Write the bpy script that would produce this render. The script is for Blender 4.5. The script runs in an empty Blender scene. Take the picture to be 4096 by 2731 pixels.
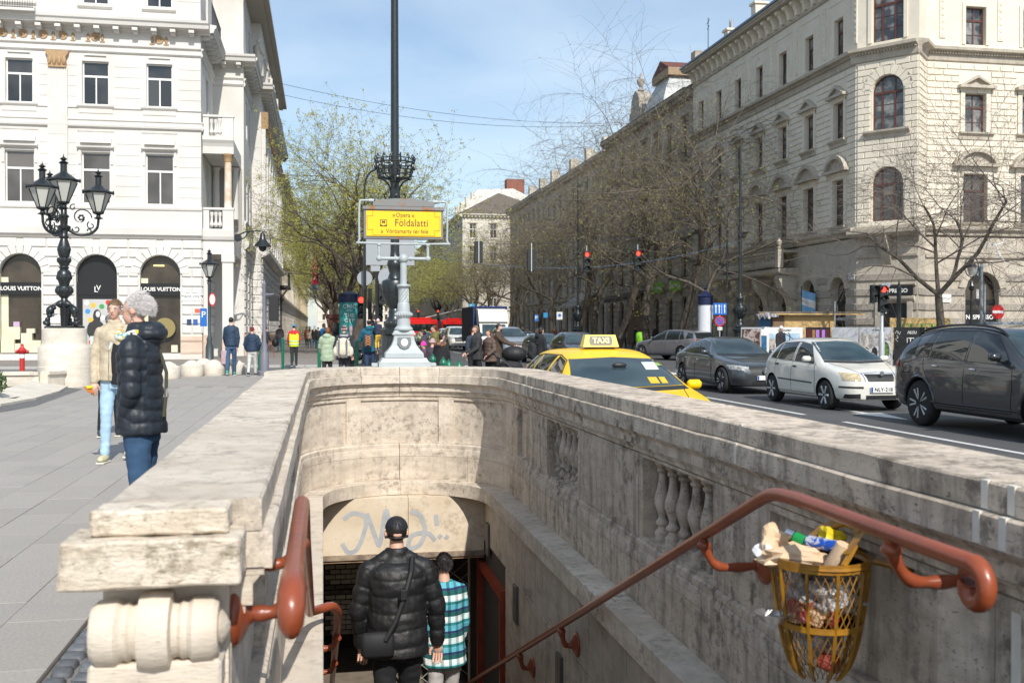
import bpy, bmesh, math, random
import numpy as np
from mathutils import Vector, Matrix
from mathutils.bvhtree import BVHTree
SC = bpy.context.scene; COL = SC.collection
PI = math.pi
random.seed(7)
YAW = math.radians(10.48)
F = 4096.0
HOR = 1315.0
CAMZ = 1.5
cam = bpy.data.cameras.new('camera'); cob = bpy.data.objects.new('camera', cam); COL.objects.link(cob)
cob.location = (0, 0, CAMZ)
cob.rotation_euler = (math.radians(90 - 0.70), 0, -YAW)
cam.sensor_width = 36; cam.lens = 36.0; cam.clip_start = .05; cam.clip_end = 3000
cam.dof.use_dof = True; cam.dof.focus_distance = 12.0; cam.dof.aperture_fstop = 4.8
SC.camera = cob
SUN_EL = 41.0; SUN_DX = -0.13          # light travels towards +y, a little towards -x
wd = bpy.data.worlds.new('World'); SC.world = wd; wd.use_nodes = True
nt = wd.node_tree; nt.nodes.clear()
wo = nt.nodes.new('ShaderNodeOutputWorld'); bg = nt.nodes.new('ShaderNodeBackground')
sk = nt.nodes.new('ShaderNodeTexSky'); sk.sky_type = 'NISHITA'; sk.sun_disc = False
sk.sun_elevation = math.radians(SUN_EL)
sun_az = math.atan2(-SUN_DX, -1.0)     # direction towards the sun, x=.13 y=-1
sk.sun_rotation = math.radians(180 - 7.4)
sk.air_density = 1.1; sk.dust_density = .7; sk.ozone_density = 2.4
tc = nt.nodes.new('ShaderNodeTexCoord'); mp = nt.nodes.new('ShaderNodeMapping'); mp.inputs['Scale'].default_value = (1.0, 1.4, 3.4)
mp.inputs['Rotation'].default_value = (0.25, 0.2, .5)
ns = nt.nodes.new('ShaderNodeTexNoise'); ns.inputs['Scale'].default_value = 1.9; ns.inputs['Detail'].default_value = 7; ns.inputs['Roughness'].default_value = .52; ns.inputs['Distortion'].default_value = .35
rp = nt.nodes.new('ShaderNodeValToRGB'); rp.color_ramp.elements[0].position = .40; rp.color_ramp.elements[1].position = .70
rp.color_ramp.elements[0].color = (0.10, .10, .10, 1); rp.color_ramp.elements[1].color = (.78, .78, .78, 1)
mx = nt.nodes.new('ShaderNodeMix'); mx.data_type = 'RGBA'; mx.inputs[7].default_value = (5.6, 6.7, 7.7, 1)
nt.links.new(tc.outputs['Generated'], mp.inputs['Vector']); nt.links.new(mp.outputs[0], ns.inputs['Vector'])
nt.links.new(ns.outputs['Fac'], rp.inputs[0]); nt.links.new(rp.outputs[0], mx.inputs[0])
nt.links.new(sk.outputs[0], mx.inputs[6]); nt.links.new(mx.outputs[2], bg.inputs[0]); nt.links.new(bg.outputs[0], wo.inputs[0])
bg.inputs[1].default_value = 0.108
sl = bpy.data.lights.new('sun', 'SUN'); sl.energy = 3.6; sl.angle = math.radians(.5); sl.color = (1.0, .955, .88)
so = bpy.data.objects.new('sun', sl); COL.objects.link(so); so.location = (10, -30, 40)
ce = math.cos(math.radians(SUN_EL)); ldir = Vector((SUN_DX * ce, math.sqrt(1 - SUN_DX ** 2) * ce, -math.sin(math.radians(SUN_EL))))
so.rotation_euler = ldir.to_track_quat('-Z', 'Y').to_euler()
SC.view_settings.view_transform = 'Standard'; SC.view_settings.look = 'None'; SC.view_settings.exposure = 0.42; SC.view_settings.gamma = 1.0
SC.view_settings.use_curve_mapping = False
SC.render.engine = 'CYCLES'; SC.cycles.max_bounces = 6; SC.cycles.use_denoising = True
SC.cycles.transparent_max_bounces = 8
CY, SY = math.cos(YAW), math.sin(YAW)
def col_D(px, D):                      # px in the 4096 frame
 t = (px - 2048) / F
 return D * (t * CY + SY), D * (CY - t * SY)
def col_x(px, x):
 t = (px - 2048) / F; return x / (t * CY + SY) * (CY - t * SY)
def col_y(px, y):
 t = (px - 2048) / F; return y / (CY - t * SY) * (t * CY + SY)
def dep(x, y): return x * SY + y * CY
def zat(py, D): return CAMZ - (py - HOR) * D / F
MATS = {}
def mat(name, c, c2=None, scale=4.0, rough=.75, metal=0.0, bump=0.0, bscale=60.0, streak=None, dirt=None, pits=None, stretch=(1, 1, 1), rnd=0.0,
  coat=0.0, spec=.5, emit=None, trans=0.0, objco=False, bdist=.01, alpha=1.0, lo=.35, hi=.65, detail=5):
 if name in MATS: return MATS[name]
 m = bpy.data.materials.new(name); m.use_nodes = True; N = m.node_tree.nodes; L = m.node_tree.links
 b = N['Principled BSDF']; MATS[name] = m
 b.inputs['Roughness'].default_value = rough; b.inputs['Metallic'].default_value = metal
 b.inputs['Coat Weight'].default_value = coat; b.inputs['Coat Roughness'].default_value = .04; b.inputs['Specular IOR Level'].default_value = spec
 if trans: b.inputs['Transmission Weight'].default_value = trans; b.inputs['IOR'].default_value = 1.1
 if alpha < 1: b.inputs['Alpha'].default_value = alpha
 if emit: b.inputs['Emission Color'].default_value = (*emit[0], 1); b.inputs['Emission Strength'].default_value = emit[1]
 col = None
 if c2 is None and not (streak or dirt or pits or rnd or bump):
  b.inputs['Base Color'].default_value = (*c, 1); return m
 if objco: tcn = N.new('ShaderNodeTexCoord'); vec = tcn.outputs['Object']
 else: tcn = N.new('ShaderNodeNewGeometry'); vec = tcn.outputs['Position']
 if stretch != (1, 1, 1):
  mpn = N.new('ShaderNodeMapping'); mpn.inputs['Scale'].default_value = stretch; L.new(vec, mpn.inputs['Vector']); svec = mpn.outputs[0]
 else: svec = vec
 def noise(v, s, d=5, r=.6):
  n = N.new('ShaderNodeTexNoise'); n.inputs['Scale'].default_value = s; n.inputs['Detail'].default_value = d; n.inputs['Roughness'].default_value = r
  L.new(v, n.inputs['Vector']); return n.outputs['Fac']
 def ramp(f, a, bb, ca=0., cb=1.):
  r = N.new('ShaderNodeMapRange'); r.inputs[1].default_value = a; r.inputs[2].default_value = bb; r.inputs[3].default_value = ca; r.inputs[4].default_value = cb
  L.new(f, r.inputs[0]); return r.outputs[0]
 def mix(fac, A, B, mode='MIX'):
  x = N.new('ShaderNodeMix'); x.data_type = 'RGBA'; x.blend_type = mode
  if isinstance(fac, float): x.inputs[0].default_value = fac
  else: L.new(fac, x.inputs[0])
  for k, v in ((6, A), (7, B)):
   if isinstance(v, tuple): x.inputs[k].default_value = (*v, 1)
   else: L.new(v, x.inputs[k])
  return x.outputs[2]
 col = c if c2 is None else mix(ramp(noise(svec, scale, detail), lo, hi), c, c2)
 if pits:      # (scale, threshold, colour)
  col = mix(ramp(noise(svec, pits[0], 3, .7), pits[1], pits[1] + .06), col, pits[2])
 if streak:    # (colour, strength) dark runs of water down a face
  mpn = N.new('ShaderNodeMapping'); mpn.inputs['Scale'].default_value = (5, 5, .55); L.new(vec, mpn.inputs['Vector'])
  s = ramp(noise(mpn.outputs[0], 1.6, 6, .65), .47, .72, 0, streak[1]); col = mix(s, col, streak[0])
 if dirt:      # (colour, strength, scale)
  f_ = ramp(noise(vec, dirt[2], 8, .78), .49, .60); g_ = ramp(noise(vec, dirt[2] * .16, 4, .6), .40, .62, .12, 1); q_ = N.new('ShaderNodeMath'); q_.operation = 'MULTIPLY'; L.new(f_, q_.inputs[0]); L.new(g_, q_.inputs[1]); s = ramp(q_.outputs[0], 0, 1, 0, dirt[1]); col = mix(s, col, dirt[0])
 if rnd:
  oi = N.new('ShaderNodeObjectInfo'); r = ramp(oi.outputs['Random'], 0, 1, 1 - rnd, 1 + rnd)
  h = N.new('ShaderNodeHueSaturation'); L.new(r, h.inputs['Value'])
  if isinstance(col, tuple): h.inputs['Color'].default_value = (*col, 1)
  else: L.new(col, h.inputs['Color'])
  col = h.outputs[0]
 if isinstance(col, tuple): b.inputs['Base Color'].default_value = (*col, 1)
 else: L.new(col, b.inputs['Base Color'])
 if bump:
  bn = N.new('ShaderNodeBump'); bn.inputs['Strength'].default_value = bump; bn.inputs['Distance'].default_value = bdist
  L.new(noise(svec, bscale, 4, .65), bn.inputs['Height']); L.new(bn.outputs[0], b.inputs['Normal'])
 return m
class MB:
 def __init__(s): s.v = []; s.f = []; s.mi = []; s.cur = 0; s.T = None
 def add(s, vs, fs):
  o = len(s.v)
  if s.T is not None: vs = [tuple(s.T @ Vector(p)) for p in vs]
  s.v += [tuple(p) for p in vs]; s.f += [tuple(i + o for i in f) for f in fs]; s.mi += [s.cur] * len(fs); return s
 def box(s, a, b):
  x0, y0, z0 = a; x1, y1, z1 = b
  if x0 > x1: x0, x1 = x1, x0
  if y0 > y1: y0, y1 = y1, y0
  if z0 > z1: z0, z1 = z1, z0
  return s.add([(x0, y0, z0), (x1, y0, z0), (x1, y1, z0), (x0, y1, z0), (x0, y0, z1), (x1, y0, z1), (x1, y1, z1), (x0, y1, z1)],
                     [(0, 3, 2, 1), (4, 5, 6, 7), (0, 1, 5, 4), (1, 2, 6, 5), (2, 3, 7, 6), (3, 0, 4, 7)])
 def cbox(s, a, b, c):      # chamfered box
  lo = [min(p, q) for p, q in zip(a, b)]; hi = [max(p, q) for p, q in zip(a, b)]
  idx = {}; vs = []
  for sx in (0, 1):
   for sy in (0, 1):
    for sz in (0, 1):
     for ax in range(3):
      p = [hi[0] if sx else lo[0], hi[1] if sy else lo[1], hi[2] if sz else lo[2]]
      for k in range(3):
       if k != ax: p[k] += -c if (sx, sy, sz)[k] else c
      idx[(sx, sy, sz, ax)] = len(vs); vs.append(tuple(p))
  fs = []
  for ax in range(3):
   o = [k for k in range(3) if k != ax]
   for sd in (0, 1):
    q = []
    for (i, j) in ((0, 0), (1, 0), (1, 1), (0, 1)):
     k = [0, 0, 0]; k[ax] = sd; k[o[0]] = i; k[o[1]] = j; q.append(idx[(*k, ax)])
    fs.append(tuple(q))
   for i in (0, 1):          # edges along ax
    for j in (0, 1):
     k0 = [0, 0, 0]; k0[o[0]] = i; k0[o[1]] = j; k1 = list(k0); k1[ax] = 1
     fs.append((idx[(*k0, o[0])], idx[(*k1, o[0])], idx[(*k1, o[1])], idx[(*k0, o[1])]))
  for sx in (0, 1):
   for sy in (0, 1):
    for sz in (0, 1): fs.append(tuple(idx[(sx, sy, sz, a)] for a in range(3)))
  return s.add(vs, fs)
 def tube(s, pts, r, n=8, cap=True, closed=False):
  pts = [Vector(p) for p in pts]; k = len(pts)
  rs = r if isinstance(r, (list, tuple)) else [r] * k
  vs = []; up = None
  for i, p in enumerate(pts):
   if closed: d = pts[(i + 1) % k] - pts[i - 1]
   else: d = pts[min(i + 1, k - 1)] - pts[max(i - 1, 0)]
   if d.length < 1e-9: d = Vector((0, 0, 1))
   d.normalize()
   if up is None:
    up = Vector((0, 0, 1)) if abs(d.z) < .9 else Vector((1, 0, 0))
   a = d.cross(up)
   if a.length < 1e-6: a = d.orthogonal()
   a.normalize(); b = a.cross(d); b.normalize(); up = b
   for j in range(n):
    t = 2 * PI * j / n; vs.append(p + (a * math.cos(t) + b * math.sin(t)) * rs[i])
  fs = []
  for i in range(k if closed else k - 1):
   i2 = (i + 1) % k
   for j in range(n): fs.append((i * n + j, i * n + (j + 1) % n, i2 * n + (j + 1) % n, i2 * n + j))
  if cap and not closed: fs.append(tuple(range(n - 1, -1, -1))); fs.append(tuple((k - 1) * n + j for j in range(n)))
  return s.add(vs, fs)
 def lathe(s, prof, c=(0, 0, 0), n=16, axis='z', sq=0):
  vs = []; cx, cy, cz = c
  for (r, h) in prof:
   for j in range(n):
    t = 2 * PI * (j + (.5 if sq else 0)) / n; a, b = r * math.cos(t), r * math.sin(t)
    vs.append((cx + a, cy + b, cz + h) if axis == 'z' else ((cx + h, cy + a, cz + b) if axis == 'x' else (cx + a, cy + h, cz + b)))
  fs = []
  for i in range(len(prof) - 1):
   for j in range(n): fs.append((i * n + j, i * n + (j + 1) % n, (i + 1) * n + (j + 1) % n, (i + 1) * n + j))
  k = len(prof)
  if prof[0][0] > 1e-6: fs.append(tuple(range(n - 1, -1, -1)))
  if prof[-1][0] > 1e-6: fs.append(tuple((k - 1) * n + j for j in range(n)))
  return s.add(vs, fs)
 def prism(s, poly, fn0, fn1):      # poly of 2d points, two functions giving 3d
  n = len(poly)
  return s.add([fn0(*p) for p in poly] + [fn1(*p) for p in poly],
                     [tuple(range(n - 1, -1, -1)), tuple(range(n, 2 * n))] + [(i, (i + 1) % n, n + (i + 1) % n, n + i) for i in range(n)])
 def grid(s, rows):
  m = len(rows[0]); vs = [p for r in rows for p in r]
  return s.add(vs, [(i * m + j, i * m + j + 1, (i + 1) * m + j + 1, (i + 1) * m + j) for i in range(len(rows) - 1) for j in range(m - 1)])
 def ell(s, c, r, n=12, m=8, rot=None):
  vs = []; R = rot or Matrix.Identity(3)
  for i in range(m + 1):
   th = PI * i / m
   for j in range(n):
    ph = 2 * PI * j / n
    vs.append(Vector(c) + R @ Vector((r[0] * math.sin(th) * math.cos(ph), r[1] * math.sin(th) * math.sin(ph), r[2] * math.cos(th))))
  return s.add(vs, [(i * n + j, (i + 1) * n + j, (i + 1) * n + (j + 1) % n, i * n + (j + 1) % n) for i in range(m) for j in range(n)])
 def mesh(s, name, mats, smooth=False, weld=False):
  me = bpy.data.meshes.new(name); me.from_pydata(s.v, [], s.f)
  for m in (mats if isinstance(mats, (list, tuple)) else [mats]): me.materials.append(m)
  if any(s.mi): me.polygons.foreach_set('material_index', s.mi)
  bm = bmesh.new(); bm.from_mesh(me)
  if weld: bmesh.ops.remove_doubles(bm, verts=bm.verts, dist=1e-5)
  bmesh.ops.recalc_face_normals(bm, faces=bm.faces)
  bm.to_mesh(me); bm.free()
  if smooth:
   me.polygons.foreach_set('use_smooth', [True] * len(me.polygons))
   if smooth is not True: me.set_sharp_from_angle(angle=math.radians(smooth))
  me.update(); return me
 def build(s, name, mats, parent=None, smooth=False, weld=False):
  return link(name, s.mesh(name, mats, smooth, weld), parent)
def link(name, data, parent=None, loc=None, rz=None):
 o = bpy.data.objects.new(name, data); COL.objects.link(o)
 if parent is not None: o.parent = parent
 if loc is not None: o.location = loc
 if rz is not None: o.rotation_euler = (0, 0, rz)
 return o
def tag(o, label=None, cat=None, group=None, kind=None):
 if label: o['label'] = label
 if cat: o['category'] = cat
 if group: o['group'] = group
 if kind: o['kind'] = kind
 return o
def thing(name, label, cat, loc=(0, 0, 0), rz=0.0, group=None):
 o = bpy.data.objects.new(name, None); COL.objects.link(o); o.empty_display_size = .2
 o.location = loc; o.rotation_euler = (0, 0, rz); return tag(o, label, cat, group)
def struct(o): o['kind'] = 'structure'; return o
KIDS = {}
def copy_tree(o, parent=None, loc=None, rz=None, label=None):
 c = o.copy(); COL.objects.link(c)
 if parent is not None: c.parent = parent
 for ch in o.children: copy_tree(ch, c)
 if loc is not None: c.location = loc
 if rz is not None: c.rotation_euler = (0, 0, rz)
 if label: c['label'] = label
 return c
TMP = bpy.data.scenes.new('workbench'); TC = TMP.collection
def evaluated(o):      # mesh of an object with its modifiers, worked out in a scratch scene
 vl = TMP.view_layers[0]; vl.update(); return bpy.data.meshes.new_from_object(o.evaluated_get(vl.depsgraph))
FONTS = {}
def font_mesh(text, size, ext=.004, bold=0.0, sx=1.0, sp=1.0):
 k = (text, size, ext, bold, sx, sp)
 if k not in FONTS:
  cu = bpy.data.curves.new('lettering', 'FONT'); cu.body = text; cu.size = size; cu.extrude = ext; cu.align_x = 'CENTER'; cu.align_y = 'CENTER'; cu.offset = bold
  cu.resolution_u = 3; cu.space_character = sp
  ob = bpy.data.objects.new('tmp', cu); TC.objects.link(ob)
  me = evaluated(ob)
  bpy.data.objects.remove(ob); bpy.data.curves.remove(cu)
  if sx != 1: me.transform(Matrix.Diagonal((sx, 1, 1, 1)))
  FONTS[k] = me
 return FONTS[k]
def lettering(text, size, m, parent, loc, rot=(PI / 2, 0, 0), name='lettering', **kw):   # faces local -y by default
 me = font_mesh(text, size, **kw).copy(); me.materials.clear(); me.materials.append(m)
 o = link(name, me, parent, loc); o.rotation_euler = rot; return o
def smooth_path(pts, k=6):
 P = [Vector(p) for p in pts]; out = []
 for i in range(len(P) - 1):
  p0 = P[max(i - 1, 0)]; p1 = P[i]; p2 = P[i + 1]; p3 = P[min(i + 2, len(P) - 1)]
  for j in range(k):
   t = j / k
   out.append(.5 * ((2 * p1) + (p2 - p0) * t + (2 * p0 - 5 * p1 + 4 * p2 - p3) * t * t + (3 * p1 - p0 - 3 * p2 + p3) * t ** 3))
 out.append(P[-1]); return out
# common materials
TRAV = mat('travertine', (.55, .465, .37), (.68, .595, .49), scale=3.2, stretch=(1, 1, 4), rough=.85, bump=.5, bscale=26, bdist=.006,
           streak=((.22, .19, .15), .35), dirt=((.15, .125, .10), .7, 14), pits=(34, .64, (.24, .2, .16)), rnd=.09)
TRAVB = mat('travertine_grime_and_shade', (.52, .425, .33), (.68, .57, .455), scale=4, stretch=(1, 1, 3), rough=.85, bump=.55, bscale=24, bdist=.006,
   streak=((.10, .08, .06), .75), dirt=((.07, .057, .045), .85, 9), pits=(30, .62, (.14, .12, .1)), rnd=.08)  # heavier grime that also paints in the shade of the road-side wall
TRAVC = mat('pale_travertine', (.60, .52, .42), (.70, .615, .51), scale=2.4, stretch=(1, 1, 5), rough=.85, bump=.55, bscale=30, bdist=.008,
   dirt=((.27, .22, .17), .6, 7), pits=(30, .66, (.34, .27, .2)), rnd=.05)
MORTAR = mat('pale_mortar', (.72, .67, .58), (.62, .57, .5), scale=12, rough=.9)
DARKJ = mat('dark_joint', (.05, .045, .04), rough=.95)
BLACK = mat('matt_black', (.012, .012, .013), rough=.6)
BLKI = mat('black_painted_iron', (.012, .016, .018), (.022, .028, .03), scale=18, rough=.32, bump=.25, bscale=30, spec=.6)
WHITEP = mat('white_paint', (.8, .79, .76), rough=.6)
GLASSD = mat('dark_window_glass', (.025, .028, .03), rough=.05, spec=.7)
# ================================================================ ground
ASPH = mat('asphalt', (.062, .062, .064), (.085, .084, .084), scale=.7, rough=.9, bump=.6, bscale=160, bdist=.004, dirt=((.11, .108, .105), .5, 30))
ASPHL = mat('side_street_asphalt', (.125, .12, .118), (.15, .146, .142), scale=.9, rough=.9, bump=.5, bscale=140, bdist=.004)
EARTH = mat('city_ground', (.16, .15, .14), (.2, .19, .175), scale=.05, rough=.95)
SIDEW = mat('sidewalk_asphalt', (.21, .185, .165), (.25, .225, .20), scale=.8, rough=.92, bump=.4, bscale=120, bdist=.003, dirt=((.15, .135, .12), .5, 1.2))
KERB = mat('granite_kerb', (.33, .32, .30), (.42, .41, .39), scale=40, rough=.8, bump=.3, bscale=90, bdist=.003)
PAINT = mat('road_paint', (.58, .57, .54), (.68, .67, .63), scale=9, rough=.75, dirt=((.2, .2, .19), .45, 14))
def sheet(name, rects, z, m):
 b = MB()
 for (x0, y0, x1, y1) in rects: b.add([(x0, y0, z), (x1, y0, z), (x1, y1, z), (x0, y1, z)], [(0, 1, 2, 3)])
 return struct(b.build(name, m))
HX0, HX1, HY0, HY1 = -.45, 2.25, 3.4, 12.3
sheet('ground', [(-900, -60, HX0, 1400), (HX1, -60, 900, 1400), (HX0, HY1 + 3.5, HX1, 1400), (HX0, -60, HX1, HY0)], -.17, EARTH)
sheet('road', [(2.5, -20, 20.2, 600), (20.2, -20, 60, 37.5)], -.13, ASPH)
sheet('side_street', [(-60, 34.0, 2.5, 43.5)], -.10, ASPHL)
def slab_box(name, rects, z, m, zb=-.168):
 b = MB()
 for (x0, y0, x1, y1) in rects: b.box((x0, y0, zb), (x1, y1, z))
 return struct(b.build(name, m))
slab_box('left_sidewalk', [(-60, 43.7, 2.3, 600)], .0, SIDEW)
slab_box('right_sidewalk', [(20.3, 37.7, 60, 600)], .0, SIDEW)
b = MB()
for k in range(60): b.cbox((-60, 0, 0), (-60, 0, 0), 0) if False else None
def kerb_run(p, q, w=.18, z0=-.165, z1=.004, n=None, par=None):
 p = Vector((*p, 0)); q = Vector((*q, 0)); d = q - p; L_ = d.length; n = n or max(1, int(L_ / 1.0)); n = min(n, 45)
 ang = math.atan2(d.y, d.x); me = None
 for i in range(n):
  if me is None:
   k = MB(); k.cbox((.006, -w / 2, z0), (L_ / n - .006, w / 2, z1), .012); me = k.mesh('kerb_stone', KERB)
  o = link('kerb_stone', me, par, tuple(p + d * (i / n)), ang)
kr = struct(thing('kerb', 'pale granite kerb stones along the avenue and the side street', None)); del kr['label']
kerb_run((2.4, 12.9), (2.4, 34), par=kr, n=22); kerb_run((2.4, 43.7), (2.4, 88), par=kr); kerb_run((-40, 33.9), (2.3, 33.9), par=kr)
kerb_run((-40, 43.6), (2.3, 43.6), par=kr); kerb_run((20.25, 38), (20.25, 82), par=kr); kerb_run((20.3, 37.6), (50, 37.6), par=kr)
# promenade: granite slabs, joints running along the avenue
GR = mat('granite_slab', (.30, .273, .245), (.38, .35, .315), scale=55, rough=.85, bump=.5, bscale=150, bdist=.003, dirt=((.28, .262, .24), .5, 1.5), rnd=.045, pits=(6, .735, (.22, .205, .185)))
GRJ = mat('granite_paving_far', (.30, .273, .245), (.38, .35, .315), scale=55, rough=.85, bump=.5, bscale=150, bdist=.003, dirt=((.28, .262, .24), .5, 1.5))
def add_joints(m, w, h, off):
 N = m.node_tree.nodes; L = m.node_tree.links; b = N['Principled BSDF']
 src = b.inputs['Base Color'].links[0].from_socket
 g = N.new('ShaderNodeNewGeometry'); mp_ = N.new('ShaderNodeMapping'); mp_.inputs['Rotation'].default_value = (0, 0, PI / 2); mp_.inputs['Location'].default_value = (off[0], off[1], 0)
 br = N.new('ShaderNodeTexBrick'); br.inputs['Scale'].default_value = 1.0; br.inputs['Brick Width'].default_value = w; br.inputs['Row Height'].default_value = h; br.inputs['Mortar Size'].default_value = .006
 br.inputs['Color1'].default_value = (1, 1, 1, 1); br.inputs['Color2'].default_value = (.93, .93, .93, 1); br.inputs['Mortar'].default_value = (.72, .7, .67, 1)
 L.new(g.outputs['Position'], mp_.inputs[0]); L.new(mp_.outputs[0], br.inputs['Vector'])
 x = N.new('ShaderNodeMix'); x.data_type = 'RGBA'; x.blend_type = 'MULTIPLY'; x.inputs[0].default_value = 1
 L.new(src, x.inputs[6]); L.new(br.outputs['Color'], x.inputs[7]); L.new(x.outputs[2], b.inputs['Base Color'])
add_joints(GRJ, .8, .4, (0, 0))
prom = struct(thing('promenade', None, None));
b = MB()
PX0, PX1, PY0, PY1 = -5.2, -1.2, 3.6, 27.6
for (x0, y0, x1, y1) in [(-60, -20, PX0, 33.8), (PX0, -20, PX1, PY0), (PX0, PY1, PX1, 33.8), (PX1, 13.0, 2.31, 33.8), (-.7, -20, HX1, HY0 - .01), (PX1, -20, -.7, 2.0)]:
 b.box((x0, y0, -.166), (x1, y1, 0))
b.build('paving', GRJ, prom)
b = MB(); b.box((PX0, PY0, -.166), (PX1, PY1, -.012)); b.build('paving_bed', mat('paving_joint_sand', (.22, .205, .185), rough=.95), prom)
k = MB(); k.cbox((.002, .002, -.04), (.398, .798, 0), .002); sm = k.mesh('paving_slab', GR)
for i in range(10):
 for j in range(30):
  o = link('paving_slab', sm, prom, (PX0 + i * .4, PY0 + j * .8 - (.4 if i % 2 and j else 0), random.uniform(-.0015, .0015)))
# basalt cobbles along the parapet
cob_ = struct(thing('cobble_strip', None, None))
b = MB(); b.box((PX1, 2.0, -.166), (-.62, 13.0, -.03)); b.build('cobble_bed', mat('cobble_mortar', (.2, .185, .165), rough=.95), cob_)
CB = mat('basalt_cobble', (.085, .09, .10), (.13, .135, .145), scale=30, rough=.6, bump=.5, bscale=40, bdist=.006, rnd=.25)
k = MB(); k.cbox((-.05, -.05, -.08), (.05, .05, 0), .014); cm = k.mesh('cobble', CB, smooth=50)
n = 0
for j in range(58):
 for i in range(5):
  o = link('cobble', cm, cob_, (-1.14 + i * .115 + random.uniform(-.008, .008), 4.2 + j * .118 + random.uniform(-.01, .01) + (.05 if i % 2 else 0), random.uniform(-.008, .004)), random.uniform(-.15, .15))
  o.scale = (random.uniform(.85, 1.05), random.uniform(.85, 1.08), 1)
# markings
mk = struct(thing('road_markings', None, None))
def stripe(x0, y0, x1, y1, w=.12, name='lane_line'):
 d = Vector((x1 - x0, y1 - y0, 0)); nrm = Vector((-d.y, d.x, 0)).normalized() * w / 2; a = Vector((x0, y0, -.126)); c = Vector((x1, y1, -.126))
 b = MB(); b.add([a + nrm, a - nrm, c - nrm, c + nrm], [(0, 1, 2, 3)]); b.build(name, PAINT, mk)
for (y0, y1) in ((5.5, 8.4), (11.2, 16.6), (18.1, 23.2), (26.5, 31)): stripe(9.0, y0, 9.0, y1)
for y in range(50, 200, 9): stripe(5.8, y, 5.8, y + 4); stripe(9.1, y, 9.1, y + 4); stripe(12.6, y, 12.6, y + 4)
stripe(12.6, 8, 12.6, 30); stripe(5.8, 14, 5.8, 20); stripe(5.8, 24, 5.8, 31)
b = MB(); b.add([(10.25, 20.9, -.126), (10.4, 20.9, -.126), (10.4, 17.6, -.126), (10.25, 17.6, -.126)], [(0, 1, 2, 3)])
b.add([(10.0, 18.2, -.125), (10.65, 18.2, -.125), (10.33, 16.7, -.125)], [(0, 1, 2)]); b.build('turn_arrow', PAINT, mk)
for i in range(13): stripe(3.2 + i * 1.05, 33.2, 3.2 + i * 1.05, 37.0, .5, 'crossing_bar')
for i in range(9): stripe(4.0 + i * .5, 43.0 + (i % 3) * .6, 4.3 + i * .5, 44.5 + (i % 3) * .6, .14, 'bike_box_mark')
# ================================================================ stairwell of the underground
XL, XR, YA, RX, RY = -.24, 2.02, 10.95, 1.13, 1.2
XC = (XL + XR) / 2
def Pw(side, s, o):     # side L/R: s is y ; A: s is the angle 0..pi from left
 if side == 'L': return (XL + o, s)
 if side == 'R': return (XR - o, s)
 return (XC - (RX - o) * math.cos(s), YA + (RY - o) * math.sin(s))
def sweep(side, s0, s1, ring, n=1, jit=0):
 b = MB(); m = len(ring); vs = []
 for i in range(n + 1):
  s = s0 + (s1 - s0) * i / n
  for (o, z) in ring:
   x, y = Pw(side, s, o); vs.append((x, y, z))
 fs = [(i * m + j, i * m + (j + 1) % m, (i + 1) * m + (j + 1) % m, (i + 1) * m + j) for i in range(n) for j in range(m)]
 fs += [tuple(range(m)), tuple(n * m + j for j in range(m))]
 return b.add(vs, fs)
well = thing('stairwell_parapet', 'weathered travertine parapet with balusters and curved end around the underground stairs', 'parapet')
def run(name, ring, m, breaks, sides='LAR', seg=6, gap=.003, smooth=40):
 for side in sides:
  bs = breaks[side]
  for a, c in zip(bs[:-1], bs[1:]):
   g = gap if side != 'A' else gap / RX
   n = 1 if side != 'A' else max(2, int(abs(c - a) / PI * 26))
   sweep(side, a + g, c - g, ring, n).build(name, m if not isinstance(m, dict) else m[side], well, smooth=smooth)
YL0, YR0 = 2.80, .6
BR = {'L': [YL0, 3.75, 5.0, 6.4, 7.9, 9.5, YA], 'A': [0, .5, 1.12, PI / 2, PI - 1.12, PI - .42, PI], 'R': [YR0, 2.05, 2.74, 4.55, 6.55, 8.2, 9.35, 9.75, YA]}
BR1 = {'L': [YL0, YA], 'A': [0, PI / 2, PI], 'R': [YR0, YA]}
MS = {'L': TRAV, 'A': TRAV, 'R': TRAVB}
capt = [(.08, .963), (.08, 1.042), (.072, 1.05), (-.352, 1.05), (-.36, 1.042), (-.36, .963)]
capl = [(.108, .862), (.108, .953), (.098, .96), (-.385, .96), (-.395, .953), (-.395, .862)]
def rough_cap(ob, amp, seed):
 me = ob.data; bm = bmesh.new(); bm.from_mesh(me)
 bmesh.ops.subdivide_edges(bm, edges=[e for e in bm.edges if e.calc_length() > .12], cuts=7, use_grid_fill=True)
 rnd = random.Random(seed)
 from mathutils import noise as mn
 for v in bm.verts:
  q = v.co * 9; d = mn.noise(q) * .6 + mn.noise(q * 3.1) * .4
  e = mn.noise(v.co * 2.3 + Vector((5, 1, 2)))
  k = amp * (1.0 + (2.0 if e > .25 else 0))
  v.co += Vector((mn.noise(q + Vector((9, 0, 0))), mn.noise(q + Vector((0, 9, 0))), d)) * k
 bm.to_mesh(me); bm.free(); me.polygons.foreach_set('use_smooth', [False] * len(me.polygons))
n0 = len(well.children)
run('coping_stone', capt, MS, BR, 'AR'); run('coping_stone', capl, MS, BR, 'AR')
run('coping_stone', [(o if o > 0 else o + .045, z) for o, z in capt], MS, BR, 'L'); run('coping_stone', [(o if o > 0 else o + .045, z) for o, z in capl], MS, BR, 'L')
for i, o in enumerate(well.children):
 if o.name.startswith('coping_stone'): rough_cap(o, .0035, i)
run('moulding', [(.085, .845), (.085, .8605), (-.3, .8605), (-.3, .845)], MS, BR1)
run('moulding', [(.055, .765), (.055, .82), (.075, .8435), (-.3, .8435), (-.3, .765)], MS, BR1)
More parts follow.
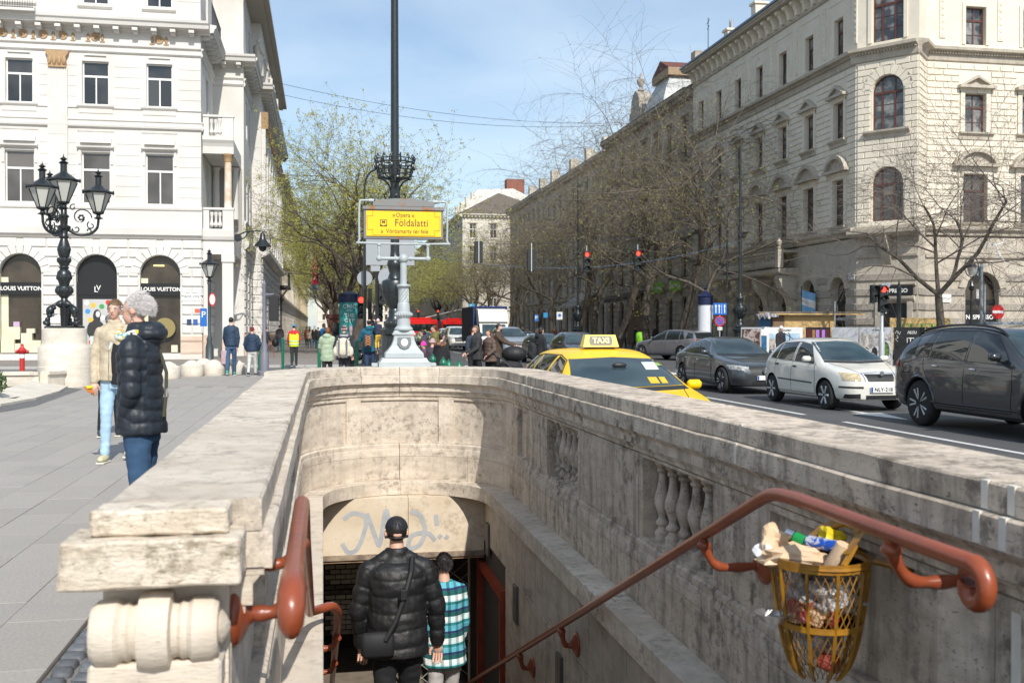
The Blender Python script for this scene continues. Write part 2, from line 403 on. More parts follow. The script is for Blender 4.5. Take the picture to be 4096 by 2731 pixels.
run('moulding', [(0, .70), (.018, .712), (.022, .738), (.036, .745), (.036, .7635), (-.3, .7635), (-.3, .70)], MS, BR1)
run('groove_shade_line', [(.084, .8602), (.084, .8645), (-.2, .8645), (-.2, .8602)], DARKJ, BR1); run('groove_shade_line', [(.0365, .7622), (.0365, .7655), (-.2, .7655), (-.2, .7622)], DARKJ, BR1)  # dark strips paint in the shade of the moulding grooves
BRB = {'L': [YL0, 4.1, 5.1, 7.1, 9.2, YA], 'A': [0, .8, PI / 2, PI - .8, PI], 'R': [YR0, 3.2, 4.35, 6.3, 8.0, 9.6, YA]}
run('base_course', [(.0, .148), (.018, .135), (.018, .098), (-.3, .098), (-.3, .148)], MS, BR1)
run('base_course', [(.03, .0), (.03, .08), (.02, .0965), (-.3, .0965), (-.3, .0)], MS, BRB)
run('base_course', [(.03, -.268), (.03, -.0025), (-.3, -.0025), (-.3, -.268)], MS, BRB)
ledge = [(.24, -.42), (.24, -.275), (.235, -.27), (-.02, -.27), (-.02, -.42)]
BRL = {'L': [YL0 + 1.2, 5.2, 7.0, 9.0, YA], 'A': [0, PI / 2, PI], 'R': [YR0 + 3.1, 5.4, 7.3, 9.1, YA]}
run('ledge_stone', ledge, {'L': TRAVC, 'A': TRAV, 'R': TRAV}, BRL, gap=.002)
# outer skin so the parapet reads as solid from the street and promenade
run('outer_facing', [(-.302, -.16), (-.302, .8595), (-.315, .8595), (-.315, -.16)], MS, BR1)
# frieze zone z .15 - .70 : piers, recessed panels, niches with balusters
def pier(side, a, c, z0=.15, z1=.698, o=.0, back=-.3, m=None, n=1, name='pier'):
 sweep(side, a, c, [(o, z0), (o, z1), (back, z1), (back, z0)], n).build(name, m or MS[side], well, smooth=40)
def panel(side, a, c, depth=.03, m=None, n=1, frame=.0, z0=.17, z1=.665):
 g = .0 if side != 'A' else 0
 pier(side, a, c, z0, z1, -depth, -.3, m, n, 'panel')
 pier(side, a, c, z1 + .001, .698, 0, -.3, m, n, 'panel_frame'); pier(side, a, c, .15, z0 - .001, 0, -.3, m, n, 'panel_frame')
PB = [(.010, 0), (.052, 0), (.052, .05), (.047, .052), (.033, .07), (.03, .085), (.046, .10), (.046, .115), (.03, .13), (.026, .15), (.04, .19), (.055, .235), (.052, .275), (.035, .33), (.026, .385), (.024, .42), (.038, .435), (.038, .45), (.03, .455), (.05, .475), (.05, .515), (.01, .515)]
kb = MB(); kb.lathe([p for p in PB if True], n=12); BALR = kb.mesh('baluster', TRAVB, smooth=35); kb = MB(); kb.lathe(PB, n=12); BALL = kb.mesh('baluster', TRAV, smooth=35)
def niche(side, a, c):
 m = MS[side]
 pier(side, a, c, .15, .698, -.22, -.30, mat('niche_back_dark', (.10, .085, .07), (.16, .14, .12), scale=6, rough=.95), 1, 'niche_back')  # niche back coloured a darker brown than the wall stone
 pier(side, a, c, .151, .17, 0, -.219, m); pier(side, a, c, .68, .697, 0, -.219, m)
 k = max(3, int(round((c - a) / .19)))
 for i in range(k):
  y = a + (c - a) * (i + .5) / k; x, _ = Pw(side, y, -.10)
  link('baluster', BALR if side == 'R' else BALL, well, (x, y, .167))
SEQ = [(YR0, 2.3, 'p'), (2.3, 2.62, 'p'), (2.62, 2.8, 'p'), (2.8, 3.1, 'p'), (3.1, 4.4, 'n2'), (4.4, 5.1, 'p'), (5.1, 6.3, 'b'), (6.3, 6.38, 'p'), (6.38, 7.9, 'q'), (7.9, 8.0, 'p'), (8.0, 9.16, 'b'), (9.16, 9.75, 'p'), (9.75, 10.05, 'p'), (10.05, 10.6, 'n'), (10.6, YA, 'p')]
for side in 'RL':
 for (a, c, t) in SEQ:
  a = max(a, YL0 if side == 'L' else YR0)
  if c <= a: continue
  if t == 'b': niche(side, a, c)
  elif t in ('n', 'n2'): panel(side, a, c, .045)
  elif t == 'q': pier(side, a + .002, c - .002, o=.006)
  else: pier(side, a + .002, c - .002)
b24, b33 = math.radians(24), math.radians(33.5)
for s in (1, -1):
 c = PI / 2
 def ang(x): return c + s * x
 A_, B_ = sorted((ang(b24), ang(b33))); pier('A', A_, B_, o=.012, z0=.125, n=3)
 A_, B_ = sorted((ang(b33), ang(math.radians(80)))); panel('A', A_, B_, .022, n=9, z1=.66)
 A_, B_ = sorted((ang(math.radians(80)), ang(PI / 2))); pier('A', A_, B_, n=3)
panel('A', PI / 2 - b24, PI / 2 + b24, .022, n=10, z1=.66, m=TRAV)
# pilasters with mortar at the joints on the right parapet
for y in (2.74, 2.62, 4.55, 9.35, 9.72):
 b = MB(); wj = .032 if y < 3 else (.026 if y < 6 else .04)
 b.box((XR - .0815, y - wj / 2, .966), (XR - .06, y + wj / 2, 1.051)); b.box((XR - .1095, y - wj / 2, .865), (XR - .08, y + wj / 2, .9605)); b.build('mortar_joint', MORTAR, well)
for y in (2.5, 2.70): b = MB(); b.box((XR - .0035, y - .02, .14), (XR + .0, y + .02, .66)); b.build('mortar_joint', MORTAR, well)
# ledge joint on the lower wall: blocks
BLKM = mat('lower_wall_stone', (.43, .37, .30), (.53, .46, .38), scale=3, stretch=(1, 1, 4), rough=.85, bump=.45, bscale=26, bdist=.006, streak=((.2, .17, .14), .5), dirt=((.16, .13, .11), .5, 5), rnd=.1)
def lower_wall(x, sgn):
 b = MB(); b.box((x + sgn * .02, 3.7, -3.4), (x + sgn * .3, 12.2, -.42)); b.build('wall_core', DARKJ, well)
 rows = [(-.42, -.95), (-.95, -1.48), (-1.48, -2.0), (-2.0, -2.52), (-2.52, -3.2)]
 for r, (z1, z0) in enumerate(rows):
  y = 3.75 + (.0 if r % 2 else -.45)
  while y < 12.0:
   y2 = min(y + .92, 12.19); ya = max(y, 3.72)
   if z0 < -1.3 and sgn > 0 and 10.35 < y2 and ya < 12.0:
    y2 = min(y2, 10.33)
    if y2 - ya < .1: y += .92; continue
   if y2 - ya > .1:
    k = MB(); k.cbox((x, ya + .004, z0 + .004), (x + sgn * .1, y2 - .004, z1 - .004), .004); k.build('stone_block', BLKM, well)
   y += .92
lower_wall(-.06, -1); lower_wall(1.84, 1)
# tympanum over the tunnel mouth with its lintel
tym = mat('tympanum_stone', (.58, .48, .35), (.68, .58, .45), scale=2.4, rough=.85, bump=.35, bscale=35, bdist=.004, dirt=((.30, .22, .15), .55, 6), pits=(30, .68, (.35, .26, .2)))
for (a, c) in ((-.06, .958), (.962, 1.84)):
 k = MB(); k.cbox((a, 11.72, -1.12), (c, 11.9, -.425), .002); k.build('tympanum_slab', tym, well)
k = MB(); k.box((-.06, 11.725, -1.15), (1.84, 11.95, -1.122)); k.build('lintel_plate', mat('rusty_lintel', (.16, .09, .055), (.3, .2, .12), scale=12, rough=.8), well)
k = MB(); k.box((-.06, 11.701, -1.118), (1.84, 11.718, -1.06)); k.build('lintel_lip', mat('grimy_lip', (.36, .28, .2), (.16, .12, .09), scale=9, rough=.9), well)
# vault of the ground above the tunnel (sheet of soil behind apse is hidden)
GRAF = mat('grey_spray_paint', (.33, .35, .37), (.42, .43, .43), scale=9, rough=.7)
def strokes(paths, w, y, par, m, name='graffiti', z=0, x=0, sc=1.0, plane='xz', th=.0015):
 b = MB(); cn_ = 0
 for p in paths:
  q = [(x + a * sc, z + c * sc) for (a, c) in p]
  q3 = smooth_path([(a, 0, c) for a, c in q], 5)
  for i in range(len(q3) - 1):
   a, c = q3[i], q3[i + 1]; d = c - a
   if d.length < 1e-6: continue
   d2 = d.normalized() * w * .5; nrm = Vector((-d2.z, 0, d2.x)); a2 = a - d2 * .6; c2 = c + d2 * .6
   vs = [a2 + nrm, a2 - nrm, c2 - nrm, c2 + nrm]; cn_ += 1
   if plane == 'xz': b.add([(v.x, y - th - cn_ * 2e-5, v.z) for v in vs], [(0, 1, 2, 3)])
   else: b.add([(y - th - cn_ * 2e-5, v.x, v.z) for v in vs], [(0, 1, 2, 3)])
 return b.build(name, m, par)
strokes([[(.0, .0), (.06, -.09), (.16, -.06), (.24, .12), (.26, .3), (.12, .36), (.02, .3)], [(.28, .34), (.36, .12), (.42, -.02), (.46, .2), (.5, .38), (.56, .1), (.6, -.02)],
         [(.80, .36), (.9, .3), (.95, .12), (.88, -.04), (.76, -.06), (.8, .08), (.98, .1), (1.06, .02)], [(1.08, .3), (1.09, .2)], [(1.12, .06), (1.13, .05)], [(1.2, .05), (1.21, .04)]],
  .05, 11.7195, well, GRAF, z=-.94, x=.22, sc=.98)
# end pier of the left parapet with a carved roll
k = MB(); k.box((-.55, 2.74, 0), (-.242, 2.798, .84)); k.build('pier_front', TRAVC, well)
k = MB(); k.box((XL - .3, 2.56, 0), (XL - .001, 3.72, .0)) if False else None
TRAVE = mat('chipped_travertine', (.56, .475, .37), (.70, .62, .51), scale=7, stretch=(1, 1, 2.5), rough=.9, bump=.9, bscale=38, bdist=.01, dirt=((.24, .19, .13), .8, 13), pits=(24, .62, (.30, .24, .17)))
def rough_box(a, c, m, name, amp=.004, ch=.008, cuts=6, seed=0):
 k = MB(); k.cbox(a, c, ch); o = k.build(name, m, well); me = o.data; bm = bmesh.new(); bm.from_mesh(me)
 bmesh.ops.subdivide_edges(bm, edges=bm.edges, cuts=cuts, use_grid_fill=True)
 from mathutils import noise as mn
 for v in bm.verts:
  q = v.co * 14 + Vector((seed, 0, 0)); big = mn.noise(v.co * 5 + Vector((0, seed, 0)))
  f = amp * (1 + 2.2 * max(0, big))
  v.co += Vector((mn.noise(q), mn.noise(q + Vector((7, 3, 1))), mn.noise(q + Vector((1, 8, 5))))) * f
 bm.to_mesh(me); bm.free(); return o
rough_box((-.565, 2.66, .987), (-.235, 2.797, 1.050), TRAVE, 'coping_end', seed=1, amp=.0045, cuts=14, ch=.006)
rough_box((-.625, 2.60, .868), (-.20, 2.797, .984), TRAVE, 'coping_end', seed=2, amp=.005, cuts=14, ch=.006)
k = MB(); k.lathe([(.02, -.165), (.068, -.165), (.08, -.15), (.082, -.10), (.07, -.085), (.074, -.07), (.066, -.06), (.07, -.045), (.095, -.04), (.1, 0), (.095, .04), (.07, .045), (.066, .06), (.074, .07), (.07, .085), (.082, .10), (.08, .15), (.068, .165), (.02, .165)], (-.355, 2.68, .745), 28, 'x'); k.v = [((a + .355) * .92 - .41, b_, c_) for a, b_, c_ in k.v]
o = k.build('carved_roll', TRAVC, well, smooth=40)
rough_box((-.57, 2.64, .60), (-.25, 2.79, .675), TRAVC, 'roll_bed', seed=5); rough_box((-.56, 2.66, .42), (-.25, 2.79, .595), TRAVC, 'pier_block', seed=6)
rough_box((-.56, 2.66, 0), (-.25, 2.79, .415), TRAVC, 'pier_block', seed=7)
k = MB(); k.lathe([(.0, 0), (.035, .0), (.045, .01), (.03, .02), (.012, .03), (0, .03)], (-.262, 2.68, .745), 16, 'x'); k.build('roll_eye', TRAVC, well, smooth=40)
# stairs and tunnel
stairs = struct(thing('stairs', None, None))
STEP = mat('worn_step', (.16, .13, .10), (.22, .18, .14), scale=6, rough=.9)
for i in range(21):
 k = MB(); y = 3.75 + i * .35; k.box((-.055, y, -.15 * (i + 1) - .2), (1.835, y + .349, -.15 * (i + 1))); k.build('step', STEP, stairs)
k = MB(); k.box((XL, 3.38, -.168), (XR, 3.748, 0)); k.box((XL, 1.0, -.168), (XR, 3.38, .0)); k.build('landing', GRJ, stairs)
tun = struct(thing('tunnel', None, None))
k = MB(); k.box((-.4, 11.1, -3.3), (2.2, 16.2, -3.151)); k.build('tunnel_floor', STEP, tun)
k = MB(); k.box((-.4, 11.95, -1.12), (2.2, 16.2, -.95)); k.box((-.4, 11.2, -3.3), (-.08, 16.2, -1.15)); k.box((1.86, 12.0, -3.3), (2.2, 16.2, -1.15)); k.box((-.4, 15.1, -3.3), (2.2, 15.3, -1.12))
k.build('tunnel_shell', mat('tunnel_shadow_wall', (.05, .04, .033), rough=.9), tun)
TILE = mat('cream_glazed_tile', (.55, .49, .36), (.62, .56, .43), scale=4, rough=.22, rnd=.1); TILED = mat('dark_brown_tile', (.06, .035, .025), rough=.3)
kt = MB(); kt.cbox((0, -.012, 0), (.142, 0, .062), .004); tm = kt.mesh('tile', TILE); kt = MB(); kt.cbox((0, -.012, 0), (.142, 0, .062), .004); td = kt.mesh('tile', TILED)
for r in range(24):
 for c in range(12):
  if r == 23 and c > 9: continue
  x = -.05 + c * .152 + (.076 if r % 2 else 0); link('tile', td if (r in (8, 9) or c == 0 and r % 2 == 0) else tm, tun, (x, 15.09, -2.95 + r * .074))
# red gate frame in a recess of the right-hand lower wall, and the lattice gate
RED = mat('oxide_red_paint', (.30, .05, .022), (.22, .035, .018), scale=6, rough=.4, bump=.2, bscale=20)
gf = thing('gate_frame', 'red brown steel door frame in the lower stair wall beside the tunnel mouth', 'gate frame', (1.84, 10.35, -3.15))
k = MB(); k.box((-.05, 0, 1.86), (.12, 1.62, 1.95)); k.box((-.05, 0, 0), (.12, .07, 1.859)); k.box((-.05, 1.55, 0), (.12, 1.62, 1.859)); k.build('frame', RED, gf)
k = MB()
for i in range(9): k.box((.05, .09 + i * .18, .02), (.07, .12 + i * .18, 1.85))
for i in range(10): k.box((.055, .08, .1 + i * .19), (.065, 1.54, .12 + i * .19))
k.build('bars', RED, gf); k = MB(); k.box((.121, .0, 0), (.16, 1.62, 1.95)); k.build('backing', BLACK, gf)
lg = thing('lattice_gate', 'pale folding lattice gate closed across the right side of the tunnel', 'gate', (1.05, 12.6, -3.15))
LAT = mat('galvanised_lattice', (.45, .43, .38), rough=.5, metal=.6); k = MB()
for i in range(13):
 for s in (1, -1):
  z0 = .1 + i * .16
  k.tube([(0.05, 0, z0), (.72, 0, z0 + s * .55)], .006, 4)
k.build('lattice', LAT, lg); k = MB(); k.tube([(0.04, 0, 0), (.04, 0, 2.03)], .02, 6); k.tube([(.74, 0, 0), (.74, 0, 2.03)], .02, 6); k.build('post', LAT, lg)
pl = MB(); pl.cbox((0, 0, 0), (.03, .17, .36), .004); pm = pl.mesh('wall_plate', mat('grey_plate', (.12, .11, .10), (.17, .155, .14), scale=9, rough=.5, metal=.4))
for i, (y, z, lab) in enumerate(((11.3, -1.05, 'grey metal plate on the lower stair wall nearest to the graffiti'), (9.6, -1.33, 'tall grey plate on the middle of the lower stair wall'), (7.75, -1.42, 'grey plate low on the stair wall under the handrail bracket'))):
 o = link('wall_plate', pm, None, (1.812, y, z)); tag(o, lab, 'plate', 'metal plates on the stair wall')
strokes([[(0, 0), (.0, .16), (.05, .05), (.09, .17), (.1, 0)], [(.13, .08), (.17, .12), (.18, .03), (.13, .04)], [(.22, 0), (.22, .12)], [(.26, .1), (.3, .02), (.33, .12), (.28, -.06)], [(.38, .11), (.35, .05), (.4, .0)]], .006, 1.839, well, mat('black_marker', (.1, .09, .08), rough=.6), z=-1.0, x=9.0, plane='yz', sc=-1 if False else 1)
HR = mat('terracotta_painted_handrail', (.30, .068, .025), (.22, .05, .02), scale=5, rough=.34, bump=.25, bscale=22, pits=(17, .69, (.12, .05, .03)), coat=.12, spec=.5, rnd=.04)
def slopez(y): return .87 - .43 * (y - 3.72)
def bracket(par, x, y, z, sgn, wall, dr=.11):    # from the rail down and out to the wall
 d = abs(wall - x); k = MB()
 pts = smooth_path([(x, y, z - .02), (x, y, z - .05), (x + sgn * d * .18, y, z - dr * .92), (x + sgn * d * .5, y, z - dr * 1.04), (x + sgn * (d - .02), y, z - dr)], 5)
 rs = [.021 + .003 * math.sin(i * 1.3) for i in range(len(pts))]; k.tube(pts, rs, 10)
 k.lathe([(.03, 0), (.034, .012), (.03, .022), (.022, .03)], (x, y, z - .06), 10)
 br = k.build('bracket', HR, par, smooth=60)
 k = MB(); k.lathe([(.03, 0), (.034, .008), (.06, .02), (.082, .032), (.09, .042), (.088, .052)], (0, 0, 0), 20, 'x')
 if sgn < 0: k.v = [(-a, b2, c) for a, b2, c in k.v]
 k.v = [(a + x + sgn * (d - .052), b2 + y, c + z - dr) for a, b2, c in k.v]; k.build('rosette', HR, br, smooth=60)
hrR = thing('handrail', 'terracotta painted handrail along the road side wall, ending in a curl above the litter basket', 'handrail')
X = 1.72
pts = [(X, 2.30, .72), (X, 2.36, .675), (X, 2.44, .69), (X, 2.46, .76), (X, 2.40, .835), (X, 2.30, .865), (X, 2.24, .82)]
curl = [(X, 2.60 + .0, .87)]
cl = []
for i in range(15):
 a = PI / 2 + i / 14 * PI * 1.6; r = .062 - .034 * i / 14
 cl.append((X, 2.47 + r * math.cos(a) * 1.0, .808 + r * math.sin(a)))
path = [(X, slo, slopez(slo)) for slo in (12.8, 9, 6, 4.4)] + smooth_path([(X, 3.9, slopez(3.9)), (X, 3.72, .858), (X, 3.5, .874)], 5) + [(X, 3.2, .872), (X, 2.7, .870)] + cl
k = MB(); k.tube(path, .026, 14); k.build('rail', HR, hrR, smooth=60)
k = MB(); k.tube([p for p in cl], [.0285 - .007 * i / 14 for i in range(15)], 14); k.build('rail_end', HR, hrR, smooth=60)
for (y, wl) in ((2.88, 2.02), (4.45, 2.02), (7.3, 1.84), (8.9, 1.84)): bracket(hrR, X, y, slopez(y) if y > 3.8 else .87, 1, wl, .15)
hrL = thing('handrail', 'terracotta painted handrail on the promenade side wall with a thick rounded end', 'handrail')
XH = -.075
path = [(XH, 2.5, .85), (XH, 2.53, .865), (XH, 2.56, .87), (XH, 2.6, .872), (XH, 3.72, .872)] + smooth_path([(XH, 3.75, .87), (XH, 3.95, .83), (XH, 4.3, slopez(4.3))], 4) + [(XH, 5.8, slopez(5.8))] + smooth_path([(XH, 6.0, slopez(6.05)), (XH + .04, 6.12, slopez(6.1)), (.05, 6.22, slopez(6.12)), (.09, 6.35, slopez(6.3)), (.09, 6.6, slopez(6.6))], 4) + [(.09, 12.5, slopez(12.5))]
k = MB(); k.tube(path, .0265, 14); k.build('rail', HR, hrL, smooth=60)
k = MB(); k.tube([(XH, 2.50, .775), (XH, 2.475, .80), (XH, 2.475, .835), (XH, 2.51, .865), (XH, 2.60, .873), (XH, 2.72, .872)], [.02, .03, .034, .034, .032, .027], 16); k.build('rail_end', HR, hrL, smooth=60)
for (y, wl, x) in ((2.86, XL, XH), (3.45, XL, XH), (7.0, -.06, .09), (8.6, -.06, .09)): bracket(hrL, x, y, slopez(y) if y > 3.9 else .84, -1, wl)
# ================================================================ buildings
class Facade:      # u to the right as seen from the street, z up, out of the wall = -y local
 def __init__(s, root, ox, oy, rz): s.root = root; s.rz = rz; s.o = Vector((ox, oy, 0)) - root.location; s.T = Matrix.Translation(s.o) @ Matrix.Rotation(rz, 4, 'Z')
 def mb(s): b = MB(); b.T = s.T; return b
 def put(s, name, me, u, z, out=0.0, par=None):
  o = link(name, me, par if par is not None else s.root)
  if par is None or par is s.root: o.location = s.T @ Vector((u, -out, z)); o.rotation_euler = (0, 0, s.rz)
  else: o.location = (u, -out, z)
  return o
 def wall(s, u0, u1, z0, z1, ops, m, depth=.3, name='wall', rev=None):
  b = s.mb(); us = {u0, u1}; zs = {z0, z1}
  for (uc, w, a, c, ar) in ops:
   us |= {uc - w / 2, uc + w / 2}; zs |= {a, c}
   if ar: zs.add(c - w / 2 * ar)
  us = sorted(u for u in us if u0 <= u <= u1); zs = sorted(z for z in zs if z0 <= z <= z1)
  for i in range(len(us) - 1):
   for j in range(len(zs) - 1):
    cu, cz = (us[i] + us[i + 1]) / 2, (zs[j] + zs[j + 1]) / 2
    if any(abs(cu - uc) < w / 2 and a < cz < c for (uc, w, a, c, ar) in ops): continue
    b.add([(us[i], 0, zs[j]), (us[i + 1], 0, zs[j]), (us[i + 1], 0, zs[j + 1]), (us[i], 0, zs[j + 1])], [(0, 1, 2, 3)])
  for (uc, w, a, c, ar) in ops:
   l, r = uc - w / 2, uc + w / 2; sp = c - w / 2 * ar if ar else c
   b.add([(l, 0, a), (l, depth, a), (l, depth, sp), (l, 0, sp)], [(0, 1, 2, 3)]); b.add([(r, 0, a), (r, 0, sp), (r, depth, sp), (r, depth, a)], [(0, 1, 2, 3)])
   b.add([(l, 0, a), (r, 0, a), (r, depth, a), (l, depth, a)], [(0, 1, 2, 3)])
   if ar:
    P = [(uc + w / 2 * math.cos(PI - PI * k / 12), sp + w / 2 * ar * math.sin(PI * k / 12)) for k in range(13)]
    for k in range(12):
     (a1, c1), (a2, c2) = P[k], P[k + 1]
     b.add([(a1, 0, c1), (a2, 0, c2), (a2, depth, c2), (a1, depth, c1)], [(0, 1, 2, 3)]); b.add([(a1, 0, c1), (a1, 0, c), (a2, 0, c), (a2, 0, c2)], [(0, 1, 2, 3)])
   else: b.add([(l, 0, c), (l, depth, c), (r, depth, c), (r, 0, c)], [(0, 1, 2, 3)])
  return b.build(name, m, s.root)
 def strip(s, name, u0, u1, prof, m):      # profile of (out, z), closed against the wall
  b = s.mb(); P = [(o, z) for o, z in prof]; P = [(-.02, P[0][1])] + P + [(-.02, P[-1][1])]
  b.prism(P, lambda o, z: (u0, -o, z), lambda o, z: (u1, -o, z)); return b.build(name, m, s.root)
 def box(s, name, u0, u1, o0, o1, z0, z1, m, ch=0):
  b = s.mb(); (b.cbox((u0, -o1, z0), (u1, -o0, z1), ch) if ch else b.box((u0, -o1, z0), (u1, -o0, z1))); return b.build(name, m, s.root)
 def window(s, uc, w, zb, zt, fm, depth=.22, arch=0, style='cross', gm=None, fw=.07, frame_out=0):
  wm, pms = window_mesh(w, zt - zb, arch, style, fm, gm or GLASSD, fw)
  o = s.put('window', wm, uc, zb, -depth)
  for (pm, pu, pz) in pms: link('pane', pm, o, (pu, .03, pz))
  return o
 def blocks(s, u0, u1, z0, z1, rh, bw, ops, m, out=.035, name='stone_block', first=None, gap=.02, ch=.02, stuff=None, rows=None, count=[0], vouss=True):
  n = max(1, int(round((z1 - z0) / rh))); rh = (z1 - z0) / n
  for r in range(n):
   a = z0 + r * rh; c = a + rh; segs = [(u0, u1)]
   for (uc, w, zb, zt, ar) in ops:
    if ar:
     sp = zt - w / 2 * ar
     if c <= zb or a >= zt + rh * .9: continue
     if a < sp: hw = w / 2 + .05
     else: hw = math.sqrt(max(0, (w / 2 + .32) ** 2 - ((a - sp)) ** 2)) if a - sp < w / 2 + .32 else 0
     if hw <= 0: continue
    else:
     if c <= zb + .02 or a >= zt - .02: continue
     hw = w / 2 + .02
    ns = []
    for (p, q) in segs:
     if q <= uc - hw or p >= uc + hw: ns.append((p, q)); continue
     if p < uc - hw: ns.append((p, uc - hw))
     if q > uc + hw: ns.append((uc + hw, q))
    segs = ns
   for (p, q) in segs:
    Lq = q - p
    if Lq < .12: continue
    k = max(1, int(round(Lq / bw))); st = Lq / k; off = 0 if r % 2 else st / 2
    e = [p] + [p + off + i * st for i in range(k + 1) if p + .1 < p + off + i * st < q - .1] + [q]
    for i in range(len(e) - 1):
     L_ = round(e[i + 1] - e[i] - gap, 2); H_ = round(rh - gap, 3)
     if L_ < .08: continue
     if stuff is not None: b = stuff; b.T = s.T; b.cbox((e[i] + gap / 2, -out, a + gap / 2), (e[i] + gap / 2 + L_, .01, a + gap / 2 + H_), ch)
     else: s.put(name, block_mesh(L_, H_, out, ch, m), e[i] + gap / 2, a + gap / 2)
 def voussoirs(s, uc, w, zs, r2, m, out=.05, n=9, a0=0.0, asp=1.0, key=True, rim=True):
  r1 = w / 2 + .03
  for i in range(n):
   t0 = a0 + (PI - 2 * a0) * i / n + .012; t1 = a0 + (PI - 2 * a0) * (i + 1) / n - .012; R2 = r2 + (.12 if i == n // 2 and key else 0)
   P = [(r1 * math.cos(t0), r1 * math.sin(t0) * asp), (R2 * math.cos(t0), R2 * math.sin(t0)), (R2 * math.cos(t1), R2 * math.sin(t1)), (r1 * math.cos(t1), r1 * math.sin(t1) * asp)]
   b = s.mb(); b.prism(P, lambda a, c: (uc + a, .01, zs + c), lambda a, c: (uc + a * .995, -out, zs + c)); b.build('voussoir', m, s.root)
 def pediment(s, uc, w, z, h, m, out=.28, seg=False, name='pediment'):
  b = s.mb()
  if seg:
   R = (w * w / 4 + h * h) / (2 * h); a = math.asin(w / 2 / R)
   P = [(R * math.sin(-a + 2 * a * k / 10), z + h - R + R * math.cos(-a + 2 * a * k / 10)) for k in range(11)]
   Q = [(x_ * .80, z + .05 + (q - z) * .70) for x_, q in P]
  else: P = [(-w / 2, z), (0, z + h), (w / 2, z)]; Q = [(-w / 2 * .74, z + .06), (0, z + h * .74), (w / 2 * .74, z + .06)]
  for i in range(len(P) - 1):
   (a1, c1), (a2, c2), (b1, d1), (b2, d2) = P[i], P[i + 1], Q[i], Q[i + 1]
   quad = [(a1, c1), (a2, c2), (b2, d2), (b1, d1)]
   b.prism(quad, lambda a, c: (uc + a, 0.01, c), lambda a, c: (uc + a, -out, c))
  b.prism(Q, lambda a, c: (uc + a, 0.01, c), lambda a, c: (uc + a, -out * .35, c))
  b.box((uc - w / 2 - .04, -out - .03, z - .09), (uc + w / 2 + .04, .01, z + .055)); return b.build(name, m, s.root)
BM = {}
def block_mesh(L, H, D, ch, m):
 k = (L, H, D, ch, m.name)
 if k not in BM: b = MB(); b.cbox((0, -D, 0), (L, .01, H), ch); BM[k] = b.mesh('stone_block', m)
 return BM[k]
WM = {}
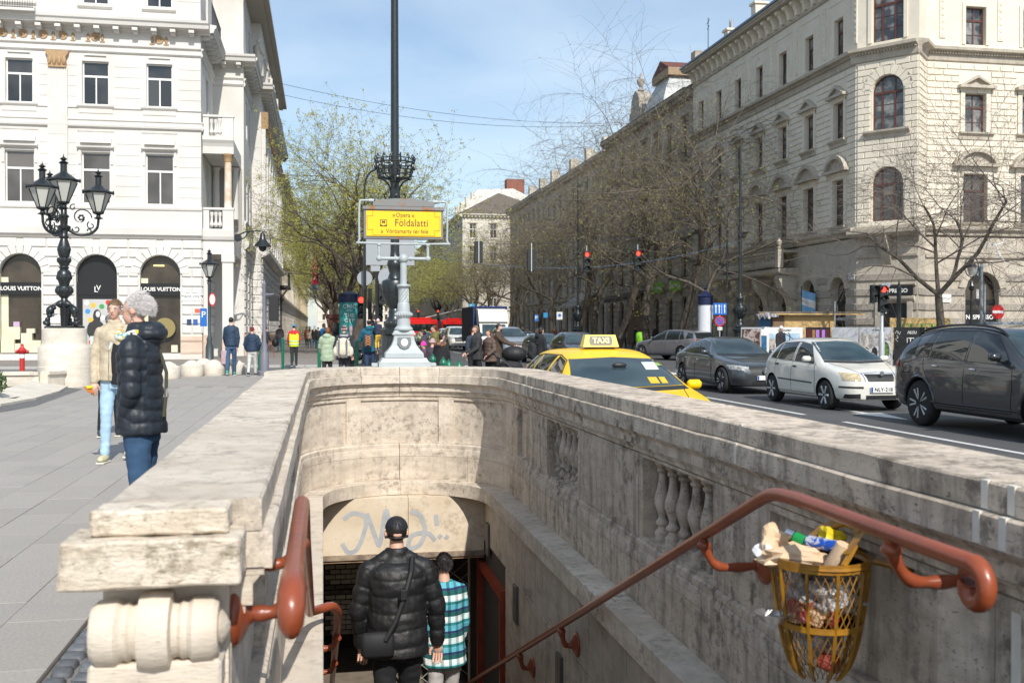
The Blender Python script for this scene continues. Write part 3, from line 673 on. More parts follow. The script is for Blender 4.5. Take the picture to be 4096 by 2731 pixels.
def window_mesh(w, h, arch, style, fm, gm, fw):
 k = (round(w, 3), round(h, 3), arch, style, fm.name, gm.name, fw)
 if k in WM: return WM[k]
 b = MB(); sp = h - w / 2 * arch if arch else h; panes = []
 b.box((-w / 2, 0, 0), (-w / 2 + fw, .07, sp)); b.box((w / 2 - fw, 0, 0), (w / 2, .07, sp)); b.box((-w / 2 + fw, 0, 0), (w / 2 - fw, .07, fw))
 if arch:
  P = [(w / 2 * math.cos(PI * i / 12), sp + w / 2 * arch * math.sin(PI * i / 12)) for i in range(13)]; Q = [((w / 2 - fw) * math.cos(PI * i / 12), sp + (w / 2 * arch - fw) * math.sin(PI * i / 12)) for i in range(13)]
  for i in range(12): b.prism([P[i], P[i + 1], Q[i + 1], Q[i]], lambda a, c: (a, 0, c), lambda a, c: (a, .07, c))
 else: b.box((-w / 2 + fw, 0, h - fw), (w / 2 - fw, .07, h))
 x0, x1 = -w / 2 + fw, w / 2 - fw; tr = sp - .04 if arch else h * (.66 if style != 'low' else .62)
 if style in ('cross', 'low', 'six'):
  b.box((x0, -.015, tr - .05), (x1, .055, tr + .05)); b.box((-fw * .5, .001, fw), (fw * .5, .06, tr - .05))
  vs_up = [x0, x1] if style == 'cross' else [x0, 0, x1]
  if style == 'six':
   b.box((x0, .01, tr * .42), (-fw * .5, .05, tr * .42 + .03)); b.box((fw * .5, .01, tr * .42), (x1, .05, tr * .42 + .03))
  rows = [(fw, tr - .05)] if style != 'six' else [(fw, tr * .42), (tr * .42 + .03, tr - .05)]
  for (a, c) in rows:
   for (p, q) in ((x0, -fw * .5), (fw * .5, x1)): panes.append((p, q, a, c, 0))
  if arch: panes.append((x0, x1, tr + .05, sp, 1))
  elif style == 'cross': panes.append((x0, x1, tr + .05, h - fw, 0))
  else:
   b.box((-fw * .4, .001, tr + .05), (fw * .4, .06, h - fw))
   for (p, q) in ((x0, -fw * .4), (fw * .4, x1)): panes.append((p, q, tr + .05, h - fw, 0))
 elif style == 'triple':
  t = w * .2; b.box((x0, -.02, tr - .06), (x1, .06, tr + .06))
  for sx in (-1, 1): b.box((sx * t - .045, -.01, fw), (sx * t + .045, .06, tr - .06)); b.box((sx * t - .035, .001, tr + .06), (sx * t + .035, .05, h - fw * 1.4 if arch else h - fw))
  e = [x0, -t - .045, -t + .045, t - .045, t + .045, x1]
  for k2 in (.36, .68): b.box((x0, .012, tr * k2), (x1, .045, tr * k2 + .03))
  zz = [fw, tr * .36, tr * .36 + .03, tr * .68, tr * .68 + .03, tr - .06]
  for i in (0, 2, 4):
   for j in (0, 2, 4): panes.append((e[i], e[i + 1], zz[j], zz[j + 1], 0))
  panes.append((x0, x1, tr + .06, sp if arch else h - fw, 1 if arch else 0))
 elif style == 'plain': panes.append((x0, x1, fw, sp if arch else h - fw, 1 if arch else 0))
 out = []
 for (p, q, a, c, ar) in panes:
  g = MB()
  if ar and arch:
   hw = (q - p) / 2; P = [(p, a), (q, a)] + [(hw * math.cos(PI * i / 12), sp + (w / 2 * arch - fw) * math.sin(PI * i / 12)) for i in range(13)]
   P = [(x_ - (p + q) / 2, z_ - a) for x_, z_ in P]; g.prism(P, lambda x_, z_: (x_, 0, z_), lambda x_, z_: (x_, .008, z_))
  else: g.box((-(q - p) / 2, 0, 0), ((q - p) / 2, .008, c - a))
  out.append((g.mesh('pane', gm), (p + q) / 2, a))
 WM[k] = (b.mesh('window', fm), out); return WM[k]
def glass(name, c, c2, sc=.5, rough=.06):
 m = mat(name, c, c2, scale=sc, rough=rough, spec=.8, rnd=.45, lo=.45, hi=.6, detail=2); return m
GL_L = glass('dark_pane', (.018, .02, .021), (.045, .045, .043)); GL_B = glass('brown_pane', (.06, .052, .045), (.10, .088, .078)); GL_C = glass('curtained_pane', (.05, .055, .06), (.22, .215, .2), 1.6)
WALLW = mat('white_render', (.60, .578, .54), (.67, .65, .615), scale=.6, rough=.85, dirt=((.6, .55, .48), .35, 1.3), streak=((.58, .53, .46), .25), bump=.15, bscale=30, bdist=.004)
WALLWB = mat('white_ashlar_block', (.60, .578, .54), (.67, .65, .615), scale=.9, rough=.85, dirt=((.62, .57, .5), .35, 1.8), rnd=.02)
PINK = mat('pink_sandstone', (.52, .39, .30), (.62, .48, .38), scale=2, stretch=(1, 1, 4), rough=.85, dirt=((.38, .3, .25), .4, 3), rnd=.08)
WFR = mat('white_window_frame', (.76, .75, .72), rough=.5)
GILT = mat('gilded_terracotta', (.33, .2, .10), (.45, .30, .16), scale=12, rough=.6)
WIRON = mat('wrought_iron', (.03, .035, .045), rough=.5)
def rail_panel(par, F_, u0, u1, out, z0, h, step=.11):
 b = F_.mb(); b.box((u0, -out - .02, z0 + h - .03), (u1, -out + .02, z0 + h)); b.box((u0, -out - .015, z0 + .06), (u1, -out + .015, z0 + .085)); b.box((u0, -out - .012, z0 + h * .72), (u1, -out + .012, z0 + h * .72 + .018))
 u = u0
 while u <= u1: b.box((u - .008, -out - .008, z0), (u + .008, -out + .008, z0 + h)); u += step
 return b.build('iron_railing', WIRON, par)
# ---- white corner building on the left
WB = thing('white_corner_building', 'white stuccoed corner palace on the left with arched luxury shop windows', 'building', (-5.9, 52.8, 0))
F1 = Facade(WB, 0, 52.8, 0)
UC = [-17.25, -14.3, -10.83, -7.86]
shops = [(u, 1.9, .3, 5.12, 1) for u in UC]
F1.wall(-22, -5.9, 0, 6.0, shops, WALLW, depth=.35)
w1 = [(u, 1.32, 7.6, 10.1, 0) for u in UC]; w2 = [(u, 1.22, 12.4, 14.5, 0) for u in UC]; w3 = [(u, 1.22, 17.3, 19.6, 0) for u in UC[1:]]
F1.wall(-22, -5.9, 6.0, 16.0, w1 + w2, WALLW, depth=.22); F1.wall(-22, -5.9, 16.0, 23, w3, WALLW, depth=.22)
for (u, w, a, c, _) in w1: F1.window(u, w, a, c, WFR, .16, gm=GL_B, style='cross', fw=.06)
for (u, w, a, c, _) in w2 + w3: F1.window(u, w, a, c, WFR, .16, gm=GL_L, style='cross', fw=.06)
F1.strip('plinth', -22, -5.9, [(.10, 0), (.10, .22), (.14, .24), (.14, .40), (.10, .44), (.10, .82), (.06, .86)], PINK) if False else None
e = [-22] + [x for u in UC for x in (u - .98, u + .98)] + [-5.86]
for i in range(0, len(e), 2):
 a, c = e[i], e[i + 1]
 F1.strip('plinth', a, c, [(.16, 0), (.16, .26)], mat('pale_plinth', (.6, .56, .5), rough=.85)); F1.strip('plinth', a, c, [(.12, .265), (.15, .31), (.15, .42), (.10, .47)], PINK)
 F1.strip('plinth', a, c, [(.10, .475), (.10, .88)], PINK); F1.strip('plinth', a, c, [(.13, .885), (.15, .94), (.15, 1.12), (.08, 1.2)], PINK)
STK = MB()
F1.blocks(-18.7, -5.87, 1.25, 5.9, .465, 1.2, shops, WALLWB, out=.07, ch=.035, gap=.05)
for u in UC: F1.voussoirs(u, 1.9, 4.17, 1.40, WALLWB, out=.085, n=11, a0=.05)
F1.strip('string_course', -22, -5.85, [(.08, 5.92), (.16, 6.02), (.26, 6.1), (.28, 6.42), (.10, 6.5), (.08, 7.3), (.14, 7.34), (.16, 7.44), (.06, 7.5)], WALLW)
F1.strip('string_course', -22, -5.87, [(.04, 11.25), (.12, 11.32), (.14, 11.42), (.05, 11.45), (.05, 11.6), (.10, 11.64), (.1, 11.7), (.02, 11.72)], WALLW)
F1.strip('string_course', -22, -5.88, [(.02, 12.2), (.06, 12.23), (.06, 12.3), (.02, 12.32)], WALLW)
F1.strip('string_course', -22, -5.87, [(.04, 14.9), (.10, 14.96), (.11, 15.0), (.04, 15.02), (.04, 15.2), (.14, 15.27), (.15, 15.33), (.04, 15.35)], WALLW)
F1.strip('cornice', -22, -5.45, [(.04, 16.0), (.10, 16.12), (.62, 16.16), (.66, 16.32), (.74, 16.4), (.76, 16.52), (.1, 16.62)], WALLW)
kb = MB(); kb.box((-.13, -.55, 0), (.13, .01, .16)); kb.box((-.11, -.42, -.1), (.11, .01, 0)); brk = kb.mesh('bracket', WALLW)
u = -18.6
while u < -5.6: F1.put('bracket', brk, u, 15.96); u += .88
kb = MB(); kb.lathe([(.0, -.03), (.06, -.03), (.07, 0), (.12, -.02), (.14, -.01), (.2, -.03), (.2, .01)], (0, 0, 0), 16, 'y'); ros = kb.mesh('rosette', GILT, smooth=50)
kb = MB(); kb.ell((0, 0, .02), (.075, .04, .19), 10, 6); kb.box((-.12, -.03, -.2), (.12, .01, -.16)); fln = kb.mesh('palmette', GILT, smooth=50)
for u in (UC[2], UC[3]):
 F1.put('rosette', ros, u, 15.68, .03); F1.put('palmette', fln, u - .33, 15.64, .02); F1.put('palmette', fln, u + .33, 15.64, .02)
for i in range(5): F1.put('rosette', ros, -15.9 + i * .9, 15.68, .03); F1.put('palmette', fln, -15.45 + i * .9, 15.64, .02)
for u in UC:      # first-floor hoods, relief pediments, dentils
 F1.box('window_surround', u - .8, u - .68, 0, .05, 9.5, 10.35, WALLW); F1.box('window_surround', u + .68, u + .8, 0, .05, 9.5, 10.35, WALLW); F1.strip('window_hood', u - .85, u + .85, [(.05, 10.2), (.2, 10.3), (.21, 10.37), (.02, 10.4)], WALLW)
 b = F1.mb(); b.prism([(-.72, 10.52), (.72, 10.52), (.74, 10.75), (.62, 10.66), (.16, 10.82), (.13, 10.97), (0, 11.04), (-.13, 10.97), (-.16, 10.82), (-.62, 10.66), (-.74, 10.75)], lambda a, c: (u + a, .01, c), lambda a, c: (u + a, -.10, c)); b.box((u - .68, -.16, 10.52), (u + .68, 0, 10.58)); b.build('relief_pediment', WALLW, WB)
 b = F1.mb()
 for i in range(19): b.box((u - .83 + i * .09, -.05, 11.1), (u - .78 + i * .09, 0, 11.17))
 o = b.build('dentils', WALLW, WB); o['kind'] = 'stuff'
 F1.strip('window_sill', u - .86, u + .86, [(.05, 12.22), (.12, 12.3), (.13, 12.37), (.02, 12.39)], WALLW); F1.box('sill_panel', u - .78, u + .78, 0, .03, 11.98, 12.2, WALLW); F1.strip('window_hood', u - .5, u + .5, [(.03, 14.72), (.08, 14.76), (.02, 14.8)], WALLW)
 for sx in (-1, 1): F1.box('window_surround', u + sx * .68 - .05, u + sx * .68 + .05, 0, .035, 12.4, 14.6, WALLW)
 F1.strip('window_sill', u - .8, u + .8, [(.04, 17.05), (.14, 17.12), (.15, 17.2), (.03, 17.24)], WALLW)
gr = F1.mb()      # shallow joint lines of the stucco, laid on the wall as thin dark strips
GROOVE = mat('stucco_groove', (.33, .30, .26), rough=.9)
for z in (7.95, 8.45, 8.95, 9.45, 9.95, 10.5, 12.75, 13.25, 13.75, 14.25, 17.6, 18.2, 18.8, 19.4):
 e2 = [-18.5] + [x for u in UC for x in (u - .9, u + .9)] + [-5.9]
 for i in range(0, len(e2), 2): gr.box((e2[i], -.003, z), (e2[i + 1], .002, z + .022))
o = gr.build('stucco_joint', GROOVE, WB); o['kind'] = 'stuff'
# fluted pilaster with gilded capital
F1.box('pilaster', -13.0, -12.1, 0, .12, 7.5, 14.1, WALLW)
for i in range(6): F1.box('flute', -12.92 + i * .135, -12.86 + i * .135, .12, .145, 10.9, 14.05, WALLW)
b = F1.mb(); b.prism([(-.40, 14.1), (.40, 14.1), (.40, 14.6), (.52, 14.82), (.54, 14.9), (-.54, 14.9), (-.52, 14.82), (-.40, 14.6)], lambda a, c: (-12.55 + a, .01, c), lambda a, c: (-12.55 + a, -.22, c)); b.build('capital', GILT, WB)
for i in range(4): b = F1.mb(); b.ell((-12.88 + i * .22, -.24, 14.42), (.10, .07, .22), 8, 6); b.build('acanthus', GILT, WB)
rail_panel(WB, F1, -18.5, -13.45, .95, 16.6, 1.15); rail_panel(WB, F1, -13.45, -13.4, .95, 16.6, 1.15)
b = F1.mb(); b.box((-18.6, -1.0, 16.5), (-13.35, 0, 16.62)); b.build('balcony_slab', WALLW, WB)
# shop fronts
SHOP = mat('shop_interior_dark', (.03, .024, .018), (.075, .058, .042), scale=.8, rough=.2, spec=.6); SBLK = mat('black_shop_fascia', (.012, .012, .013), rough=.35)
CREAM = mat('cream_display', (.62, .58, .42), (.7, .66, .5), scale=2, rough=.7); SLET = mat('white_sign_letter', (.85, .84, .8), rough=.5)
for i, u in enumerate(UC):
 bk = F1.mb(); P = [(-.95, .3), (.95, .3)] + [(.95 * math.cos(PI * k / 14), 4.17 + .95 * math.sin(PI * k / 14)) for k in range(15)]
 bk.prism(P, lambda a, c: (u + a, .34, c), lambda a, c: (u + a, .36, c)); bk.build('shop_window', SBLK if i == 2 else SHOP, WB)
 F1.box('fascia', u - .94, u + .94, -.32, -.18, 3.25 - .1, 3.75, SBLK)
 if i == 2:
  lettering('L', .40, SLET, WB, F1.T @ Vector((u - .06, .165, 3.42)), name='lettering'); lettering('V', .36, SLET, WB, F1.T @ Vector((u + .06, .16, 3.5)), name='lettering')
  F1.box('door_frame', u - .94, u + .94, -.34, -.2, .3, 3.14, SBLK)
  F1.box('poster', u - .68, u + .68, -.2, -.19, .45, 2.95, mat('grey_poster', (.42, .42, .4), (.5, .5, .48), scale=1, rough=.5))
  cols = [(.75, .73, .68), (.8, .42, .03), (.62, .03, .02), (.05, .3, .08), (.05, .25, .55), (.8, .45, .05), (.8, .78, .75), (.1, .35, .1), (.6, .03, .02), (.85, .5, .05), (.8, .79, .75)]
  for j, (a, c) in enumerate(((-.5, 2.78), (-.2, 2.66), (.5, 2.8), (.2, 2.6), (-.45, 2.36), (-.33, 1.95), (.23, 2.05), (.1, 1.5), (-.3, .85), (-.5, .65), (.1, .75))):
   d = F1.mb(); d.lathe([(.0, 0), (.12, 0), (.12, -.006), (0, -.006)], (u + a, .188, c), 18, 'y'); d.build('poster_dot', mat('poster_dot_%s' % 'abcdefghijk'[j], cols[j], rough=.6), WB)
  d = F1.mb(); d.ell((u - .02, .186, 2.12), (.19, .008, .34), 12, 8); d.ell((u - .08, .186, 1.45), (.42, .008, .5), 12, 8); d.build('poster_figure', mat('poster_black', (.03, .03, .03), rough=.6), WB)
  d = F1.mb(); d.ell((u + .02, .176, 2.22), (.10, .006, .15), 12, 8); d.build('poster_face', mat('poster_pale', (.62, .6, .57), rough=.6), WB)
  d = F1.mb(); d.box((u - .35, .172, .75), (u - .0, .18, 1.15)); d.build('poster_bag', mat('poster_bag', (.75, .74, .7), (.3, .45, .4), scale=18, rough=.6), WB)
 else:
  lettering('LOUIS VUITTON', .265, SLET, WB, F1.T @ Vector((u, .165, 3.45)), name='lettering', bold=.006, sx=.97)
  for (a, c, z0, z1) in ((-.9, -.3, .35, 1.0), (-.6, -.05, 1.0, 1.6), (-.0, .5, .35, 1.3), (.5, .9, .35, .95), (.25, .62, 1.3, 1.52), (-.28, -.02, .35, .8)) if i < 2 else ((-.9, -.5, .35, .8), (.5, .8, .35, .7)):
   F1.box('display_block', u + a, u + c, -.3, -.05, z0, z1, CREAM)
  F1.box('window_reveal', u - .94, u - .62, -.33, -.3, .35, 4.0, CREAM)
  if i < 2: F1.box('gift_box', u - .35, u - .08, -.25, -.1, 1.61, 1.85, mat('lilac_box', (.5, .36, .5), rough=.6))
  else:
   d = F1.mb(); d.lathe([(0, 0), (.5, 0), (.5, -.03), (0, -.03)], (u + .2, .1, 1.55), 26, 'y'); d.build('gold_disc', mat('gold_disc', (.35, .28, .12), rough=.35, metal=.5), WB)
   F1.box('shop_light', u - .35, u + .15, -.3, -.28, 4.6, 4.66, mat('shop_lamp', (.9, .6, .2), rough=.5, emit=((1, .6, .2), 2.0)))
F1.box('street_name_plate', -7.2 + .35, -5.95, .075, .09, 2.9, 3.35, mat('name_plate_white', (.78, .78, .74), rough=.5))
lettering('Hajós utca', .2, BLACK, WB, F1.T @ Vector((-6.42, -.095, 3.12)), name='lettering'); lettering('VI. kerület, Terézváros', .075, BLACK, WB, F1.T @ Vector((-6.42, -.095, 3.28)), name='lettering')
F1.box('street_name_plate', -7.1, -6.3, .03, .05, 6.85, 7.18, mat('stone_plate', (.6, .54, .45), rough=.8)); lettering('HAJÓS UTCA', .13, mat('plate_brown_letter', (.35, .28, .2), rough=.8), WB, F1.T @ Vector((-6.7, -.055, 7.0)), name='lettering')
for (u_, z_, w_, h_, c_) in ((-12.95, 2.75, .38, .3, (.7, .62, .58)), (-12.95, 2.1, .2, .3, (.1, .12, .15)), (-6.22, 2.3, .3, .2, (.7, .12, .05)), (-6.6, 1.0 + .7, .22, .28, (.02, .05, .12)), (-6.3, 1.7, .22, .28, (.03, .1, .35))):
 F1.box('wall_sticker', u_, u_ + w_, .075, .085, z_, z_ + h_, mat('sticker_%d%d' % (int(c_[0] * 99), int(c_[2] * 99)), c_, rough=.6))
# side of the front block, porch and long avenue side
F2 = Facade(WB, -5.9, 52.8, PI / 2)
s2 = [(2.9, 1.1, 7.6, 10.1, 0), (2.9, 1.1, 12.4, 14.5, 0), (2.9, 1.0, 17.3, 19.6, 0)]
F2.wall(0, 5.8, 0, 23, s2, WALLW, depth=.22)
for (u, w, a, c, _) in s2: F2.window(u, w, a, c, WFR, .16, gm=GL_L, fw=.06)
F2.blocks(0.02, 5.8, 1.25, 5.9, .465, 1.4, [], WALLWB, out=.06, ch=.03, gap=.05)
CORP = [(.04, 16.0), (.10, 16.12), (.62, 16.16), (.66, 16.32), (.74, 16.4), (.76, 16.52), (.1, 16.62)]
F2.strip('cornice', -.0, 5.2, CORP, WALLW); F2.strip('string_course', 0, 5.8, [(.04, 14.9), (.11, 15.0), (.04, 15.2), (.15, 15.33), (.04, 15.35)], WALLW); F2.strip('string_course', 0, 5.8, [(.05, 11.3), (.12, 11.4), (.05, 11.6), (.1, 11.7), (.02, 11.72)], WALLW)
for i in range(6): F2.put('bracket', brk, .35 + i * .86, 15.96)
rail_panel(WB, F2, .3, 5.0, .5, 16.6, 1.15)
F3 = Facade(WB, -5.9, 58.6, 0)
F3.wall(0 - 0, 1.63, 0, 23, [], WALLW); F3.strip('cornice', .1, 2.3, CORP, WALLW); F3.strip('string_course', 0, 1.6, [(.04, 14.9), (.11, 15.0), (.04, 15.2), (.15, 15.33), (.04, 15.35)], WALLW)
for i in range(2): F3.put('bracket', brk, .6 + i * .8, 15.96)
F4 = Facade(WB, -4.27, 58.6, PI / 2)
U4 = [2.2, 4.6]; s4 = [(u, 1.0, a, c, r) for u in U4 for (a, c, r) in ((1.4, 4.9, 1), (7.6, 10.1, 0), (12.4, 14.5, 0), (17.2, 19.2, 0))]
F4.wall(0, 6.5, 0, 20.4, s4, WALLW, depth=.25)
for (u, w, a, c, r) in s4: F4.window(u, w, a, c, WFR, .18, arch=r, gm=GL_L, style='plain' if r else 'cross', fw=.07)
F4.blocks(.02, 6.5, 1.25, 5.9, .465, 1.1, [o for o in s4 if o[4]], WALLWB, out=.07, ch=.03, gap=.05)
SC4 = [(.08, 5.92), (.26, 6.1), (.28, 6.42), (.10, 6.5), (.08, 7.3), (.16, 7.44), (.06, 7.5)]
F4.strip('string_course', 0, 6.3, SC4, WALLW); F4.strip('cornice', 0, 6.2, CORP, WALLW); F4.strip('plinth', 0, 6.5, [(.12, 0), (.15, .42), (.10, .47), (.10, .88), (.15, .94), (.15, 1.12), (.08, 1.2)], PINK)
F4.strip('string_course', 0, 6.3, [(.04, 14.9), (.11, 15.0), (.04, 15.2), (.15, 15.33), (.04, 15.35)], WALLW)
for i in range(7): F4.put('bracket', brk, .5 + i * .86, 15.96)
F5 = Facade(WB, -3.7, 65.1, PI / 2); F5b = Facade(WB, -4.27, 65.1, 0); F5b.wall(0, .57, 0, 20.4, [], WALLW)
F5b.strip('cornice', 0.3, 1.3, CORP, WALLW); F5b.blocks(0, .57, 1.25, 5.9, .465, .57, [], WALLWB, out=.05, gap=.05, ch=.03)
U5 = [1.8 + i * 3.1 for i in range(8)]; s5 = [(u, 1.1, a, c, r) for u in U5 for (a, c, r) in ((1.4, 4.9, 1), (7.6, 10.1, 0), (12.4, 14.5, 0))]
F5.wall(0, 25.5, 0, 20.4, s5, WALLW, depth=.25)
for (u, w, a, c, r) in s5: F5.window(u, w, a, c, WFR, .18, arch=r, gm=GL_L, style='plain' if r else 'cross', fw=.07)
S5 = MB(); F5.blocks(.02, 25.5, 1.25, 5.9, .465, 1.1, [o for o in s5 if o[4]], WALLWB, out=.09, ch=.03, gap=.06, stuff=S5); S5.T = None
o = S5.build('ashlar_blocks', WALLWB, WB); o['kind'] = 'stuff'
F5.strip('string_course', -.1, 25.5, [(.08, 5.92), (.4, 6.1), (.5, 6.15), (.5, 6.42), (.10, 6.5), (.08, 7.3), (.16, 7.44), (.06, 7.5)], WALLW); F5.strip('cornice', 0, 25.5, CORP, WALLW); F5.strip('plinth', 0, 25.5, [(.12, 0), (.15, .42), (.10, .47), (.10, .88), (.15, .94), (.15, 1.12), (.08, 1.2)], PINK)
for i in range(29): F5.put('bracket', brk, .3 + i * .87, 15.96)
for i in range(9):
 u = .3 + i * 3.1; F5.box('pilaster', u, u + .7, 0, .25, 7.5, 13.9, WALLW); b = F5.mb(); b.prism([(-.36, 13.9), (.36, 13.9), (.5, 14.9), (-.5, 14.9)], lambda a, c: (u + .35 + a, 0, c), lambda a, c: (u + .35 + a, -.4, c)); b.build('capital', GILT, WB)
# balustrade over the ground floor of the avenue side
for i in range(8):
 F5.box('pedestal', .1 + i * 3.1, .8 + i * 3.1, .05, .5, 6.5, 7.7, WALLW, .03); F5.strip('balustrade_rail', .8 + i * 3.1, 3.2 + i * 3.1, [(.15, 7.45), (.45, 7.45), (.45, 7.6), (.15, 7.6)], WALLW)
kb = MB(); kb.lathe([(.06, 0), (.12, .1), (.06, .3), (.05, .5), (.09, .62), (.09, .75)], n=8); wbal = kb.mesh('baluster', WALLW, smooth=40)
for i in range(4):
 for j in range(6): F5.put('baluster', wbal, 1.05 + i * 3.1 + j * .38, 6.6, .3)
# top eave, roof and rooftop figures
b = MB(); b.T = Matrix.Translation(-WB.location)
b.box((-4.6, 58.5, 20.4), (-3.0, 90.6, 20.62)); b.box((-6.5, 57.9, 20.3), (-3.3, 90.6, 20.42)); b.build('eave', mat('eave_board', (.42, .38, .33), rough=.8), WB)
b = MB(); b.T = Matrix.Translation(-WB.location); b.prism([(-3.0, 20.62), (-9.5, 24.5), (-16, 20.62)], lambda x_, z_: (x_, 58, z_), lambda x_, z_: (x_, 90.6, z_)); b.build('roof', mat('slate_roof', (.06, .065, .07), (.09, .09, .095), scale=2, rough=.7), WB)
b = MB(); b.T = Matrix.Translation(-WB.location)
b.box((-5.7, 53.0, 23), (-22, 58.5, 23.3)); b.box((-21.9, 58.65, 0), (-4.6, 90.4, 20.3)) if False else None
b.build('roof_slab', WALLW, WB)
b = MB(); b.T = Matrix.Translation(-WB.location); b.box((-22, 90.4, 0), (-3.72, 90.6, 20.3)); b.box((-22, 54, 0), (-21.8, 90, 23)); b.build('rear_wall', WALLW, WB)
def figure_stone(y, h, rz, sit=0):
 b = MB()
 b.tube([(0, 0, 0), (0, 0, h * .25), (.02, 0, h * .5), (0, 0, h * .78), (0, 0, h * .84)], [.30 * h / 2, .27 * h / 2, .24 * h / 2, .27 * h / 2, .09 * h / 2], 12)
 b.ell((0.02, 0, h * .92), (.11 * h / 2, .12 * h / 2, .16 * h / 2), 10, 8)
 b.tube([(.1, -.22 * h / 2, h * .78), (.25, -.24 * h / 2, h * .6), (.32, -.05, h * .56)], [.08 * h / 2, .07 * h / 2, .05 * h / 2], 8); b.tube([(.05, .24 * h / 2, h * .78), (.18, .28 * h / 2, h * .58), (.3, .1, h * .5)], [.08 * h / 2, .07 * h / 2, .05 * h / 2], 8)
 b.tube([(.1, .1, h * .35), (.42, .1, h * .33), (.45, .1, 0)], [.12 * h / 2, .11 * h / 2, .09 * h / 2], 8) if sit else None
 return b
for i, (y, x, h) in enumerate(((63.3, -3.75, 2.3), (66.6, -3.6, 2.1), (69.5, -3.55, 2.0), (72.6, -3.5, 2.1))):
 st = figure_stone(0, h, 0, i % 2); o = st.build('statue', mat('statue_stone', (.5, .46, .4), (.66, .62, .55), scale=5, rough=.85), None, smooth=60)
 tag(o, ['draped stone figure standing first at the near end of the roof cornice', 'stone figure with bent arm standing second on the white cornice', 'third stone figure along the cornice of the white building', 'small far stone figure at the end of the cornice row'][i], 'statue', 'statues on the white building'); o.location = (x, y, 16.6)
# two-storey porch in the corner
PG = Facade(WB, -5.86, 53.1, 0)
for (u0, u1) in ((.0, .22), (.92, 1.46)): PG.box('pier', u0, u1, -.5, 0, 0, 5.1, WALLW, .01); PG.box('pier_cap', u0 - .03, u1 + .06, -.53, .06, 4.85, 5.1 - .002 + .12, WALLW); PG.box('pier_base', u0, u1 + .04, -.52, .05, .0, 1.2, PINK)
PG.strip('porch_beam', .0, 1.5, [(0, 5.23), (0, 5.9), (.10, 5.95), (.16, 6.1), (.18, 6.42), (0, 6.5)], WALLW)
PG.box('porch_floor', .01, 1.45, -5.4, -.02, 5.3, 6.45, WALLW); PG.box('porch_floor', .01, 1.45, -5.4, -.1, 10.3, 11.05, WALLW)
PG.strip('porch_beam', .0, 1.5, [(0, 10.25), (.03, 10.6), (.10, 10.75), (.2, 10.9), (.2, 11.1), (0, 11.12)], WALLW)
for zb in (6.5, 11.12):
 for (u0, u1) in ((.02, .3), (.95, 1.48)): PG.box('parapet_block', u0, u1, -.25, 0, zb, zb + .95, WALLW)
 PG.box('parapet_rail', .02, 1.52, -.28, .04, zb + .951, zb + 1.06, WALLW)
 for j in range(3): PG.put('baluster', wbal, .42 + j * .2, zb + .1, -.12)
b = PG.mb(); b.lathe([(.24, 0), (.24, .1), (.19, .16), (.19, .25), (.165, 2.4), (.165, 2.45)], (1.2, .25, 7.45), 18); b.build('column', mat('stained_column', (.72, .68, .6), (.55, .36, .2), scale=1.6, rough=.8), WB, smooth=40)
b = PG.mb(); b.lathe([(.17, 0), (.2, .08), (.19, .15), (.27, .32), (.3, .36), (.3, .42)], (1.2, .25, 9.85), 18); b.build('capital', GILT, WB, smooth=40)
b = PG.mb(); b.lathe([(.2, 0), (.165, 2.6), (.26, 2.8)], (1.2, 4.6, 7.45), 12); b.lathe([(.2, 0), (.165, 2.6), (.26, 2.8)], (.2, 4.6, 7.45), 12); b.build('column', WALLW, WB, smooth=40)
PG.box('loggia_wall', .02, 1.5, -5.3, -5.2, 6.5, 10.3, mat('loggia_grey', (.35, .33, .3), rough=.9))
# wall lamp
wl = thing('wall_lamp', 'black bell shaped lamp on an iron arm at the corner of the white building', 'lamp', (-4.3, 54.0, 6.25))
b = MB(); b.tube([(0, 0, 0), (.5, -.1, .22), (1.2, -.2, .25), (1.5, -.2, .2)], .035, 8); b.tube([(0, 0, -.3), (.4, -.1, -.1), (.6, -.1, .2)], .03, 6); b.lathe([(.0, .0), (.2, .0), (.2, .06), (0, .06)], (.05, -.05, -.1), 12, 'y'); b.build('arm', BLKI, wl)
b = MB(); b.lathe([(.02, 0), (.12, -.1), (.15, -.35), (.2, -.45), (.42, -.7), (.42, -.76), (.2, -.76)], (1.3, -.2, .2), 16); b.lathe([(.2, -.76), (.16, -.95), (0, -1.02)], (1.3, -.2, .2), 12); b.build('shade', BLKI, wl, smooth=40)
# ---- cream corner building on the right
CREAMW = mat('cream_render', (.70, .635, .515), (.75, .685, .57), scale=.5, rough=.85, dirt=((.48, .43, .35), .4, 1.1), bump=.15, bscale=30, bdist=.004)
CREAMB = mat('cream_block', (.70, .635, .515), (.76, .69, .575), scale=1.0, rough=.85, dirt=((.5, .45, .37), .35, 1.6), rnd=.03)
STONEG = mat('grey_stone', (.46, .405, .325), (.53, .475, .39), scale=1.5, rough=.85, dirt=((.22, .19, .16), .5, 1.7), streak=((.25, .21, .18), .4))
RUST = mat('vermiculated_stone', (.26, .23, .195), (.44, .39, .33), scale=13, rough=.9, bump=1.0, bscale=22, bdist=.03)
BRF = mat('brown_window_frame', (.085, .03, .022), (.12, .045, .03), scale=6, rough=.4)
CB_ = thing('cream_corner_building', 'cream rusticated corner apartment house on the right with coffee shop below', 'building', (26, 69.6, 0))
CORN = [(.0, 14.55), (.08, 14.6), (.12, 14.9), (.22, 15.0), (.42, 15.06), (.44, 15.2), (.05, 15.3)]
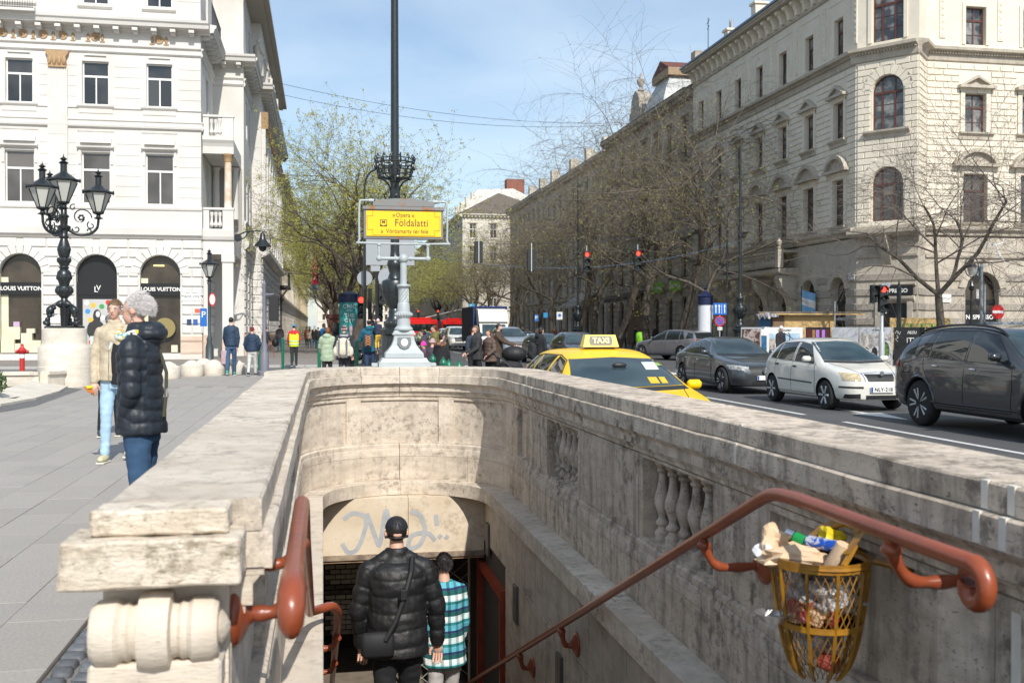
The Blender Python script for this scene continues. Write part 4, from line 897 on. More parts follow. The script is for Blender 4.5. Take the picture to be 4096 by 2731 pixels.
def dress_first(F_, u, w, seg=True, zt=9.1, zb=6.75):
 for s in (-1, 1): F_.box('window_surround', u + s * (w / 2 + .14) - .13, u + s * (w / 2 + .14) + .13, 0, .08, zb - .05, zt + .12, STONEG if False else CREAMB)
 F_.strip('window_hood', u - w / 2 - .28, u + w / 2 + .28, [(.08, zt + .02), (.10, zt + .28), (.2, zt + .33)], CREAMB); F_.pediment(u, w + 1.15, zt + .45, .8 if seg else .72, STONEG, .34, seg)
 F_.strip('window_sill', u - w / 2 - .3, u + w / 2 + .3, [(.06, zb - .25), (.2, zb - .1), (.22, zb - .02), (.02, zb)], STONEG)
def dress_second(F_, u, w, zt=13.05, zb=11.15):
 for s in (-1, 1): F_.box('window_surround', u + s * (w / 2 + .13) - .12, u + s * (w / 2 + .13) + .12, 0, .07, zb, zt + .12, CREAMB)
 F_.strip('window_hood', u - w / 2 - .25, u + w / 2 + .25, [(.07, zt + .02), (.09, zt + .22), (.16, zt + .26)], CREAMB); F_.pediment(u, w + .75, zt + .33, .55, STONEG, .3)
 F_.strip('window_sill', u - w / 2 - .35, u + w / 2 + .35, [(.08, zb - .36), (.1, zb - .2), (.24, zb - .08), (.25, zb - .01), (.02, zb)], STONEG)
cnt = 0
KB_ = MB(); KB_.prism([(0, 0), (.5, 0), (.62, .1), (.6, .22), (.42, .3), (.30, .55), (.26, .8), (.0, .8)], lambda a, c: (-.14, -a, .8 - c + .1 - .1), lambda a, c: (.14, -a, .8 - c)); EB = KB_.mesh('eave_bracket', CREAMB)
def upper(F_, us, u0, u1, wd, stuff=None, zc=19.6, arched=False, stl='six', pw=None, ornament=True):
 st = 'triple' if arched else 'cross'
 o1 = [(u, wd, 6.75, 9.1 + (.25 if arched else 0), 1 if arched else 0) for u in us]; o2 = [(u, wd if arched else wd * .88, 11.15, 13.05 + (.75 if arched else 0), 1 if arched else 0) for u in us]; o3 = [(u, wd * (1 if arched else .84), 15.45, 17.3 + (.9 if arched else 0), 0) for u in us]
 F_.wall(u0, u1, 6.0, zc, o1 + o2 + o3, CREAMW, depth=.3)
 for (u, w, a, c, r) in o1: F_.window(u, w, a, c, BRF, .2, arch=r, style='triple' if arched else 'six', gm=GL_B, fw=.075)
 for (u, w, a, c, r) in o2: F_.window(u, w, a, c, BRF, .2, arch=r, style='triple' if arched else 'six', gm=GL_C, fw=.075)
 for (u, w, a, c, r) in o3: F_.window(u, w, a, c, BRF, .2, style='triple' if arched else 'six', gm=GL_C, fw=.075)
 if arched:
  ops = [(u, w, a, c, r) for (u, w, a, c, r) in o1 + o2]
  for (u, w, a, c, r) in o1 + o2: F_.voussoirs(u, w, c - w / 2, w / 2 + .5, CREAMB, out=.05, n=9, a0=.1, key=False)
  for (u, w, a, c, r) in o2: F_.strip('window_sill', u - w / 2 - .35, u + w / 2 + .35, [(.08, a - .4), (.1, a - .25), (.26, a - .1), (.27, a - .01), (.02, a)], STONEG)
 else:
  ops = [(u, w + .52, a - .25, c + 1.25, 0) for (u, w, a, c, r) in o1] + [(u, w + .52, a - .38, c + .9, 0) for (u, w, a, c, r) in o2]
  for (u, w, a, c, r) in o1: dress_first(F_, u, w)
  for (u, w, a, c, r) in o2: dress_second(F_, u, w)
 F_.blocks(u0 + .02, u1 - .02, 6.75, 14.5, .31, .72, ops, CREAMB, out=.05, ch=.02, gap=.035, stuff=stuff)
 for (u, w, a, c, r) in o3:
  b = F_.mb(); fw_ = .16
  for s in (-1, 1): b.box((u + s * (w / 2 + .1) - .09, -.06, a), (u + s * (w / 2 + .1) + .09, 0, c + .2))
  b.box((u - w / 2 - .2, -.08, c + .02), (u + w / 2 + .2, 0, c + .2)) if False else b.box((u - w / 2 + .0, -.06, c + .02), (u + w / 2, 0, c + .2)); b.build('window_surround', CREAMB, CB_)
 F_.strip('cornice', u0 - (.3 if arched else 0), u1, CORN, STONEG)
 d = F_.mb(); u = u0 + .05
 while u < u1 - .1: d.box((u, -.26, 14.9), (u + .07, -.1, 15.0)); u += .15
 o = d.build('dentils', STONEG, CB_); o['kind'] = 'stuff'
 F_.strip('string_course', u0, u1, [(.0, 6.05), (.12, 6.1), (.14, 6.25), (.32, 6.35), (.34, 6.48), (.08, 6.55)], STONEG)
FA = Facade(CB_, 26, 69.6, -PI / 2)
UA = [1.7 + i * 3.22 for i in range(7)]
SA = MB(); upper(FA, UA, 0, 22.8, 1.15, stuff=SA); SA.T = None; o = SA.build('ashlar_blocks', CREAMB, CB_); o['kind'] = 'stuff'
for i in range(8):
 u = .1 + i * 3.2; FA.box('relief_strip', u, u + .3, 0, .05, 15.6, 18.3, CREAMB)
 b = FA.mb()
 for j in range(9): b.ell((u + .15, -.055, 15.8 + j * .29), (.09, .03, .12), 8, 5)
 o = b.build('ornament', CREAMB, CB_); o['kind'] = 'stuff'
for u in UA:
 b = FA.mb()
 for (a, c, z0, z1) in ((-1.15, -1.1, 15.7, 18.2), (1.1, 1.15, 15.7, 18.2), (-1.1, 1.1, 18.15, 18.2)): b.box((u + a, -.03, z0), (u + c, 0, z1))
 b.build('panel_moulding', CREAMB, CB_)
FA.strip('string_course', 0, 22.8, [(.02, 18.6), (.1, 18.65), (.12, 18.78), (.02, 18.8)], STONEG)
for i in range(24): FA.put('eave_bracket', EB, .5 + i * .95, 18.8)
FA.strip('eave', -.1, 23.4, [(.0, 19.6), (.75, 19.62), (.82, 19.72), (.9, 19.76), (.9, 19.86), (.0, 19.9)], STONEG); FA.strip('gutter', -.1, 23.3, [(.88, 19.865), (1.0, 19.87), (1.0, 19.99), (.88, 19.99)], mat('blue_grey_gutter', (.17, .22, .29), rough=.5, metal=.3))
b = FA.mb(); b.prism([(-.75, 19.95), (5.0, 22.3), (5.0, 19.95)], lambda a, c: (0, a, c), lambda a, c: (22.8, a, c)); b.build('roof', mat('grey_tile_roof', (.13, .11, .095), (.2, .17, .145), scale=6, rough=.8), CB_)
for i, u in enumerate((2.2, 6.8, 10.5, 14.6, 19.0)):
 ch = FA.box('chimney', u, u + .7, -2.2, -1.4, 20.3, 22.0 + (i % 2) * .4, CREAMW); FA.box('chimney_cap', u - .1, u + .8, -2.3, -1.3, 22.0 + (i % 2) * .4, 22.15 + (i % 2) * .4, CREAMW)
 b = FA.mb(); b.tube([(u + .2, 1.8, 22.1), (u + .2, 1.8, 22.9)], .1, 8); b.tube([(u + .5, 1.8, 22.1), (u + .5, 1.8, 22.8)], .1, 8); b.build('flue', mat('flue_metal', (.5, .5, .5), rough=.4, metal=.7), CB_)
b = FA.mb(); b.tube([(.3, 1.0, 20), (.3, 1.0, 23.6)], .03, 6); b.tube([(.0, 1.0, 23.2), (.6, 1.0, 23.4)], .02, 6); b.tube([(.1, 1.0, 22.8), (.5, 1.0, 23.0)], .02, 6); b.build('aerial', WIRON, CB_)
# corner facet and right-hand front
d = Vector((1.85, -2.4, 0)); LC = d.length; angC = math.atan2(d.y, d.x)
FC = Facade(CB_, 26, 46.8, angC); upper(FC, [1.52], 0, LC, 1.55, arched=True)
FR = Facade(CB_, 27.85, 44.4, math.atan2(1.15, 1.1)); FR.wall(0, 1.59, 6.0, 19.6, [], CREAMW); FR.blocks(.02, 1.55, 6.75, 14.5, .31, .8, [], CREAMB, out=.05, gap=.035); FR.strip('cornice', 0, 1.59, CORN, STONEG)
FB = Facade(CB_, 28.95, 45.55, 0); UB = [2.65, 5.8, 8.95, 12.1]
SB_ = MB(); upper(FB, UB, 0, 16, 1.3, stuff=None)
for i in range(6):
 u = .85 + i * 3.15 - .15
 if u < 15: FB.box('relief_strip', u, u + .32, 0, .05, 15.7, 18.9, CREAMB); b = FB.mb(); [b.ell((u + .16, -.055, 15.9 + j * .33), (.1, .03, .14), 8, 5) for j in range(9)]; o = b.build('ornament', CREAMB, CB_); o['kind'] = 'stuff'
# ground floor: bands of vermiculated stone and arches
g_ops_A = [(u, 1.5, .2, 4.15, 1) for u in UA]; g_ops_B = [(3.1, 1.85, .0, 4.3, 1), (6.9, 1.85, 0, 4.3, 1), (10.8, 1.85, 0, 4.3, 1)]
GB = []
for (F_, u0, u1, ops) in ((FA, 0, 22.8, g_ops_A), (FC, 0, LC, [(1.9, 1.25, 0, 2.75, 0)]), (FR, 0, 1.59, []), (FB, 0, 16, g_ops_B)):
 F_.wall(u0, u1, 0, 6.05, ops, STONEG, depth=.4)
 n_ = 0
 for r in range(6):
  z = .25 + r * .72
  segs = [(u0, u1)]
  for (uc, w, zb, zt, ar) in ops:
   sp = zt - w / 2 * ar
   if z + .3 > zt + .3: continue
   hw = w / 2 + (.02 if z + .2 < sp else -.0 + .18)
   segs = [q for (p, c) in segs for q in ([(p, min(c, uc - hw)), (max(p, uc + hw), c)] if p < uc < c else [(p, c)]) if q[1] - q[0] > .15]
  for (p, c) in segs: F_.box('rusticated_band', p + .01, c - .01, -.005, .07, z, z + .34, RUST, .02)
 for (uc, w, zb, zt, ar) in ops:
  if ar:
   F_.voussoirs(uc, w, zt - w / 2, w / 2 + .42, STONEG, out=.09, n=7, a0=.12)
   b = F_.mb(); P = [(-w / 2, zb), (w / 2, zb)] + [(w / 2 * math.cos(PI * k / 12), zt - w / 2 + w / 2 * math.sin(PI * k / 12)) for k in range(13)]; b.prism(P, lambda a, c: (uc + a, .38, c), lambda a, c: (uc + a, .40, c)); b.build('shop_window', SHOP, CB_)
   F_.box('transom_bar', uc - w / 2, uc + w / 2, -.36, -.3, 2.75, 2.95, SBLK); b = F_.mb(); b.prism([(-.12, zt), (.12, zt), (.17, zt + .55), (-.17, zt + .55)], lambda a, c: (uc + a, 0, c), lambda a, c: (uc + a, -.25, c)); b.build('keystone', STONEG, CB_)
FB.strip('string_course', 0, 16, [(.02, 4.95), (.1, 5.0), (.12, 5.1), (.02, 5.12)], STONEG); FC.strip('string_course', 0, LC, [(.02, 4.95), (.1, 5.0), (.12, 5.1), (.02, 5.12)], STONEG)
FC.box('door_surround', 1.0, 1.25, 0, .12, 0, 3.0, STONEG); FC.box('door_surround', 2.55, 2.8, 0, .12, 0, 3.0, STONEG) ; FC.strip('door_hood', .9, 2.9, [(.1, 2.82), (.2, 2.95), (.22, 3.05), (.05, 3.1)], STONEG)
FC.box('door', 1.3, 2.5, -.3, -.25, 0, 2.72, SBLK); FC.box('fascia', 1.0, 2.85, .125, .17, 3.12, 3.55, SBLK); FC.strip('fascia_frame', .9, 2.95, [(.1, 3.56), (.2, 3.64), (.2, 3.7), (.05, 3.72)], STONEG)
lettering('NESPRESSO', .27, SLET, CB_, FC.T @ Vector((1.92, -.18, 3.33)), (PI / 2, 0, angC), bold=.006)
for j, uc in enumerate((3.1, 6.9)):
 FB.box('fascia', uc - .9, uc + .9, -.29, -.2, 1.75, 2.45, SBLK); lettering('NESPRESSO', .30, SLET, CB_, FB.T @ Vector((uc, .19, 2.08)), bold=.006)
 FB.box('awning_strip', uc - .88, uc + .88, -.36, -.34, 1.15, 1.7, mat('shop_red_glow', (.12, .02, .015), (.03, .015, .01), scale=5, rough=.5))
for uc in UA[4:]:
 FA.box('fascia', uc - .74, uc + .74, -.29, -.2, 1.75, 2.25, SBLK); o = lettering('NESPRESSO', .22, SLET, CB_, FA.T @ Vector((uc, .19, 2.0)), (PI / 2, 0, -PI / 2))
FB.box('street_name_plate', .75, 1.35, .075, .09, 2.8, 3.2, mat('name_plate_white', (.78, .78, .74))); lettering('Dalszínház utca', .075, BLACK, CB_, FB.T @ Vector((1.05, -.095, 3.0)))
FA.box('street_name_plate', 22.2, 22.75, .075, .09, 3.95, 4.3, mat('name_plate_white', (.78, .78, .74))); lettering('Andrássy út', .09, BLACK, CB_, FA.T @ Vector((22.47, -.095, 4.12)), (PI / 2, 0, -PI / 2))
b = FC.mb(); b.prism([(0, 6.0), (.9, 6.0), (.5, 5.5), (0, 4.6)], lambda a, c: (1.3, -a, c), lambda a, c: (1.75, -a, c)); b.build('console', STONEG, CB_)
FC.strip('balcony_slab', -.2, LC + .3, [(.0, 5.95), (.55, 6.0), (.75, 6.12), (.78, 6.3), (0, 6.35)], STONEG)
# stone balcony with balustrade along the avenue side
for (u0, u1) in ((5.8, 16.5),):
 FA.strip('balcony_slab', u0, u1, [(.0, 4.5), (1.0, 4.55), (1.15, 4.65), (1.18, 4.85), (0, 4.9)], STONEG); FA.strip('balustrade_rail', u0, u1, [(.92, 5.75), (1.15, 5.75), (1.15, 5.88), (.92, 5.88)], STONEG)
 kb = MB(); kb.lathe([(.06, 0), (.1, .1), (.11, .25), (.05, .45), (.05, .55), (.08, .65), (.08, .75)], n=8); gbal = kb.mesh('baluster', STONEG, smooth=40)
 u = u0 + .3
 while u < u1: FA.put('baluster', gbal, u, 4.98, 1.04); u += .27
 for u in (u0 + .02, (u0 + u1) / 2, u1 - .4): FA.box('pedestal', u, u + .38, .88, 1.2, 4.9, 5.92, STONEG); b = FA.mb(); b.lathe([(.05, 0), (.12, .08), (.06, .15), (.18, .35), (.18, .45), (.08, .52), (.03, .62)], (u + .19, -1.04, 5.92), 10); b.build('urn', STONEG, CB_, smooth=50)
for u in (6.3, 9.7, 12.9, 16.0):
 b = FA.mb(); b.prism([(0, 4.5), (1.0, 4.5), (1.05, 4.25), (.95, 4.05), (.9, 3.8), (.62, 3.5), (.42, 3.2), (.3, 2.7), (.36, 2.45), (.0, 2.3)], lambda a, c: (u - .32, -a, c), lambda a, c: (u + .32, -a, c)); b.build('console', STONEG, CB_)
b = MB(); b.T = Matrix.Translation(-CB_.location); b.box((28.9, 69.4, 0), (44.9, 69.55, 19.6)); b.box((44.7, 45.6, 0), (44.9, 69.4, 19.6)); b.box((26.5, 47.5, 19.4), (44.8, 69.4, 19.58)); b.build('rear_wall', CREAMW, CB_)
# ---- generic row houses
def row_house(name, label, x, y0, y1, side, H, wallc, win=GL_B, fl=4, bay=3.0, roofc=None, roofh=2.5, gfl=4.6, front=False, depth=14, wfr=BRF, shop=True, stone=None, ww=1.1, group='houses along the avenue'):
 B = thing(name, label, 'building', (x, y0, 0), group=group)
 wm = mat(name + '_wall' + '_%d' % int(y0), wallc[0], wallc[1], scale=.8, rough=.88, dirt=(wallc[2], .5, 1.2), streak=(wallc[2], .4))
 Fx = Facade(B, x, y1, -PI / 2) if side > 0 else Facade(B, x, y0, PI / 2)
 fs = [(Fx, y1 - y0)]
 if front: fs.append((Facade(B, x, y0, 0) if side > 0 else Facade(B, x - depth, y0, 0), depth))
 flh = (H - gfl - .8) / fl
 for (Fq, L_) in fs:
  n = max(1, int(L_ / bay)); us = [L_ * (i + .5) / n for i in range(n)]; ops = [(u, ww + .3, .2, gfl - .7, 1) for u in us]
  for f in range(fl): ops += [(u, ww, gfl + f * flh + .6, gfl + f * flh + flh * .78, 0) for u in us]
  Fq.wall(0, L_, 0, H, ops, wm, depth=.25)
  for (u, w, a, c, r) in ops:
   if r: Fq.window(u, w, a, c, SBLK, .2, arch=1, style='plain', gm=SHOP, fw=.08)
   else: Fq.window(u, w, a, c, wfr, .16, style='low', gm=win, fw=.07)
  b = Fq.mb()
  for (u, w, a, c, r) in ops:
   if not r:
    b.box((u - w / 2 - .16, -.06, a - .12), (u - w / 2 - .002, 0, c + .1)); b.box((u + w / 2 + .002, -.06, a - .12), (u + w / 2 + .16, 0, c + .1)); b.box((u - w / 2 - .28, -.2, c + .12), (u + w / 2 + .28, 0, c + .26)); b.box((u - w / 2 - .22, -.14, a - .24), (u + w / 2 + .22, 0, a - .13))
  o = b.build('window_surrounds', stone or wm, B); o['kind'] = 'stuff'
  b = Fq.mb(); z = .3
  while z < gfl - .5:
   e = [0] + [q for u in us for q in (u - ww / 2 - .18, u + ww / 2 + .18)] + [L_]
   for i in range(0, len(e), 2): b.box((e[i], -.05, z), (e[i + 1], 0, z + .36))
   z += .46
  o = b.build('rustication', stone or wm, B); o['kind'] = 'stuff'
  Fq.strip('string_course', 0, L_, [(.05, gfl - .25), (.22, gfl - .1), (.24, gfl + .05), (.03, gfl + .1)], stone or wm); Fq.strip('string_course', 0, L_, [(.03, gfl + flh), (.16, gfl + flh + .1), (.16, gfl + flh + .18), (.03, gfl + flh + .22)], stone or wm)
  Fq.strip('cornice', 0, L_, [(.03, H - .6), (.2, H - .5), (.55, H - .3), (.7, H - .2), (.72, H), (0, H + .05)], stone or wm)
  b = Fq.mb(); u = .2
  while u < L_ - .2: b.box((u, -.5, H - .55), (u + .22, 0, H - .32)); u += .6
  o = b.build('cornice_brackets', stone or wm, B); o['kind'] = 'stuff'
  Fq.strip('roof_edge', 0, L_, [(.60, H + .055), (.7, H + .12)], mat('grey_zinc', (.22, .24, .25), rough=.6))
  if Fq is Fx:
   b = Fq.mb(); b.prism([(-.6, H + .06), (depth * .35, H + roofh), (depth, H + .06)], lambda a, c: (0, a, c), lambda a, c: (L_, a, c)); b.build('roof', roofc or mat('grey_tile_roof', (.13, .11, .095), (.2, .17, .145), scale=6, rough=.8), B)
   for i in range(max(1, int(L_ / 7))): Fq.box('chimney', 2 + i * 7, 2.9 + i * 7, -3.2, -2.2, H + .6, H + roofh + .8, wm)
 b = Fx.mb(); b.box((.02, depth, 0), ((y1 - y0) - .02, depth + .2, H)); b.box((.0, .03, 0), (.02, depth, H)) if not front or side < 0 else None; b.box((y1 - y0 - .03, .03, 0), (y1 - y0 - .001, depth, H)) if not (front and side > 0) else None; b.build('party_wall', wm, B)
 return B, Fx
SAND = ((.40, .335, .265), (.49, .42, .34), (.07, .06, .05)); BEI = ((.58, .515, .43), (.66, .6, .51), (.2, .17, .14)); PALE = ((.62, .57, .47), (.68, .63, .54), (.45, .4, .33)); DARK = ((.10, .085, .07), (.16, .135, .11), (.03, .026, .022)); OCH = ((.5, .42, .28), (.56, .48, .34), (.3, .25, .18))
B1, X1 = row_house('sooty_town_house', 'sooty dark stone house with domed mansard beside the cream corner building', 26.0, 69.7, 92, 1, 18.6, SAND, fl=3, bay=2.8, roofh=3.5)
z0 = 18.65      # mansard pavilion, gable dormer with urn
b = X1.mb(); P0 = [(12, -.4), (17, -.4), (17, 4.5), (12, 4.5)]
lv = [(0, 1.0), (.7, .94), (1.4, .84), (2.0, .72), (2.4, .66)]
for i in range(len(lv) - 1):
 (h1, k1), (h2, k2) = lv[i], lv[i + 1]; c = (14.5, 2.05)
 q1 = [(c[0] + (p[0] - c[0]) * k1, c[1] + (p[1] - c[1]) * k1, z0 + h1) for p in P0]; q2 = [(c[0] + (p[0] - c[0]) * k2, c[1] + (p[1] - c[1]) * k2, z0 + h2) for p in P0]
 b.add(q1 + q2, [(0, 1, 5, 4), (1, 2, 6, 5), (2, 3, 7, 6), (3, 0, 4, 7), (4, 5, 6, 7)])
b.build('mansard_dome', mat('zinc_sheet_roof', (.42, .45, .46), (.33, .33, .31), scale=3.5, rough=.5, metal=.2), B1)
X1.box('dome_cap', 12.5, 16.5, -4.0, -.2, z0 + 2.41, z0 + 3.0, mat('ochre_brick', (.3, .2, .12), (.38, .27, .17), scale=9)); b = X1.mb(); b.prism([(12.5, 0), (16.5, 0), (14.5, .9)], lambda a, c: (a, .2, z0 + 3.01 + c), lambda a, c: (a, 4.0, z0 + 3.01 + c)); b.build('roof', mat('red_brown_roof', (.14, .05, .035), rough=.8), B1)
b = X1.mb(); b.prism([(8.0, 0), (11.1, 0), (11.1, 1.0), (10.7, 1.2), (10.6, 1.9), (10.2, 2.4), (9.55, 2.7), (8.9, 2.4), (8.5, 1.9), (8.4, 1.2), (8.0, 1.0)], lambda a, c: (a, -.3, z0 + c), lambda a, c: (a, .9, z0 + c)); b.build('gable', mat('gable_stone', (.33, .29, .24), (.45, .41, .35), scale=3, dirt=((.08, .07, .06), .6, 2)), B1)
b = X1.mb(); b.lathe([(.15, 0), (.28, .1), (.12, .35), (.35, .8), (.33, 1.0), (.1, 1.15), (.12, 1.4), (0, 1.6)], (9.55, .2, z0 + 2.65), 12); b.build('urn', mat('gable_stone', (.33, .29, .24)), B1, smooth=50)
row_house('beige_town_house', 'long beige house behind the bare trees on the right of the avenue', 26.0, 92.1, 118, 1, 17.8, BEI, fl=3, bay=2.7)
row_house('grey_town_house', 'grey stone house at the far right before the side square', 26.0, 118.1, 142, 1, 18.0, ((.5, .45, .38), (.58, .53, .45), (.1, .09, .075)), fl=3, bay=2.7)
Bf, Xf = row_house('lit_far_house', 'sunlit pale house across the far square facing us beyond the trees', 22.5, 166, 195, 1, 20.3, PALE, fl=4, bay=3.0, front=True, depth=17, wfr=WFR, roofh=3.5)
b = MB(); b.T = Matrix.Translation(-Bf.location); b.prism([(22.5, 20.5), (25, 24.3), (31, 24.6), (39.5, 20.5)], lambda a, c: (a, 166.2, c), lambda a, c: (a, 166.6, c)); b.build('gable', mat('pale_gable', (.72, .69, .63), rough=.8), Bf)
b = MB(); b.T = Matrix.Translation(-Bf.location); b.box((30, 167, 22), (33, 169, 26.3)); b.build('chimney', mat('brick_chimney', (.25, .1, .07), rough=.9), Bf)
row_house('ochre_far_house', 'ochre house far down the right side of the avenue', 22.5, 195.1, 240, 1, 20, OCH, fl=4, bay=3.4); row_house('brown_far_house', 'brown house at the distant right end of the avenue', 22.5, 240.1, 300, 1, 19, SAND, fl=4, bay=4)
B2, X2 = row_house('charred_town_house', 'dark soot blackened house just past the white corner building', -4.2, 90.8, 110, -1, 19.5, DARK, fl=3, bay=2.6, roofc=mat('slate_roof', (.06, .065, .07)))
row_house('tan_town_house', 'tan stone house with a balcony further along the left pavement', -4.2, 110.1, 134, -1, 17.5, BEI, fl=3, bay=2.7, roofc=mat('red_tile_roof', (.35, .1, .05), (.42, .14, .08), scale=8)); row_house('cream_town_house', 'cream rusticated house behind the red theatre banner', -4.2, 134.1, 165, -1, 18.5, PALE, fl=3, bay=2.8)
row_house('sandy_far_house', 'sandy house at the distant left end of the avenue', -4.2, 165.1, 300, -1, 18, OCH, fl=3, bay=4.5)
# block that closes the view
row_house('end_building', 'hazy pale building closing the far end of the avenue', -2, 420, 440, 1, 16, PALE, fl=3, bay=5, front=True, depth=30)
# shop awnings, signs and balconies of the left row
for (y, z, lab) in ((94.5, 5.1, 'dark iron balcony on curved brackets of the soot blackened house'),):
 bl = thing('balcony', lab, 'balcony', (-4.2, y, z)); b = MB(); b.box((0, -3, 0), (1.3, 3, .2)); b.tube([(0, -3, -1.4), (.5, -3, -1.2), (.9, -3, -.5), (1.3, -3, -.02)], .1, 6); b.build('slab', mat('sooty_stone', (.06, .05, .045), rough=.9), bl)
 b = MB(); [b.box((1.22, -3 + i * .2, .2), (1.25, -2.97 + i * .2, 1.2)) for i in range(31)]; b.box((1.2, -3, 1.2), (1.27, 3, 1.25)); b.build('railing', WIRON, bl)
# ================================================================ vehicles (front towards local -y, origin on the road under the middle)
RUB = mat('tyre_rubber', (.018, .018, .018), rough=.85); ALLOY = mat('alloy_rim', (.5, .5, .5), rough=.38, metal=.3); ALLOYD = mat('dull_rim', (.3, .3, .3), rough=.4, metal=.7)
CHROME = mat('chrome', (.7, .7, .7), rough=.12, metal=1.0); TRIM = mat('black_trim', (.02, .02, .021), rough=.5); SEAMM = mat('panel_gap', (.004, .004, .004), rough=.9)
CGL = mat('car_glass', (.012, .018, .02), rough=.03, spec=.9); CGLW = mat('windscreen_glass', (.035, .062, .07), (.018, .03, .035), scale=1.2, rough=.03, spec=.9, detail=2); HLG = mat('headlamp_glass', (.5, .5, .48), (.15, .15, .15), scale=16, rough=.08, spec=.8); HLY = mat('yellowed_headlamp', (.62, .5, .3), (.35, .3, .2), scale=14, rough=.12); TLR = mat('tail_lamp_red', (.35, .005, .01), rough=.12)  # blue-green of the windscreen puts reflected sky into its colour
PLATE = mat('number_plate', (.78, .78, .76), rough=.4); PBLUE = mat('plate_blue', (.01, .06, .3), rough=.4)
def interp(P, y):
 if y <= P[0][0]: return P[0][1]
 for (a, c), (b, d) in zip(P[:-1], P[1:]):
  if y <= b: return c + (d - c) * (y - a) / (b - a)
 return P[-1][1]
def paint(name, c, rough=.28, metal=.0, c2=None): return mat(name, c, rough=rough, metal=metal, coat=.3 if 'yellow' in name else 1.0, spec=.3 if 'yellow' in name else .5)
WHC = {}
def wheel(par, x, y, r, w, sty, rimm, n):
 k = (r, w, sty)
 if k not in WHC:
  t = MB(); t.lathe([(r * .66, -w / 2), (r * .9, -w / 2), (r * .97, -w / 2 + .02), (r, -w * .3), (r, w * .3), (r * .97, w / 2 - .02), (r * .9, w / 2), (r * .66, w / 2)], n=28, axis='x')
  m = MB(); m.lathe([(r * .72, -w / 2 + .004), (r * .63, -w / 2 + .006), (r * .6, -w * .1), (r * .6, w * .1)], n=28, axis='x'); m.lathe([(0, -w / 2 + .012), (r * .16, -w / 2 + .015), (r * .19, -w * .25), (0, -w * .25)], n=12, axis='x')
  for i in range(sty):
   a = 2 * PI * i / sty
   for s in ((-.2, .2) if sty == 5 else (0,)):
    ca, sa = math.cos(a + s * .4), math.sin(a + s * .4); cb, sb = math.cos(a + s), math.sin(a + s)
    m.tube([(-w / 2 + .02, ca * r * .12, sa * r * .12), (-w / 2 + .004, cb * r * .66, sb * r * .66)], r * (.055 if sty == 5 else .10), 5)
  d = MB(); d.lathe([(0, -w * .05), (r * .6, -w * .05)], n=24, axis='x'); WHC[k] = (t.mesh('tyre', RUB, 40), m.mesh('rim', rimm, 40), d.mesh('hub_shadow', TRIM))  # black disc behind the spokes stands in for shade inside the wheel
 t, m, d = WHC[k]; o = link('wheel', t, par, (x, y, r)); link('rim', m, o); link('hub_shadow_disc', d, o)
 if x > 0: o.rotation_euler = (0, 0, PI)
 return o
